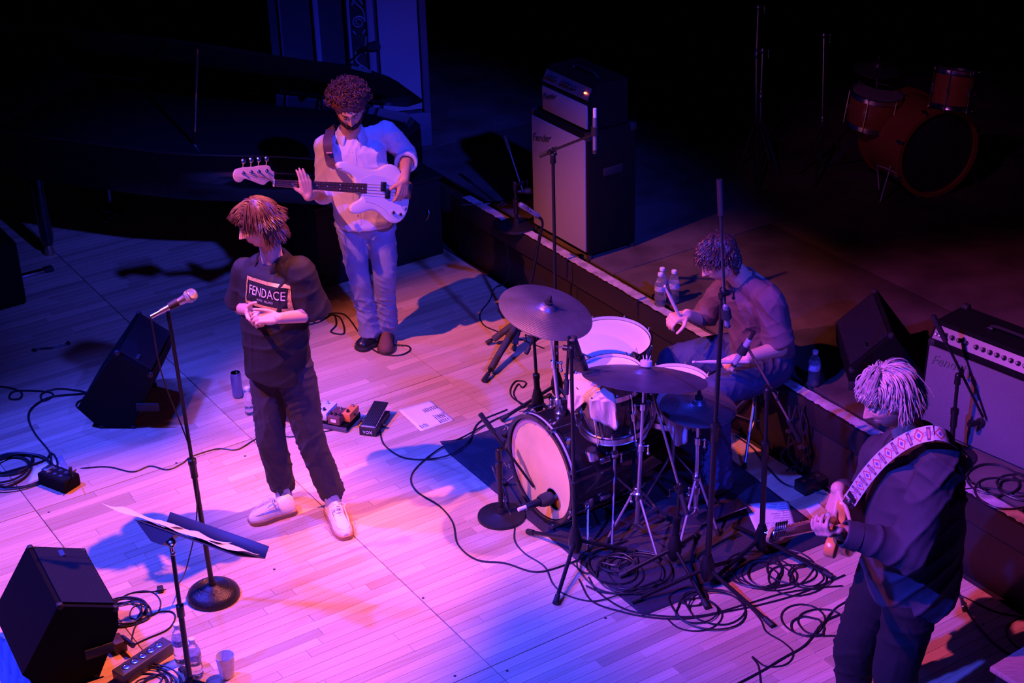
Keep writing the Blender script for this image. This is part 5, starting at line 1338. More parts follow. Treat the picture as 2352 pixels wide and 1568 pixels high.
# shirt
SHW = mat('pale_oxford_shirt', (.66, .60, .66), .8, bump=.2, bscale=350, var=.05, vscale=8)
top = nk-ZZ*.005; hem = J(840, 512, 9.12)-ZZ*.0; b = MB(); secs = []
for t, a, d, e in ((0, .062, .064, 1.), (.03, .08, .075, 1.), (.075, .15, .095, .9), (.14, .185, .112, .85), (.30, .180, .122, .85), (.6, .168, .126, .88), (.85, .172, .130, .88), (.96, .176, .134, .88), (1.0, .170, .128, .88)):
    secs.append((top.lerp(hem, t), a, d, e))
b.loft(torso_secs(secs, (rt_, fw)))
b.chain([shR, shR.lerp(elR, .5), elR+V((.0, 0, .01)), elR.lerp(wrR, .35)], [.066, .064, .058, .056], 18)
b.chain([shL, shL.lerp(elL, .5), elL], [.070, .068, .060], 18); b.cyl(elL, elL.lerp(wrL, .30), .058, .062, 18)
b.caps(shR-rt_*.03, nk+rt_*.04-ZZ*.02, .06, .05); b.caps(shL+rt_*.03, nk-rt_*.04-ZZ*.02, .06, .05)
shirt = remesh(b, 'shirt', .0072, SHW, bs, smooth=4, fn=folds(.0085, 31, 20))
cf = nrm(wrL-elL); MB().lathe([(.066, 0), (.068, .004), (.068, .038), (.064, .042), (.05, .042), (.05, 0)], elL.lerp(wrL, .30)-cf*.02, cf, 22, closed=True).build('rolled_cuff', SHW, shirt)
mb = MB(); n = 26; rows = []; nb = nk+ZZ*.012
for i in range(n+1):
    a = radians(28+304*i/n); d = fw*cos(a)+rt_*sin(a); fr_ = max(0, cos(a))**1.5
    rows.append([nb+d*(.060)+ZZ*(.0-.035*fr_), nb+d*.062+ZZ*(.030-.035*fr_), nb+d*.066+ZZ*(.036-.035*fr_), nb+d*(.096+.020*fr_)+ZZ*(-.016-.085*fr_)])
mb.add([p for q in rows for p in q], [(i*4+j, (i+1)*4+j, (i+1)*4+j+1, i*4+j+1) for i in range(n) for j in range(3)])
co_ = mb.build('collar', SHW, shirt); md = co_.modifiers.new('t', 'SOLIDIFY'); md.thickness = .003
d_in = -fw
pl_ = MB(); vs = []
for j in range(25):
    z = -.05-.46*j/24
    for i in (-1, 1): vs.append(nk+fw*.2+ZZ*z+rt_*(i*.015)+rt_*-.004)
pl_.add(vs, [(2*j, 2*j+1, 2*j+3, 2*j+2) for j in range(24)]); shrink_mb(pl_, shirt, d_in, .002).build('button_placket', SHW, shirt)
bt = MB()
for j in range(6):
    p = shrink_points(shirt, [nk+fw*.2+ZZ*(-.07-.075*j)], d_in, .003)[0]; bt.lathe([(.0055, 0), (.0055, .0025), (.0005, .003)], p, fw, 10)
bt.split('button', mat('shell_button', (.7, .66, .62), .3), shirt)
# shoes
LTH = mat('black_leather', (.015, .013, .015), .3); BRN = mat('brown_suede', (.16, .07, .05), .8, bump=.2, bscale=200)
shoe(bs, at(858, 790), at(822, 806), .095, .085, LTH, RUB)
shoe(bs, at(888, 775), at(887, 815), .100, .090, BRN, mat('brown_sole', (.08, .04, .03), .6))

# ---- bass guitar
bg = thing('bass_guitar', 'white electric bass with rosewood fingerboard held by the curly haired player', 'guitar', gp(1400, 1120))
WHT = mat('vintage_white_lacquer', (.76, .70, .66), .22, coat=.5); MPL = mat('maple_neck', (.60, .40, .26), .35, coat=.3)
outl = [(1235, 1150), (1225, 1182), (1180, 1212), (1145, 1240), (1143, 1262), (1155, 1285), (1190, 1297), (1240, 1293), (1300, 1270), (1360, 1264), (1420, 1290), (1480, 1335), (1530, 1355), (1580, 1350), (1625, 1318), (1655, 1265), (1668, 1190), (1664, 1105), (1640, 1045), (1600, 1000), (1580, 955), (1550, 915), (1500, 892), (1450, 893), (1410, 912), (1370, 935), (1300, 943), (1220, 927), (1130, 902), (1060, 896), (1022, 905), (1010, 930), (1030, 958), (1080, 975), (1130, 992), (1158, 1015), (1165, 1045)]
P2 = [((1270-x)*SG, (1095-y)*SG) for x, y in outl]
ps = spline([V((a, b_, 0)) for a, b_ in P2], 3); P2s = [(p.x, p.y) for p in ps[:-1]]
Xs, Ys = GX, GY
if Xs.cross(Ys).dot(GN) < 0: P2s = [(x, -y) for x, y in P2s]; Ys = -GY
def G(x, y, z=0.): return bc0+GX*x+GY*y+GN*z
body = MB().prism(P2s, bc0-GN*.012, Xs, Ys, .042, .010).build('body', WHT, bg, ang=50)
cxp, cyp = -.16, 0
pg = [(.04, .055), (-.04, .085), (-.12, .075), (-.17, .06), (-.20, .02), (-.20, -.04), (-.24, -.09), (-.27, -.13), (-.25, -.165), (-.19, -.155), (-.12, -.11), (-.06, -.085), (-.0, -.075), (.02, -.04)]
ys = 1 if Ys.dot(GY) > 0 else -1
MB().prism([(x*.95, y*ys*.95) for x, y in pg][::ys], bc0+GN*.0105, Xs, Ys, .0025).build('pickguard', mat('pale_pickguard', (.70, .66, .68), .3), body)
nl = (be0-bc0).length
def taper(x): return .029-.010*(x/nl)
mb = MB()
def slab(x0, x1, w0, w1, z0, z1, rnd_=False):
    return [[G(x, w*s_, z) for s_, z in ((-1, z1), (1, z1), (1, z0), (-1, z0))] for x, w in ((x0, w0), (x1, w1))]
MB().loft([[G(x, w*cos(a)*1.0, .004+(-.022*sin(a) if sin(a) > 0 else 0)) for a in np.linspace(0, pi, 9)] for x, w in ((-.07, .030), (.03, .029), (nl, .019))]).build('neck', MPL, bg)
fb = MB().loft(slab(-.004, nl, taper(0), taper(nl), .004, .0125)).build('fingerboard', mat('rosewood', (.085, .04, .035), .45), bg, smooth=False)
fr_ = MB(); dt = MB(); scale_l = nl/(1-2**(-20/12))
fx = [scale_l*(2**(-k/12)) - (scale_l-nl) for k in range(0, 21)]
for k in range(1, 21):
    x = fx[k]; fr_.cyl(G(x, -taper(x), .0128), G(x, taper(x), .0128), .0014, .0014, 6)
    xm = (fx[k]+fx[k-1])/2
    for yy in ({3: [0], 5: [0], 7: [0], 9: [0], 12: [-.012, .012], 15: [0], 17: [0], 19: [0]}.get(k, [])): dt.lathe([(.0035, .0127), (.0005, .0131)], G(xm, yy, 0), GN, 8)
fr_.split('fret', CHR, fb); dt.split('inlay_dot', PAP, fb)
MB().box(G(nl+.002, 0, .013), (.004, .040, .006), GX, GY).build('nut', PAP, bg)
hd_px = [(480, 1010), (480, 1078), (450, 1080), (428, 1090), (408, 1110), (385, 1115), (330, 1100), (270, 1082), (235, 1080), (215, 1100), (185, 1107), (158, 1090), (146, 1055), (155, 1020), (180, 1003), (240, 990), (300, 983), (360, 970), (415, 965), (440, 972), (455, 1000)]
hp2 = [((1270-x)*SG, (1095-y)*SG*ys) for x, y in hd_px]
hps = spline([V((a, b_, 0)) for a, b_ in hp2], 3); hd_ = MB().prism([(p.x, p.y) for p in hps], bc0+GN*.0, Xs, Ys, .015, .003).build('headstock', mat('tinted_maple', (.62, .38, .28), .3, coat=.3), bg, ang=50)
for (px_, py_) in ((222, 1035), (285, 1022), (348, 1015), (412, 1005)):
    o = gp(px_, py_, .0075); pst = MB().lathe([(.010, 0), (.010, .003), (.0055, .005), (.0045, .016), (.0055, .018), (.0005, .018)], o, GN, 12).build('tuning_post', CHR, hd_)
    e = gp(px_+6, py_-70, -.006); tn_ = MB().cyl(gp(px_+4, py_-40, -.004), e, .003, .003, 6); tn_.ell(e+GY*.014, (.013, .016, .004), (GX, GY, GN), 10); tn_.cyl(gp(px_+3, py_-20, -.009), gp(px_+3, py_-45, -.009), .007, .007, 8); tn_.build('tuning_key', CHR, hd_)
st = MB()
for i in range(4):
    q = (i-1.5); e = gp([412, 348, 285, 222][i], [1005, 1015, 1022, 1035][i], .015)
    st.tube([G(-.255, q*.018, .028), G(-.02, q*.0165, .022), G(nl, q*.010, .0165), e], .0011, 4)
st.split('string', STL, bg)
for (x, y) in ((-.105, .018), (-.135, -.022)):
    pu = MB().box(G(x, y, .016), (.030, .052, .016), GX, GY, bev=.003).build('pickup', BLK, bg); pp_ = MB()
    for k in range(4): pp_.lathe([(.0035, 0), (.003, .002), (.0005, .002)], G(x+(.006 if k % 2 else -.006), y-.018+k*.012, .024), GN, 8)
    pp_.split('pole_piece', CHR, pu)
MB().box(G(-.262, 0, .016), (.045, .085, .012), GX, GY, bev=.002).build('bridge', CHR, bg)
for (px_, py_) in ((1518, 1272), (1584, 1284)): MB().lathe([(.011, 0), (.011, .012), (.009, .015), (.0005, .015)], gp(px_, py_, .012), GN, 14).build('volume_knob', CHR, bg)
MB().lathe([(.008, 0), (.008, .006), (.005, .007), (.005, .002)], gp(1632, 1235, .011), GN, 10).build('output_jack', CHR, bg)
# strap
STR = mat('dark_brown_strap', (.10, .045, .055), .7, bump=.15, bscale=120)
def ribbon(pts, w, side_fn, th=.0025, k=10):
    pts = spline(pts, k); mb = MB(); secs = []
    for i, p in enumerate(pts):
        d = (pts[min(i+1, len(pts)-1)]-pts[max(i-1, 0)]).normalized(); s_ = side_fn(i/(len(pts)-1)); s_ = (s_-d*s_.dot(d)).normalized(); n = d.cross(s_)
        secs.append([p+s_*w/2+n*th/2, p-s_*w/2+n*th/2, p-s_*w/2-n*th/2, p+s_*w/2-n*th/2])
    return mb.loft(secs)
p0 = gp(1012, 955, .005); p1 = gp(1660, 1150, -.03)
sp_pts = [p0, J(760, 375, 8.93), J(752, 330, 8.95), shR+V((.03, -.03, .085)), shR+V((.05, .08, .07)), nk+V((.02, .16, -.15)), pel+V((.10, .16, .2)), p1+V((.02, .12, .02)), p1]
stp = ribbon(sp_pts, .052, lambda t: (V((1, 0, .0)) if t < .45 else V((.5, 0, .9)))).build('strap', STR, bg, smooth=False)
q = hit(stp, 757, 350)
if q is not None: MB().box(q+V((0, -.003, 0)), (.034, .003, .045), (1, 0, .0), nrm((0, -.3, 1)).cross(V((1, 0, 0)))*-1 if False else V((0, .25, 0.97)).normalized().cross(V((1, 0, 0))).cross(V((1, 0, 0)))*-1, bev=.001).build('strap_label', mat('pink_leather_patch', (.75, .38, .38), .6), stp)
MB().ell(p0, (.007,)*3, n=8).build('strap_button', CHR, bg)

# ================================================================ the drummer
rg = random.Random(31)
dr = thing('person', 'seated person with short curly hair in a plum t-shirt playing the drums', 'person', V((1.285, 7.8, 0)))
fw = nrm((-.86, -.42, 0)); rt_ = fw.cross(ZZ)
hc = J(1650, 594, 7.56); hf = nrm((-.84, -.40, -.42)); hu = V((-.45, -.15, .85))
hv, hfc, ha_, hfr = head_surface(hc, hf, hu, .98, jaw=.85, nose=1.05)
nk = J(1706, 640, 7.66); shR = J(1655, 672, 7.86); shL = J(1768, 690, 7.50)
pel = V((1.30, 7.80, .56)); 
elR = J(1612, 735, 7.98); wrR = J(1577, 722, 7.76); elL = J(1790, 800, 7.50); wrL = J(1716, 820, 7.34)
kR = J(1548, 828, 7.95); kL = J(1640, 902, 7.32); aR = V((kR.x-.04, kR.y-.05, .12)); aL = at(1648, 1140)+ZZ*.11
hipR = pel+rt_*.10; hipL = pel-rt_*.10
print('drummer arm R', seg_len(shR, elR, wrR), 'L', seg_len(shL, elL, wrL), 'sh', seg_len(shR, shL), 'legs', seg_len(hipR, kR, aR), seg_len(hipL, kL, aL), 'hc', hc, nk, pel, kR, kL)
b = MB()
b.chain([hc-hfr[2]*.05-hfr[1]*.03, nk-ZZ*.01, nk.lerp(pel, .2)], [.055, .060, .09])
ch = nk.lerp(pel, .30); sa = nrm(nk-pel); b.ell(ch-fw*.03, (.14, .085, .16), (rt_, fw, ZZ), 18); b.ell(pel, (.15, .11, .10), (rt_, fw, ZZ), 18); b.caps(ch-fw*.04, pel-fw*.03, .085, .09)
b.chain([shR, elR, wrR], [.052, .043, .030]); b.chain([shL, elL, wrL], [.052, .043, .030]); b.caps(shR, shL, .055, .055)
b.chain([hipR, kR, aR], [.085, .06, .045]); b.chain([hipL, kL, aL], [.085, .06, .045])
sR0 = J(1562, 730, 7.72); sR1 = J(1526, 655, 7.68)     # right stick: butt and visible tip
sL0 = J(1722, 831, 7.30); sL1 = J(1590, 831, 7.20)
hand(b, wrR, nrm(V((sR0.x, sR0.y, sR0.z))-wrR+V((-.03, 0, .0))), nrm(V((.1, .3, -1))), 1, ((.9, .9, .6),)*4, (.5, .3), s=1.0)
hand(b, wrL, nrm(V((-.72, -.25, -.12))), nrm(V((.1, .25, -1))), -1, ((.8, 1.0, .7), (.9, 1.0, .7), (1.0, 1.0, .7), (1., 1., .7)), (.4, .3), s=1.02)
remesh(b, 'body', .0045, SKIN, dr, smooth=2, extra=(hv, hfc, ha_))
eyes(dr, hc, hfr, .98, .9, SKIN)
DHR = mat('dark_brown_curls', (.055, .028, .03), .42, var=.35, vscale=50, spec=.6)
brows(dr, hc, hfr, DHR, .98, .003)
R_, F_, U_ = hfr
b = MB(); b.ell(hc+U_*.030-F_*.018, (.086, .100, .102), (R_, F_, U_), 22); b.ell(hc-F_*.055-U_*.035, (.070, .052, .072), (R_, F_, U_), 16)
hs = remesh(b, 'hair', .006, DHR, dr, smooth=2, fn=folds(.006, 19, 55)); roots = []
for i in range(1500):
    a = rg.uniform(-pi, pi); z = rg.uniform(-.75, 1.0); aa = abs(a)
    if aa < .95 and z < .52: continue
    if aa < 1.6 and z < .20: continue
    if aa < 1.9 and z < -.15: continue
    if z < 0 and rg.random() < .45: continue
    q = sqrt(1-z*z); top = max(0, z)
    roots.append(((q*sin(a), q*cos(a), z), rg.uniform(.028, .040)+.030*top*(1.3 if cos(a) > 0 else .7), (q*sin(a)+rg.uniform(-.4, .4), .9*top+rg.uniform(-.3, .3)+(.2 if cos(a) > 0 else -.3), -.7*(1-top)), .14 if z > .3 else .06, .1))
hair_locks(hc+U_*.002, hfr, roots, DHR, dr, .98, (.082, .101, .121), r=rg, thick=.0034, seg=9, curl=(.0045, .7), tip=.35, nseg=4).build('curls', DHR, hs, ang=80)
JN2 = mat('dark_blue_jeans', (.038, .045, .11), .85, bump=.25, bscale=300, var=.2, vscale=8)
b = MB(); b.ell(pel, (.185, .16, .13), (rt_, fw, ZZ), 20)
leg_cloth(b, [hipR, hipR.lerp(kR, .5), kR, kR.lerp(aR, .5), aR-ZZ*.03], [.115, .104, .085, .074, .076])
leg_cloth(b, [hipL, hipL.lerp(kL, .5), kL, kL.lerp(aL, .5), aL-ZZ*.03], [.115, .104, .086, .076, .078])
remesh(b, 'jeans', .0085, JN2, dr, smooth=5, fn=folds(.009, 23, 22))
TSH = mat('plum_tshirt', (.13, .075, .10), .85, bump=.2, bscale=350, var=.08, vscale=9)
b = MB(); secs = []; top = nk-ZZ*.01; hem = pel+ZZ*.02
ft_ = nrm(rt_.cross(sa))*-1
if ft_.dot(fw) < 0: ft_ = -ft_
for t, a, d, e in ((0, .068, .066, 1.), (.05, .10, .085, 1.), (.12, .175, .112, .9), (.25, .192, .130, .85), (.5, .182, .138, .85), (.8, .180, .150, .88), (.97, .190, .160, .88), (1.0, .186, .156, .88)):
    secs.append((top.lerp(hem, t)-ft_*(.035*sin(pi*t)), a, d, e))
b.loft(torso_secs(secs, (rt_, ft_)))
b.caps(shR, shR.lerp(elR, .45), .070, .066); b.cyl(shR.lerp(elR, .4), shR.lerp(elR, .82), .066, .074, 20)
b.caps(shL, shL.lerp(elL, .5), .074, .070); b.cyl(shL.lerp(elL, .45), shL.lerp(elL, .88), .070, .080, 20)
b.caps(shR-rt_*.03, nk+rt_*.045-ZZ*.02, .065, .055); b.caps(shL+rt_*.03, nk-rt_*.045-ZZ*.02, .065, .055)
tsh = remesh(b, 't_shirt', .0072, TSH, dr, smooth=4, fn=folds(.009, 41, 18))
na = nrm(hc-nk+V((.0, 0, .12))); MB().torus(nk+na*.008, .064, .007, na, 30, 8).build('neck_rib', TSH, tsh)
shoe(dr, V((aR.x, aR.y, .03))-fw*.06, V((aR.x, aR.y, .03))+fw*.21, .10, .09, LTH, RUB)
shoe(dr, V((aL.x, aL.y, .045))-fw*.06, V((aL.x, aL.y, .045))+fw*.21, .10, .09, LTH, RUB)
HIC = mat('pale_hickory', (.66, .48, .40), .5)
def stick(label, a, b_):
    t = thing('drumstick', label, 'drumstick', a); L = (b_-a).length; x = (b_-a).normalized()
    MB().lathe([(.004, 0), (.0085, .006), (.009, .02), (.009, L*.72), (.0045, L-.018)], a, x, 12).build('shaft', HIC, t)
    MB().lathe([(.0045, L-.018), (.0072, L-.012), (.0068, L-.004), (.003, L), (.0005, L)], a, x, 12).build('tip', HIC, t); return t
stick('pale drumstick raised in the far hand of the drummer', sR0-(sR1-sR0)*.15, sR1)
stick('pale drumstick held level in the near hand of the drummer', sL0, sL1)

# ================================================================ the guitarist
rg = random.Random(41)
YG = 5.52
gt = thing('person', 'person with wavy grey hair in a loose dark shirt playing guitar at right front', 'person', V((J(2060, 1250, YG).x, YG, 0)))
fw = nrm((-.93, -.30, 0)); rt_ = fw.cross(ZZ)
hc = J(2044, 914, 5.50); hf = nrm((-.93, -.22, -.36)); hu = V((-.28, -.04, 1))
hv, hfc, ha_, hfr = head_surface(hc, hf, hu, 1.03, jaw=.8, nose=1.15)
nk = J(2098, 1010, 5.56); shR = J(2030, 1040, 5.76); shL = J(2160, 1062, 5.40)
elR = J(1957, 1118, 5.86); wrR = J(1928, 1128, 5.78); elL = J(2088, 1270, 5.30); wrL = J(1930, 1222, 5.30)
wrR = J(1925, 1122, 5.72); elR = J(1985, 1150, 5.96)
pel = V((nk.x+.04, nk.y+.02, .96)); hipR = pel+rt_*.09-ZZ*.04; hipL = pel-rt_*.09-ZZ*.04
kR = J(1962, 1490, 5.66); kL = J(2055, 1540, 5.42); aR = V((kR.x+.02, kR.y+.03, .09)); aL = V((kL.x+.03, kL.y, .09))
print('guitarist arm R', seg_len(shR, elR, wrR), 'L', seg_len(shL, elL, wrL), 'sh', seg_len(shR, shL), 'legs', seg_len(hipR, kR, aR), seg_len(hipL, kL, aL), 'hc', hc, nk, pel, kR, kL)
# guitar axis
hd0 = J(1783, 1232, 5.02); nt = J(1838, 1212, 5.10); bd = J(1948, 1196, 5.74)
GX = nrm(hd0-bd); GN = V((-.88, .40, .08)); GN = (GN-GX*GN.dot(GX)).normalized(); GY = GX.cross(GN); 
if GY.z < 0: GY = -GY
gl = .355      # nut to end of fingerboard... scaled along the axis
L0 = (hd0-bd).length; print('tele length', L0, 'GY', GY)
def T(x, y, z=0.): return bd+GX*x+GY*y+GN*z       # x from the body centre to the head
NUT = L0-.13
b = MB()
b.chain([hc-hfr[2]*.05-hfr[1]*.02, nk-ZZ*.01, nk.lerp(pel, .2)], [.060, .064, .09])
ch = nk.lerp(pel, .32); b.ell(ch, (.15, .10, .17), (rt_, fw, ZZ), 18); b.ell(pel, (.15, .11, .12), (rt_, fw, ZZ), 18); b.caps(ch, pel, .10, .11)
b.chain([shR, elR, wrR], [.055, .045, .031]); b.chain([shL, elL, wrL], [.055, .045, .032]); b.caps(shR, shL, .055, .055)
b.chain([hipR, kR, aR], [.085, .06, .045]); b.chain([hipL, kL, aL], [.085, .06, .045])
# fretting hand: from the side, fingers wrapping the neck
nkp = J(1866, 1212, 5.16)
hand(b, wrL, nrm(J(1862, 1224, 5.22)-wrL), nrm(V((.0, .45, .9))), -1, ((.9, .9, .6), (.8, .9, .6), (.7, .8, .6), (.6, .7, .5)), (.15, .2), s=1.08, tdir=nrm(V((-.80, .15, .55))), spread=.16)
# picking hand
hand(b, wrR, nrm(V((-.22, -.30, -.62))), nrm(V((.75, .1, -.35))), 1, ((.35, .5, .4), (.6, .7, .5), (.7, .8, .5), (.75, .8, .5)), (.3, .3), s=1.06)
remesh(b, 'body', .0045, SKIN, gt, smooth=2, extra=(hv, hfc, ha_))
eyes(gt, hc, hfr, 1.03, .85, SKIN)
GHR = mat('silver_grey_hair', (.52, .40, .36), .38, var=.35, vscale=45, spec=.6)
brows(gt, hc, hfr, mat('grey_brow', (.2, .15, .13), .6), 1.03, .003)
R_, F_, U_ = hfr
b = MB(); b.ell(hc+U_*.032-F_*.018, (.090, .108, .108), (R_, F_, U_), 24); b.ell(hc-F_*.06-U_*.03, (.078, .060, .085), (R_, F_, U_), 18)
hs = remesh(b, 'hair', .006, GHR, gt, smooth=2, fn=folds(.006, 5, 45)); roots = []
for i in range(2600):
    a = rg.uniform(-pi, pi); z = rg.uniform(-.40, 1.0); aa = abs(a); q = sqrt(1-z*z)
    if aa < .85:
        if z < .55: continue
        L = .110*(math.asin(z)-.34)+rg.uniform(.0, .025); comb = (q*sin(a)-.9+rg.uniform(-.3, .3), .8, -.1); lift = .28
    elif aa < 1.5:
        if z < .30+(.25 if aa < 1.15 else 0): continue
        L = .105*(math.asin(z)-.02)+rg.uniform(0, .02); comb = (q*sin(a)*.6, -.25+rg.uniform(-.4, .1), -1); lift = .15
    else: L = .105*(math.asin(z)+.50)+rg.uniform(.0, .03); comb = (q*sin(a), q*cos(a)-.1, -.7); lift = .15
    if L < .02: continue
    roots.append(((q*sin(a), q*cos(a)-(.1 if z > .5 else 0), z), L, comb, lift, .35))
hair_locks(hc+U_*.006, hfr, roots, GHR, gt, 1.04, (.088, .108, .128), r=rg, thick=.0026, seg=14, curl=(.005, .5), flick=.16, tip=.2, floor_=1.7, nseg=4).build('locks', GHR, hs, ang=80)
# trousers
BLT = mat('black_trousers', (.008, .007, .011), .85, bump=.2, bscale=250)
b = MB(); b.ell(pel, (.18, .15, .13), (rt_, fw, ZZ), 20)
leg_cloth(b, [hipR, hipR.lerp(kR, .5), kR, kR.lerp(aR, .5), aR-ZZ*.03], [.112, .105, .088, .080, .080])
leg_cloth(b, [hipL, hipL.lerp(kL, .5), kL, kL.lerp(aL, .5), aL-ZZ*.03], [.112, .108, .092, .082, .082])
remesh(b, 'trousers', .0085, BLT, gt, smooth=5, fn=folds(.008, 53, 20))
# loose shirt
DSH = mat('dark_slate_shirt', (.05, .038, .055), .75, bump=.2, bscale=350, var=.08, vscale=7)
top = nk-ZZ*.02; hem = V((nk.x+.05, nk.y+.0, .66)); b = MB(); secs = []
for t, a, d, e in ((0, .080, .080, 1.), (.04, .13, .105, .95), (.10, .205, .150, .85), (.22, .215, .160, .8), (.45, .212, .170, .8), (.72, .208, .180, .85), (.92, .205, .176, .9), (1.0, .19, .160, .95)):
    secs.append((top.lerp(hem, t)-fw*(.02*sin(pi*min(1, t*1.6))), a, d, e))
b.loft(torso_secs(secs, (rt_, fw)))
b.chain([shR, shR.lerp(elR, .5), elR, elR.lerp(wrR, .82)], [.085, .078, .068, .048], 18)
b.chain([shL, shL.lerp(elL, .5), elL+ZZ*.01, elL.lerp(wrL, .5)], [.092, .088, .080, .066], 20); b.cyl(elL.lerp(wrL, .5), elL.lerp(wrL, .90), .066, .054, 20)
b.caps(shR-rt_*.03, nk+rt_*.045-ZZ*.03, .08, .062); b.caps(shL+rt_*.03, nk-rt_*.045-ZZ*.03, .085, .062)
shirt = remesh(b, 'shirt', .0075, DSH, gt, smooth=4, fn=folds(.013, 61, 13))
cw = nrm(wrL-elL); MB().lathe([(.052, 0), (.056, .003), (.054, .06), (.048, .064), (.044, .06), (.044, .0)], elL.lerp(wrL, .74), cw, 24, closed=True).build('cuff', DSH, shirt)
MB().ell(elL.lerp(wrL, .84)+ZZ*.053, (.006, .006, .002), None, 8).build('cuff_button', mat('dark_button', (.05, .04, .05), .3), shirt)
mb = MB(); n = 26; rows = []; nb = nk-ZZ*.006
for i in range(n+1):
    a = radians(22+316*i/n); d = fw*cos(a)+rt_*sin(a); fr_ = max(0, cos(a))**1.5; bk = max(0, -cos(a))
    rows.append([nb+d*.066+ZZ*(.0-.03*fr_), nb+d*.070+ZZ*(.038+.015*bk-.03*fr_), nb+d*.076+ZZ*(.046+.015*bk-.03*fr_), nb+d*(.105+.012*fr_)+ZZ*(.0-.055*fr_)])
mb.add([p for q in rows for p in q], [(i*4+j, (i+1)*4+j, (i+1)*4+j+1, i*4+j+1) for i in range(n) for j in range(3)])
co_ = mb.build('collar', DSH, shirt); md = co_.modifiers.new('t', 'SOLIDIFY'); md.thickness = .0035
shoe(gt, V((aR.x, aR.y, .0))-fw*.06, V((aR.x, aR.y, .0))+fw*.22, .105, .09, LTH, RUB)
shoe(gt, V((aL.x, aL.y, .0))-fw*.06, V((aL.x, aL.y, .0))+fw*.22, .105, .09, LTH, RUB)

# ---- guitar
tg = thing('electric_guitar', 'amber single cutaway electric guitar held by the grey haired player', 'guitar', bd)
AMB = mat('butterscotch_lacquer', (.75, .30, .07), .25, coat=.6); MP2 = mat('amber_maple_neck', (.80, .38, .14), .25, coat=.5)
ol = [(-.20, .10), (-.215, .04), (-.215, -.04), (-.20, -.10), (-.15, -.155), (-.08, -.165), (-.02, -.145), (.03, -.125), (.09, -.125), (.15, -.150), (.185, -.145), (.205, -.115), (.195, -.075), (.160, -.050), (.145, -.028), (.15, .0), (.15, .03), (.17, .075), (.15, .115), (.08, .135), (.02, .120), (-.03, .125), (-.09, .150), (-.16, .145)]
ps = spline([V((a, b_, 0)) for a, b_ in ol+[ol[0]]], 3)[:-1]; sgn = 1 if GX.cross(GY).dot(GN) > 0 else -1
pol = [(p.x*.93, p.y*.93*sgn) for p in ps]
bdy = MB().prism(pol, bd-GN*.0, GX, GY*sgn, .045, .006).build('body', AMB, tg, ang=50)
MB().prism([(x_, y_*sgn) for x_, y_ in ((.14, -.05), (.15, -.11), (.08, -.10), (.0, -.13), (-.06, -.12), (-.04, .0), (-.02, .10), (.08, .11), (.13, .06))][::-sgn if sgn > 0 else 1], bd+GN*.0235, GX, GY*sgn, .003).build('pickguard', mat('black_pickguard', (.015, .015, .015), .3), bdy)
MB().loft([[T(x, w*cos(a), .022-(.016*sin(a) if sin(a) > 0 else 0)) for a in np.linspace(0, pi, 9)] for x, w in ((.08, .028), (NUT, .021))]).build('neck', MP2, tg)
fb = MB().loft([[T(x, w*s_, z) for s_, z in ((-1, .030), (1, .030), (1, .021), (-1, .021))] for x, w in ((.05, .028), (NUT, .021))]).build('fingerboard', MP2, tg, smooth=False)
fr_ = MB(); nl = NUT-.05; sl_ = nl/(1-2**(-21/12))
for k in range(1, 22): x = NUT-sl_*(1-2**(-k/12)); fr_.cyl(T(x, -.025, .0305), T(x, .025, .0305), .0012, .0012, 6)
fr_.split('fret', CHR, fb)
MB().box(T(NUT, 0, .030), (.004, .042, .005), GX, GY).build('nut', PAP, tg)
hp2 = [(0, -.021), (.03, -.026), (.06, -.024), (.10, -.028), (.135, -.030), (.165, -.022), (.178, -.004), (.170, .014), (.150, .026), (.130, .030), (.06, .027), (.03, .024), (0, .021)]
h_ = MB().prism([(x*1.0, y*sgn) for x, y in hp2], T(NUT, 0, .016), GX, GY*sgn, .014, .003).build('headstock', MP2, tg, ang=50)
for k in range(6):
    x = NUT+.030+k*.024; y = .010-.001*k
    MB().lathe([(.0055, 0), (.005, .002), (.0032, .004), (.003, .016), (.0005, .016)], T(x, y, .023), GN, 10).build('tuning_post', CHR, h_)
    mb = MB(); mb.box(T(x, .006, .004), (.017, .026, .010), GX, GY, bev=.003); mb.cyl(T(x, .020, .004), T(x, .036, .004), .003, .003, 6); mb.ell(T(x, .044, .004), (.0085, .010, .004), (GX, GY, GN), 10); mb.build('tuning_key', CHR, h_)
st = MB()
for i in range(6):
    q = i-2.5; st.tube([T(-.12, q*.0105, .034), T(NUT, q*.007, .0335), T(NUT+.03+(5-i)*.024, .010-.001*(5-i), .034)], .0007, 4)
st.split('string', STL, tg)
MB().box(T(-.12, 0, .028), (.08, .08, .006), GX, GY, bev=.002).build('bridge', CHR, tg); MB().box(T(.03, 0, .028), (.022, .075, .012), GX, GY, bev=.003).build('neck_pickup', CHR, tg)
MB().box(T(-.12, .10*-1, .026), (.16, .025, .003), GX, GY, bev=.001).build('control_plate', CHR, tg)
mb = MB()
for q in (-.16, -.10): mb.lathe([(.009, 0), (.009, .014), (.0005, .015)], T(q, -.10, .027), GN, 12)
mb.split('control_knob', CHR, tg)
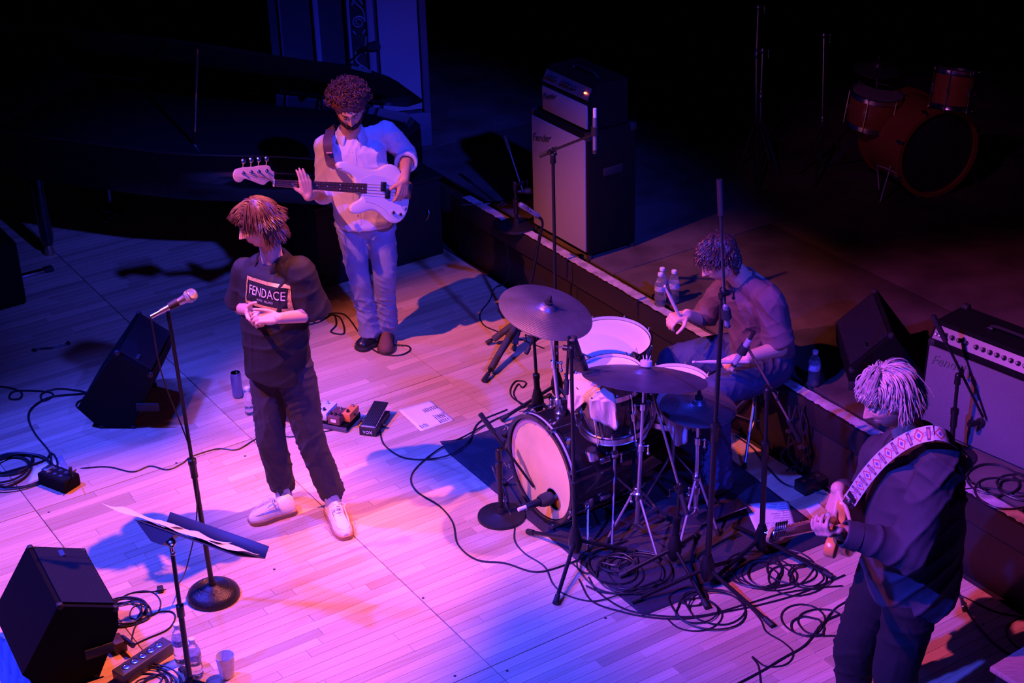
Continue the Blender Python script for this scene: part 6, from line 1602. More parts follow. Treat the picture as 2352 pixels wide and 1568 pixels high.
# patterned strap
def strap_mat():
    m = mat('woven_pattern_strap', (.62, .60, .72), .75, bump=.2, bscale=200); nt = m.node_tree; N = nt.nodes; L = nt.links; b = N['Principled BSDF']
    uvn = N.new('ShaderNodeUVMap'); sp = N.new('ShaderNodeSeparateXYZ'); L.new(uvn.outputs[0], sp.inputs[0])
    def M(op, a, b_=None, c=None):
        n = N.new('ShaderNodeMath'); n.operation = op
        for i, q in enumerate((a, b_, c)):
            if q is None: continue
            if isinstance(q, (int, float)): n.inputs[i].default_value = q
            else: L.new(q, n.inputs[i])
        return n.outputs[0]
    u = M('FRACT', M('MULTIPLY', sp.outputs[0], 1.0)); v = M('ABSOLUTE', M('SUBTRACT', sp.outputs[1], .5)); du = M('ABSOLUTE', M('SUBTRACT', u, .5))
    # stepped coordinates give the woven look
    us = M('DIVIDE', M('FLOOR', M('MULTIPLY', du, 22)), 22); vs = M('DIVIDE', M('FLOOR', M('MULTIPLY', v, 14)), 14)
    s = M('ADD', M('MULTIPLY', us, 1.6), vs)
    d1 = M('LESS_THAN', s, .42); d2 = M('LESS_THAN', s, .26); d3 = M('LESS_THAN', s, .13)
    e = M('ABSOLUTE', M('SUBTRACT', us, .5)); bar = M('MULTIPLY', M('LESS_THAN', e, .13), M('LESS_THAN', vs, .36)); bar2 = M('MULTIPLY', M('LESS_THAN', e, .06), M('LESS_THAN', vs, .25))
    dash = M('MULTIPLY', M('MULTIPLY', M('LESS_THAN', vs, .10), M('GREATER_THAN', M('SINE', M('MULTIPLY', u, 130)), .1)), M('GREATER_THAN', s, .45))
    col = None
    def mix(base, colr, fac):
        n = N.new('ShaderNodeMix'); n.data_type = 'RGBA'; L.new(fac, n.inputs[0])
        if isinstance(base, tuple): n.inputs[6].default_value = base
        else: L.new(base, n.inputs[6])
        n.inputs[7].default_value = colr; return n.outputs[2]
    c = mix((.66, .64, .78, 1), (.10, .04, .16, 1), dash); c = mix(c, (.62, .10, .10, 1), d1); c = mix(c, (.75, .72, .80, 1), d2); c = mix(c, (.20, .12, .45, 1), d3)
    c = mix(c, (.16, .05, .14, 1), bar); c = mix(c, (.62, .25, .22, 1), bar2)
    L.new(c, b.inputs['Base Color']); return m
s0 = J(1952, 1150, 5.62)
top_pts = [J(q[0], q[1], q[2]+.02) for q in ((1992, 1092, 5.50), (2030, 1050, 5.44), (2072, 1018, 5.38), (2112, 1000, 5.34), (2150, 995, 5.31), (2182, 1006, 5.34))]
pts = [s0, J(1962, 1135, 5.60)]
for q in top_pts:
    pts.append(q)
pts += [J(2203, 1030, 5.44), shL+V((.13, .08, -.04)), nk+V((.19, .08, -.20)), pel+V((.20, .14, .22)), pel+V((.04, .24, .10)), T(-.20, .03, 0)]
cs_ = spline(pts, 10); W2 = .058
bvh_dir = nrm(V((.1, -.5, .85)))
mb = MB(); vs = []; uvs = []; ln = 0; wv = []
for i, p in enumerate(cs_):
    d = (cs_[min(i+1, len(cs_)-1)]-cs_[max(i-1, 0)]).normalized(); t = i/(len(cs_)-1)
    nrm_ = nrm(V((-.35, -.75, .55))) if t < .45 else (nrm(V((.3, -.5, .8))) if t < .58 else nrm(V((.9, .3, .3))))
    s_ = d.cross(nrm_).normalized()
    if i: ln += (p-cs_[i-1]).length
    vs += [p+s_*W2/2, p-s_*W2/2]; uvs.append(ln/.085)
f = [(2*i, 2*i+1, 2*i+3, 2*i+2) for i in range(len(cs_)-1)]
me = bpy.data.meshes.new('strap'); Mi = WM[tg.name].inverted(); me.from_pydata([tuple(Mi @ q) for q in vs], [], f); uvl = me.uv_layers.new(name='UVMap')
for p in me.polygons:
    for li, vi in zip(p.loop_indices, p.vertices): uvl.data[li].uv = (uvs[vi//2], vi % 2)
me.materials.append(strap_mat()); so_ = link(me, 'strap', tg, 'white strap woven with red and violet diamonds'); md = so_.modifiers.new('t', 'SOLIDIFY'); md.thickness = .003
ev = MB(); ev.box(s0.lerp(pts[1], .2), (.085, .048, .005), nrm(pts[1]-s0), nrm(pts[1]-s0).cross(V((-.35, -.75, .55))), bev=.002); se = ev.build('strap_end', LTH, tg)
MB().ell(s0+V((-.004, -.008, .004)), (.008,)*3, n=10).build('strap_button', CHR, tg)

# ================================================================ rug, papers, pedals, bottles, cables
rp = random.Random(77)
# rug under the drums
rugm = mat('thin_black_rug')
cor = [at(1018, 1027), at(1480, 1412), at(1920, 1240), at(1660, 985), at(1190, 968)]
rug = MB(); nn = 60; cs4 = [uv(-6.90, 3.93), uv(-5.05, 3.90), uv(-5.00, 5.04), uv(-6.86, 5.20)]
rows = []
for i in range(nn+1):
    r0 = []
    for j in range(nn+1):
        p = cs4[0].lerp(cs4[1], i/nn).lerp(cs4[3].lerp(cs4[2], i/nn), j/nn); e = min(i, nn-i, j, nn-j)
        z = .004+(.0012*sin(i*.9+j*.3) if e > 0 else 0)
        if i < 3 and j < 7: z += .030*(1-i/3)*(1-j/7)     # turned up corner
        r0.append(p+ZZ*z)
    rows.append(r0)
w = nn+1; rug.add([p for q in rows for p in q], [(i*w+j, (i+1)*w+j, (i+1)*w+j+1, i*w+j+1) for i in range(nn) for j in range(nn)])
ro = rug.build('rug', rugm); md = ro.modifiers.new('t', 'SOLIDIFY'); md.thickness = .003; md.offset = -1
tag(ro, 'thin black rug lying under the whole drum kit', 'rug')

# sheets of paper with handwriting
def scribble(mb, o, X, Y, w, h, r, z):
    "one handwritten word as joined strokes"
    pts = []; x = 0
    while x < w:
        s = r.uniform(.5, 1)*h; pts += [o+X*x+Y*0+z, o+X*(x+h*.25)+Y*s+z, o+X*(x+h*.5)+Y*(s*.2)+z]; x += h*r.uniform(.5, .8)
    if len(pts) > 2: mb.tube(pts, .0007, 4)
def paper(label, quad, zf, lines, flip=False, seed=1, mtl=PAP, group=None, name='sheet_of_paper'):
    a, b, c, d = quad; n = 10; mb = MB(); rows = []; r = random.Random(seed)
    for i in range(n+1):
        for j in range(n+1):
            p = a.lerp(b, i/n).lerp(d.lerp(c, i/n), j/n); rows.append(p+ZZ*(.0012+.0025*abs(sin(i*.5+seed)*sin(j*.45+seed*2))*(1 if 0 < i < n and 0 < j < n else .3)))
    w = n+1; mb.add(rows, [(i*w+j, (i+1)*w+j, (i+1)*w+j+1, i*w+j+1) for i in range(n) for j in range(n)])
    o = mb.build(name, mtl); md = o.modifiers.new('t', 'SOLIDIFY'); md.thickness = .0004; tag(o, label, 'paper', group)
    if lines:
        X = (b-a).normalized(); Y = (d-a).normalized(); W_, H_ = (b-a).length, (d-a).length; m2 = MB()
        for (lx, ly, words) in lines:
            x = lx*W_
            for wl in words: scribble(m2, a+X*x+Y*(ly*H_), X, -Y*-1 if flip else Y, wl*W_, .011, r, ZZ*.0042); x += wl*W_+.012
        tag(m2.build('handwriting', INK, o, smooth=False), kind='stuff')
    return o
lns = [(.08+.02*rp.random(), .10+.082*k, [rp.uniform(.10, .22) for _ in range(rp.choice((1, 2, 2)))]) for k in range(10)]
paper('white handwritten set list lying on the floor between wah pedal and rug', [at(1044, 965), at(990, 920), at(915, 942), at(967, 991)], 0, [(.06+.85*k/10, .08, [.035]) for k in range(0)]+[(.05, .10+.06*k, [.12, .10]) for k in range(5)]+[(.30, .06+.055*k, [.10]) for k in range(6)]+[(.62, .05+.06*k, [.14]) for k in range(7)]+[(.08, .70+.06*k, [.13]) for k in range(4)], seed=3)
q = [at(1709, 1159), at(1810, 1152), at(1828, 1215), at(1740, 1230)]
q = [p+ZZ*.004 for p in q]
paper('white handwritten set list on the rug behind the tripod boom stand', [q[1], q[0], q[3], q[2]], 0, lns+[(.55, .75, [.2]), (.6, .86, [.12])], seed=5)
paper('plain white sheet lying just behind the guitarist\'s picking hand', [at(1850, 1167), at(1880, 1153), at(1915, 1185), at(1880, 1205)], 0, None, seed=6)
paper('long white sheet under the left power box and cable coil', [at(80, 1075), at(135, 1052), at(152, 1072), at(62, 1112)], 0, None, seed=8)
paper('white card strip lying left of the power box', [at(22, 1085), at(70, 1073), at(74, 1079), at(26, 1092)], 0, None, seed=9)
paper('small clear plastic card beside the power box cable', [at(128, 1052), at(141, 1045), at(160, 1078), at(146, 1084)], 0, None, seed=10, mtl=mat('grey_card', (.30, .30, .36), .3))

# plastic bottles
PET = mat('clear_pet', (.95, .95, 1.), .10, trans=.94, ior=1.22, spec=1.); WAT = mat('water', (.95, .96, 1.), .02, trans=1., ior=1.2); CAPM = mat('white_cap', (.75, .75, .8), .4); LBL = mat('bottle_label', (.40, .38, .52), .5, var=.5, vscale=60)
def bottle(label, p, level=.5, lbl=True, h=.205, r=.032, group=None, cap=True):
    t = thing('water_bottle', label, 'bottle', p, rp.uniform(0, 6), group); s = h/.205
    prof = [(.0005, .004), (.020, .002), (.029, .006), (.032, .014), (.0315, .024), (.030, .028), (.0318, .034), (.0300, .040), (.0318, .046), (.0300, .052), (.0318, .058), (.0295, .070), (.0285, .080), (.0315, .095), (.0318, .100), (.0318, .132), (.031, .137), (.029, .146), (.023, .164), (.015, .176), (.0125, .181), (.0125, .186), (.0145, .187), (.0145, .190), (.0125, .191), (.0125, .198)]
    MB().lathe([(a*r/.032, z*s) for a, z in prof], (0, 0, 0), n=28).build('bottle_body', PET, t, local=True)
    wl = .02+level*.15; wp_ = [(a*r/.032-.0012, z*s+.001) for a, z in prof if z < wl]; wp_[0] = (.0005, .005)
    if len(wp_) > 2: MB().lathe(wp_+[(wp_[-1][0], wl*s), (.0005, wl*s)], (0, 0, 0), n=24).build('water', WAT, t, local=True)
    if lbl: MB().lathe([(.0322*r/.032, .100*s), (.0325*r/.032, .101*s), (.0325*r/.032, .131*s), (.0322*r/.032, .132*s)], (0, 0, 0), n=28).build('label', LBL, t, local=True)
    if cap: MB().lathe([(.0150, .190*s), (.0152, .191*s), (.0150, .205*s), (.013, .207*s), (.0005, .207*s)], (0, 0, 0), n=20).build('cap', CAPM, t, local=True)
    return t
bottle('water bottle on the riser, rear one of the cluster of three left of the drummer', at(1520, 690, RH), .9)
bottle('water bottle on the riser, front left one of three, beside the raised stick', at(1516, 702, RH), .75)
bottle('water bottle on the riser, right one of the cluster of three, behind the raised stick', at(1547, 696, RH), .7)
bottle('half full water bottle standing alone on the riser, left of the guitarist\'s hair', at(1868, 886, RH), .62)
bottle('water bottle on the floor, half hidden behind the music stand pole', at(418, 1518), .55, h=.205)
bottle('water bottle without much water beside the paper cup, in front of its twin', at(452, 1552), .35, h=.205)
bottle('clear bottle on the floor half hidden behind the singer\'s leg', at(574, 950), .2, lbl=False, h=.17, r=.026)
# can
p = at(547, 911); t = thing('drink_can', 'tall blue drink can on the floor left of the singer', 'can', p)
MB().lathe([(.0005, .002), (.024, .002), (.028, .006), (.031, .014), (.031, .145), (.029, .152), (.026, .157)], p, n=28).build('body', mat('blue_can', (.16, .20, .42), .3, metal=.6), t)
MB().lathe([(.026, .157), (.027, .160), (.025, .160), (.024, .156), (.0005, .156)], p, n=28).build('lid', STL, t)
MB().torus(p+ZZ*.158+V((.006, 0, 0)), .006, .0015, n=14, m=5).build('ring_pull', CHR, t)
# cup
p = at(522, 1552); t = thing('paper_cup', 'white paper cup with some tea, bottom left beside the bottles', 'cup', p)
MB().lathe([(.0005, .004), (.028, .004), (.030, .0), (.031, .003), (.0415, .108), (.043, .112), (.0425, .115), (.040, .113), (.0295, .012), (.0005, .012)], p, n=36).build('cup', mat('printed_paper_cup', (.72, .66, .66), .6, var=.12, vscale=30), t)
MB().lathe([(.033, .045), (.0005, .045)], p, n=28).build('tea', mat('tea', (.35, .12, .05), .1), t)
mb = MB()
for k in range(4): mb.cyl(p+V((-.008+.008*k, -.041, .030)), p+V((-.008+.008*k, -.0465, .055)), .0008, .0008, 5)
mb.build('printed_bars', mat('grey_print', (.4, .38, .45), .6), t)

# power box left
a, b = at(92, 1098), at(186, 1118); X = (at(170, 1122)-at(100, 1105)); X = V((at(186, 1112)-at(115, 1085))); X.z = 0; X.normalize(); Y = ZZ.cross(X); c = at(138, 1112)
t = thing('power_box', 'black power distribution box with plugged cable on the blue floor, left', 'power box', V((c.x, c.y, 0)))
MB().box(c+ZZ*.035, (.20, .115, .07), X, Y, bev=.008).build('body', TOL, t)
tp_ = MB().box(c+ZZ*.071, (.18, .095, .004), X, Y).build('top_panel', BLK, t)
mb = MB()
for i in range(3):
    for j in range(2): mb.lathe([(.012, 0), (.013, .003), (.006, .003), (.0005, .001)], c+X*(-.045+i*.042)+Y*(-.02+j*.04)+ZZ*.073, n=12)
mb.split('socket', STL, tp_)
MB().box(c-X*.075+ZZ*.076, (.04, .06, .012), X, Y, bev=.003).build('switch', STL, t)
MB().cyl(c+X*.075+Y*.02+ZZ*.07, c+X*.08+Y*.02+ZZ*.12, .012, .009, 10).build('plug', RUB, t)
# tuner / footswitch strip bottom left
X = (at(378, 1493)-at(285, 1555)); X.z = 0; Ls = X.length; X.normalize(); Y = ZZ.cross(X); c = (at(378, 1500)+at(285, 1562))/2; c.z = 0
t = thing('multi_socket_box', 'long black box with five round chrome sockets, bottom left', 'power box', c)
MB().box(c+ZZ*.03, (Ls+.06, .075, .06), X, Y, bev=.005).build('body', mat('dark_blue_box', (.06, .06, .10), .4), t)
mb = MB(); m2 = MB()
for i in range(5):
    q = c+X*(-Ls*.40+i*Ls*.20)+ZZ*.060; mb.lathe([(.019, 0), (.019, .004), (.014, .005), (.013, .002), (.0005, .002)], q, n=16)
    for k in range(3): m2.lathe([(.003, 0), (.0005, .001)], q+ZZ*.0025+X*(.006*cos(k*2.1))+Y*(.006*sin(k*2.1)), n=6)
so = mb.split('round_socket', CHR, t); tag(m2.build('socket_holes', BLK, t, smooth=False), kind='stuff')
# clutter behind the near wedge: blue cloth and plug adapters
c = at(272, 1490); t = thing('plug_adapter', 'dark plug adapter joined to a silver connector beside the near wedge', 'plug', V((c.x, c.y, 0)))
MB().box(c+ZZ*.03, (.06, .08, .06), (.8, .6, 0), (-.6, .8, 0), bev=.006).build('body', mat('brown_black_plastic', (.06, .03, .03), .5), t)
MB().cyl(c+V((.02, .02, .05)), at(306, 1482, .06), .013, .013, 12).build('silver_connector', STL, t)
p0, p1, p2 = at(2, 1475), at(48, 1470), at(60, 1568); mb = MB(); rows = []
for i in range(16):
    for j in range(10):
        q = at(-10+5.0*i+1.5*j, 1462+14*j+2*i); rows.append(q+ZZ*(.008+.010*abs(sin(i*.8+j*.3))+.006*abs(sin(j*1.3))))
mb.add(rows, [(i*10+j, (i+1)*10+j, (i+1)*10+j+1, i*10+j+1) for i in range(15) for j in range(9)])
o = mb.build('folded_cloth', mat('blue_grey_cloth', (.25, .27, .45), .85, bump=.2, bscale=80)); md = o.modifiers.new('t', 'SOLIDIFY'); md.thickness = .004; tag(o, 'crumpled blue grey cloth behind the near wedge monitor, bottom left', 'cloth')

# pedal board with four pedals
a, b, c, d = at(640, 942), at(735, 990), at(792, 990), at(826, 966)
fr0, fr1 = at(640, 965), at(795, 994); X = (fr1-fr0); X.z = 0; X.normalize(); Y = ZZ.cross(X); o = fr0; Lb = (fr1-fr0).length
Yb = (at(826, 962)-fr1); dep_ = min(.30, abs(Yb.dot(Y))+.02)
t = thing('pedal_board', 'low black pedal board on the floor behind the singer\'s legs', 'pedal board', o+X*Lb/2+Y*dep_/2)
MB().box(o+X*Lb/2+Y*dep_/2+ZZ*.018, (Lb, dep_, .036), X, Y, bev=.004).build('board', TOL, t)
MB().box(o+X*Lb/2+Y*.004+ZZ*.016, (Lb+.004, .012, .03), X, Y, bev=.002).build('front_rail', mat('grey_rail', (.12, .10, .14), .5), t)
def pedal(label, px, py, w, l, h, col, knobs=2, metal=0., plate=False, rot=0.0, sw=True):
    c = at(px, py, .037); x = (X*cos(rot)+Y*sin(rot)); y = ZZ.cross(x); t = thing('effects_pedal', label, 'effects pedal', c)
    b = MB().box(c+ZZ*(h/2+.001), (w, l, h), x, y, bev=.004).build('housing', mat('pedal_'+label.split()[0], col, .35, metal=metal), t); kk = MB(); kc = MB()
    for i in range(knobs): knob(kk, kc, c+x*((i-(knobs-1)/2)*.028)-y*(-l*.25)*-1+ZZ*(h+.001), ZZ, .008, .014)
    kk.split('knob', KNB, b); kc.split('knob_cap', STL, b)
    if sw: MB().lathe([(.009, 0), (.009, .003), (.006, .004), (.006, .014), (.0005, .016)], c+y*(l*.28)+ZZ*(h+.001), n=12).build('foot_switch', CHR, b)
    if plate: MB().box(c-y*(l/2+.001)+ZZ*h*.55, (w*.45, .002, h*.4), x, y).build('front_plate', PAP, b)
    j = MB(); 
    for s in (-1, 1): j.cyl(c+x*(s*w/2)+ZZ*h*.5, c+x*(s*(w/2+.02))+ZZ*h*.5, .007, .007, 8)
    j.split('jack_plug', RUB, b); return t
pedal('white effects pedal with two black knobs, just right of the singer\'s knee', 748, 952, .085, .135, .05, (.72, .70, .74), 2)
pedal('brown effects pedal with a silver face in the middle of the board', 778, 964, .075, .12, .048, (.16, .06, .05), 3, plate=True)
pedal('orange effects pedal with a lever at the right end of the board', 806, 958, .05, .115, .05, (.85, .25, .05), 1)
pedal('grey white effects pedal seen between the singer\'s legs', 655, 946, .08, .12, .05, (.6, .58, .66), 2)
# wah pedal
f0, f1 = at(828, 1001), at(862, 1001); bx = at(880, 945); Yw = nrm(V((bx.x-f1.x, bx.y-f1.y, 0))); Yw = nrm(V((.28, .96, 0))); Xw = Yw.cross(ZZ); c = at(845, 1001)+Yw*.125; c.z = 0
t = thing('wah_pedal', 'black rocker wah pedal with chrome edge and white lettering', 'effects pedal', c)
MB().loft([[c+Xw*(s*w_)+Yw*y_+ZZ*z for s, z in ((-1, 0), (1, 0), (1, hh_), (-1, hh_))] for y_, hh_, w_ in ((-.125, .035, .048), (-.118, .048, .050), (-.05, .050, .050), (.115, .030, .046), (.122, .022, .044))]).build('base', mat('black_wrinkle_enamel', (.018, .017, .022), .5, bump=.3, bscale=400), t, ang=30)
rk = MB(); yv = nrm(Yw*1.0+ZZ*.13); zc = Xw.cross(yv); rk.box(c+ZZ*.066+Yw*-.0, (.088, .235, .012), Xw, yv, bev=.005); rk = rk.build('treadle', CHR, t)
tr = MB(); tr.box(c+ZZ*.066+zc*.007, (.078, .225, .004), Xw, yv, bev=.002)
for k in range(-3, 4): tr.box(c+ZZ*.066+zc*.010+Xw*(k*.010), (.003, .215, .003), Xw, yv)
tr.build('rubber_tread', RUB, rk)
MB().text('VOX', c-Yw*.1265+ZZ*.014, Xw, ZZ, .018, .0012).build('lettering', PAP, t, smooth=False)
MB().cyl(c+Xw*.045+ZZ*.022-Yw*.03, c+Xw*.075+ZZ*.022-Yw*.03, .009, .009, 10).build('jack_plug', RUB, t)

# music stand with sheets
hubp = at(437, 1566, .14); pc_ = J(393, 1246, hubp.y)
t = thing('music_stand', 'dark music stand seen from behind at lower left, desk almost flat', 'music stand', V((hubp.x, hubp.y, 0)))
MB().cyl(hubp-ZZ*.03, hubp.lerp(pc_, .55), .0125, .0125, 12).build('lower_tube', BLK, t); MB().cyl(hubp.lerp(pc_, .55), pc_, .0095, .0095, 12).build('upper_tube', BLK, t)
MB().lathe([(.0135, -.05), (.017, -.045), (.017, .01), (.011, .015)], hubp.lerp(pc_, .55), pc_-hubp, 12).build('clutch', BLK, t)
MB().lathe([(.014, -.05), (.024, -.04), (.026, .0), (.016, .03)], hubp, n=12).build('hub', BLK, t)
for an in (-.25, 1.9, 3.9):
    d = V((cos(an), sin(an), 0)); f = V((hubp.x, hubp.y, .012))+d*.27; lg = MB().tube(spline([hubp+d*.02, hubp+d*.12-ZZ*.03, f], 5), [.016]*4+[.014]*4+[.012]*3, 8).build('leg', BLK, t); MB().ell(f, (.022, .016, .012), None, 10).build('rubber_foot', RUB, lg)
lA, lB = J(336, 1196, hubp.y+.20), J(541, 1268, hubp.y-.02); Xd = nrm(lB-lA); 
Xd = nrm(J(541, 1262, hubp.y-.06)-J(336, 1190, hubp.y+.10)); Wd = .48
vd = nrm(pc_-V((0, 0, CAM_H)))           # the desk is nearly edge on
Yd = nrm(vd-Xd*vd.dot(Xd)); Yd = nrm(Yd+Xd.cross(Yd)*.10); Zd = Xd.cross(Yd); 
if Zd.z < 0: Zd = -Zd
cD = (J(336, 1200, hubp.y+.10)+J(541, 1272, hubp.y-.06))/2+Yd*.10
dk = MB().box(cD, (Wd, .30, .004), Xd, Yd, bev=.0015).build('desk', mat('dark_purple_steel', (.035, .025, .04), .45), t)
MB().box(cD+Yd*.15+Zd*.026, (Wd, .004, .056), Xd, Yd, bev=.0015).build('ledge', mat('dark_purple_steel'), t)
MB().loft([[cD+Xd*(s_)+Yd*y_-Zd*z_ for s_, z_ in ((-.23, .004), (-.05, .004), (-.09, .06), (-.14, .06), )] for y_ in (-.15, -.10)]).build('bracket', mat('dark_purple_steel'), t, smooth=False)
k = MB(); q = pc_; k.ell(q, (.022, .018, .02), (Xd, Yd, Zd), 12); wing(k, q, nrm(V((.3, -1, .1))), .006, .03); k.build('tilt_knob', STL, t)
def sheet(label, o, sx, sy, ang, curl, z0, group='sheets on the music stand'):
    mb = MB(); n = 12; r0 = []; x = Xd*cos(ang)+Yd*sin(ang); y = Zd.cross(x)
    if y.dot(Yd) < 0: y = -y
    for i in range(n+1):
        for j in range(n+1):
            a, b = i/n-.5, j/n-.5; r0.append(o+x*(a*sx)+y*(b*sy)+Zd*(z0+curl*(a*a)*2+.004*sin(a*9+b*5+z0*900)))
    w = n+1; mb.add(r0, [(i*w+j, (i+1)*w+j, (i+1)*w+j+1, i*w+j+1) for i in range(n) for j in range(n)]); oo = mb.build('sheet_of_paper', PAP); md = oo.modifiers.new('t', 'SOLIDIFY'); md.thickness = .0005; tag(oo, label, 'paper', group)
sheet('white sheet on the music stand sticking far out to the left', cD-Xd*.27-Yd*.02, .30, .21, .03, .006, .010)
sheet('white sheet lying along the right half of the music stand desk', cD+Xd*.09-Yd*.03, .30, .21, -.05, .012, .012)
sheet('white sheet under the others on the music stand desk, bent edge', cD-Xd*.05-Yd*.0, .30, .21, .10, .02, .007)

# wooden bench corner bottom right
a, b, c = at(2273, 1530, .45), at(2352, 1483, .45), at(2352, 1568, .45); Xb = (b-a); Xb.z = 0; Xb.normalize(); Yb = ZZ.cross(Xb)
t = thing('wooden_platform', 'reddish wooden box corner at the bottom right edge', 'platform', V((a.x+.3, a.y, 0)))
MB().box(a+Xb*.4-Yb*.4-ZZ*.0125, (.8, .8, .025), Xb, Yb, bev=.005).build('top_board', mat('red_oak_top', (.50, .24, .18), .5, var=.2, vscale=20, stretch=(1, 8, 1)), t)
MB().box(a+Xb*.4-Yb*.4-ZZ*.24, (.76, .76, .42), Xb, Yb).build('body', BLKP, t)

# mic boom over the piano
b0 = V((-1.75, 11.3, 0)); tp = J(735, 192, 10.75)
t = mic_stand('black boom stand reaching over the open grand piano', V((tp.x, 10.75, 0)), tp, disc=.13, boom=(J(690, 232, 10.75), J(838, 112, 10.65)), clutch=.5)
mic('thick black microphone over the piano, before the ornament', J(820, 118, 10.65), J(871, 104, 10.6), 'kick')

# dark strip and cable tie on the blue floor at left, light strip
pts = [at(80, 807), at(92, 803), at(120, 801), at(150, 794), at(158, 791)]
o = MB().tube(spline([p+ZZ*.007 for p in pts], 4), .006, 6).build('short_cable', CAB); tag(o, 'short black cable end lying alone on the blue floor, far left', 'cable')
for q in (pts[0], pts[-1]): MB().ell(q+ZZ*.010, (.022, .012, .010), (U2, V2, ZZ), 8).build('rubber_end', RUB, o)
c = at(72, 632); X_ = nrm(at(103, 624)-at(42, 640)); t = thing('aluminium_strip', 'shiny metal strip lying near the cabinet at the left edge', 'strip', V((c.x, c.y, 0)))
MB().box(c+ZZ*.012, ((at(103, 624)-at(42, 640)).length, .05, .02), X_, ZZ.cross(X_), bev=.004).build('strip', STL, t); MB().box(at(112, 622)+ZZ*.014, (.06, .06, .028), X_, ZZ.cross(X_), bev=.004).build('end_block', RUB, t)

# cables
def cable(label, pts, r=.0042, cat='cable', wob=.0, group=None, k=8, m=CAB, z=0., sub=None):
    P = []
    for i, q in enumerate(pts):
        if isinstance(q, V): P.append(q)
        else:
            zz = q[2] if len(q) > 2 else z; p = at(q[0], q[1], zz+r); P.append(p)
    o = MB().tube(spline(P, k), r, 6).build('cable', m); tag(o, label, cat, group); return o
def coil(label, cx, cy, rx_m, n, z=0., seed=1, r=.004, spread=.035, name='cable_coil', tails=()):
    rr = random.Random(seed); c = at(cx, cy, z); P = []
    for i in range(n*12+1):
        a = i/12*2*pi+seed; k = i//12; q = (i % 12)/12
        R_ = rx_m*(1+rr.uniform(-.05, .05))+spread*sin(a*.37+seed*1.7); ox = spread*.8*sin(k*1.9+q*1.3+seed); oy = spread*.8*cos(k*2.3+q+seed)
        P.append(V((c.x+ox+R_*cos(a), c.y+oy+R_*sin(a), z+r+.0028*k*(.6+.4*sin(a*1.5+k)))))
    P = list(P)+[at(*q, z+r) for q in tails]
    o = MB().tube(spline(P, 3), r, 6).build(name, CAB); tag(o, label, 'cable'); return o
rz = .0085
cable('black cable running from the wah pedal in a wide loop to the tripod', [V(tuple(at(868, 975)+ZZ*.025)), (873, 990), (882, 1020), (920, 1048), (970, 1055), (1030, 1045, rz), (1075, 1015, rz), (1100, 970, .0), (1165, 940)], .0045)
cable('black cable curving from the rug corner over open floor to the near tripod', [(1235, 922), (1140, 962), (1070, 1000, rz), (1010, 1030, .004), (960, 1070), (944, 1100), (960, 1130), (1010, 1162), (1040, 1200), (1052, 1250), (1095, 1285), (1160, 1293), (1230, 1313), (1300, 1296), (1380, 1262, rz), (1440, 1240, rz)], .0045)
cable('black cable hanging from the kick microphone and looping past its round base', [V(tuple(J(1160, 1138, kb_.y+.02))), (1148, 1105, .18), (1130, 1070, .1), (1165, 1165, .03), (1182, 1200), (1182, 1240), (1205, 1270), (1250, 1300), (1270, 1340), (1300, 1365), (1360, 1380), (1420, 1366, rz), (1480, 1345, rz)], .004)
cable('cable loop around the bassist\'s shoes leading behind the singer', [(700, 748), (735, 738), (765, 722), (772, 745), (760, 762), (790, 765), (780, 728, .0), (745, 722), (790, 722), (822, 760), (845, 792), (875, 812), (915, 816), (940, 806), (938, 795), (905, 792)], .005)
cable('long thin cable from the left power box to the pedal board', [V(tuple(at(166, 1095, .11))), (172, 1080), (200, 1074), (250, 1072), (305, 1083), (345, 1070), (385, 1078), (420, 1063), (440, 1048), (500, 1030), (545, 1032), (590, 1007), (640, 995), (665, 1003), (720, 995), (772, 985), (790, 975)], .0038)
cable('thin cable from the vocal microphone stand down to the near coil', [V(tuple(J(345, 722, b1_.y-.01))), V(tuple(J(352, 760, b1_.y))), V(tuple(J(375, 870, b1_.y+.02))), V(tuple(J(440, 1045, b1_.y-.02))), V(tuple(J(452, 1180, b1_.y-.03))), V(tuple(J(432, 1290, b1_.y-.05))), (410, 1340), (370, 1356), (300, 1362), (262, 1385)], .0032)
MB().box(at(369, 1357)+ZZ*.012, (.03, .04, .022), (1, .3, 0), (-.3, 1, 0), bev=.006).build('cable_tie', RUB, bpy.data.objects['cable.005'] if 'cable.005' in bpy.data.objects else None)
cable('thick cable coming in from the left edge to the left wedge', [(-20, 886), (20, 890), (48, 900), (45, 915), (22, 915), (28, 900), (60, 897), (110, 900), (122, 908), (100, 920), (95, 905), (130, 893), (180, 897), (212, 905)], .0055)
cable('thick cable from the left wedge down to the power box', [(225, 900), (175, 905), (115, 912), (75, 935), (65, 960), (80, 995), (112, 1035), (118, 1060), (130, 1085)], .006)
coil('small tangle of cable at the back of the left wedge', 215, 925, .055, 4, seed=2, r=.0045, spread=.03)
coil('coil of thick black cable at the left edge over the paper', 25, 1078, .14, 6, seed=4, r=.006, spread=.05, tails=((95, 1060), (118, 1040), (132, 1062), (128, 1085)))
coil('neat coil of thin cables right of the near wedge', 285, 1410, .10, 7, seed=6, r=.0035, spread=.018)
cable('loose grey cable loop between near wedge and cup', [(300, 1480), (310, 1440), (330, 1420), (365, 1405), (395, 1405), (402, 1420), (385, 1445), (340, 1465), (308, 1480)], .004)
cable('cable loop rising behind the coil near the wedge', [(255, 1390), (300, 1362), (345, 1358), (368, 1378), (362, 1405), (330, 1420), (300, 1418), (305, 1395), (335, 1385)], .003)
coil('coil of black cable at the very bottom left beside the music stand foot', 345, 1572, .09, 7, seed=8, r=.004, spread=.03)
cable('thick cable entering at the left edge behind the near wedge', [(-20, 1390), (10, 1400), (28, 1430), (15, 1470), (-10, 1490)], .007)
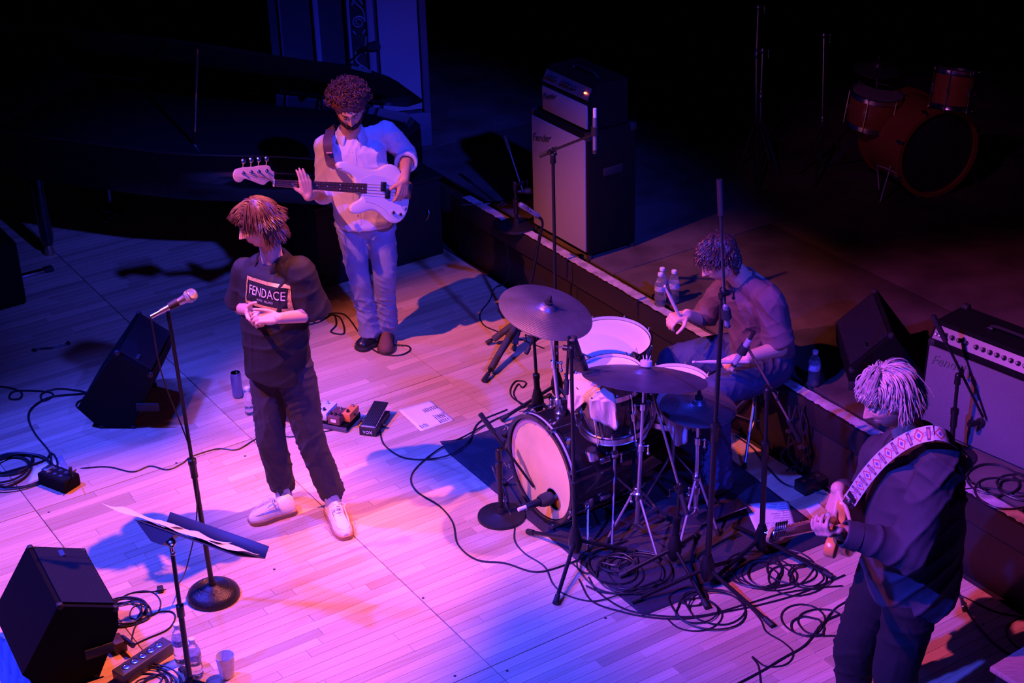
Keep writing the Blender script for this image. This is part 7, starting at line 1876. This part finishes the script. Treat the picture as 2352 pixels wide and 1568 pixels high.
coil('messy heap of cable on the rug between the tripods', 1430, 1302, .115, 9, .004, seed=10, r=.0038, spread=.07)
coil('coil of cable on the floor before the setlist, left one of the twin coils', 1745, 1318, .12, 5, seed=12, r=.004, spread=.035)
coil('coil of cable on the floor, right one of the twin coils by the stand foot', 1835, 1322, .115, 4, seed=14, r=.004, spread=.04)
coil('tangle of cable under the nearest tripod leg', 1610, 1392, .10, 6, seed=16, r=.004, spread=.06)
coil('loops of cable at the guitarist\'s shoes', 1862, 1432, .095, 3, seed=18, r=.0045, spread=.04, tails=((1915, 1400), (1945, 1380)))
cable('black cable running along the rug front toward the guitarist', [(1330, 1330), (1360, 1380), (1430, 1405), (1500, 1418), (1580, 1420), (1680, 1402), (1760, 1385), (1830, 1365), (1905, 1335), (1940, 1320)], .0045)
cable('second cable beside the rug front ending under the coils', [(1352, 1325), (1375, 1360), (1440, 1400), (1530, 1415), (1620, 1412), (1720, 1385), (1800, 1362), (1880, 1350), (1935, 1345)], .0045)
cable('cable from the rug heap over the floor boards back to the rug', [(1310, 1290), (1350, 1316, rz), (1400, 1290, rz), (1370, 1275, rz), (1345, 1300, rz), (1390, 1340), (1450, 1352, rz), (1520, 1330, rz)], .004)
cable('cable wandering from under the guitarist out of the bottom of the photo', [(1930, 1410), (1890, 1430), (1850, 1480), (1800, 1510), (1750, 1540), (1690, 1572)], .0055)
cable('cable with frayed end crossing the wandering one', [(1700, 1370), (1745, 1420), (1760, 1450), (1800, 1475), (1822, 1500), (1805, 1525), (1760, 1530), (1728, 1508), (1742, 1530), (1748, 1575)], .004)
cable('cable loop crossing the rug edge right of the ride stand', [(1700, 1225, .02), (1660, 1240, rz), (1600, 1280, rz), (1640, 1300), (1700, 1330), (1760, 1355), (1830, 1345), (1870, 1300), (1840, 1270), (1790, 1262), (1750, 1275)], .004)
cable('cable from behind the guitarist over the floor to the riser foot', [(2180, 1300), (2200, 1360), (2240, 1430), (2300, 1490), (2360, 1520)], .006)
cable('thin cable along the foot of the riser at right', [(2185, 1290), (2235, 1318), (2300, 1355), (2360, 1400)], .005)
cable('thin cable crossing the floor right of the guitarist', [(2180, 1355), (2230, 1378), (2290, 1405), (2360, 1418)], .0035)
cable('cable loop at the right edge of the floor', [(2365, 1410), (2320, 1430), (2312, 1455), (2330, 1480), (2365, 1500)], .004)
cable('cable loop hanging over the riser edge behind the guitarist', [(2205, 1125, RH), (2260, 1120, RH), (2320, 1130, RH), (2365, 1135, RH)], .005)
coil('coil of cable on the riser under the guitar amplifier', 2310, 1120, .12, 4, RH+.004, seed=20, r=.005, spread=.05)
cable('cable on the riser from the small stand to the bass cabinet', [(1060, 470, RH), (1120, 468, RH), (1165, 458, RH), (1185, 445, RH+.05), V(tuple(J(1186, 441, p15.y)))], .005)
cable('thin cable dropping from the riser to the floor left of the crash cymbal', [V(tuple(uv(-8.32, RV-.006, .40))), V(tuple(uv(-8.31, RV-.01, .1))), (1136, 662), (1125, 690), (1103, 720), (1110, 745), (1140, 760), (1185, 775), (1250, 800)], .004)
cable('cable looping on the floor between low stand and bass drum', [(1262, 945), (1220, 935), (1180, 915), (1172, 895), (1185, 875), (1208, 878), (1200, 890), (1190, 882), (1180, 905), (1200, 930), (1240, 938)], .0045)
cable('straight cable coming from the bass drum to the left rug corner', [(1230, 955), (1150, 980), (1080, 992), (1000, 1005, 0), (960, 1015)], .004) if False else None
cable('black cable behind the throne along the riser foot', [(1690, 1000), (1730, 1030), (1765, 1075), (1800, 1110), (1850, 1125), (1900, 1135)], .005)
cable('cable beside the hi-hat pedal running toward the guitarist\'s hands', [(1880, 1060), (1870, 1090), (1890, 1110), (1930, 1140), (1960, 1160)], .005)
# small multi-box behind guitarist with connectors
c = at(1870, 1118); t = thing('stage_box', 'small dark cable box with bright connectors at the riser foot', 'cable box', V((c.x, c.y, 0)))
MB().box(c+ZZ*.03, (.20, .09, .06), V2, U2, bev=.005).build('body', BLK, t)
mb = MB()
for i in range(4): mb.lathe([(.011, 0), (.012, .004), (.006, .005), (.0005, .003)], c+V2*(-.07+i*.045)+ZZ*.061, n=12)
mb.split('connector', CHR, t)
c = at(2207, 1386); t = thing('cable_plug', 'silver plug lying on the floor right of the guitarist', 'plug', V((c.x, c.y, 0)))
MB().lathe([(.006, 0), (.011, .006), (.011, .05), (.008, .056), (.004, .06), (.004, .09)], c+ZZ*.011-V((0, .05, 0)), V((.1, 1, 0)), 12).build('barrel', STL, t); MB().lathe([(.0115, 0), (.0115, .015)], c+ZZ*.011-V((0, .066, 0)), V((.1, 1, 0)), 12).build('sleeve', RUB, t)
# dark items hung under the riser nose near the throne
c = uv(-5.55, RV-.05, .25); t = thing('hanging_cable_bundle', 'dark bundle of connectors hanging by the riser behind the boom stand', 'cable', c)
mb = MB(); r = random.Random(5)
for i in range(5): mb.tube(spline([c+V((r.uniform(-.04, .04), 0, .18)), c+V((r.uniform(-.06, .06), -.03, .05)), c+V((r.uniform(-.08, .08), -.04, -.08)), c+V((r.uniform(-.05, .05), -.02, -.2))], 5), .006, 6)
mb.build('cable_strands', CAB, t); mb = MB()
for i in range(4): q = c+V((r.uniform(-.05, .05), -.05, r.uniform(-.05, .08))); mb.lathe([(.012, 0), (.012, .02), (.0005, .02)], q, (.2, -1, .3), 10)
mb.split('connector', STL, t)
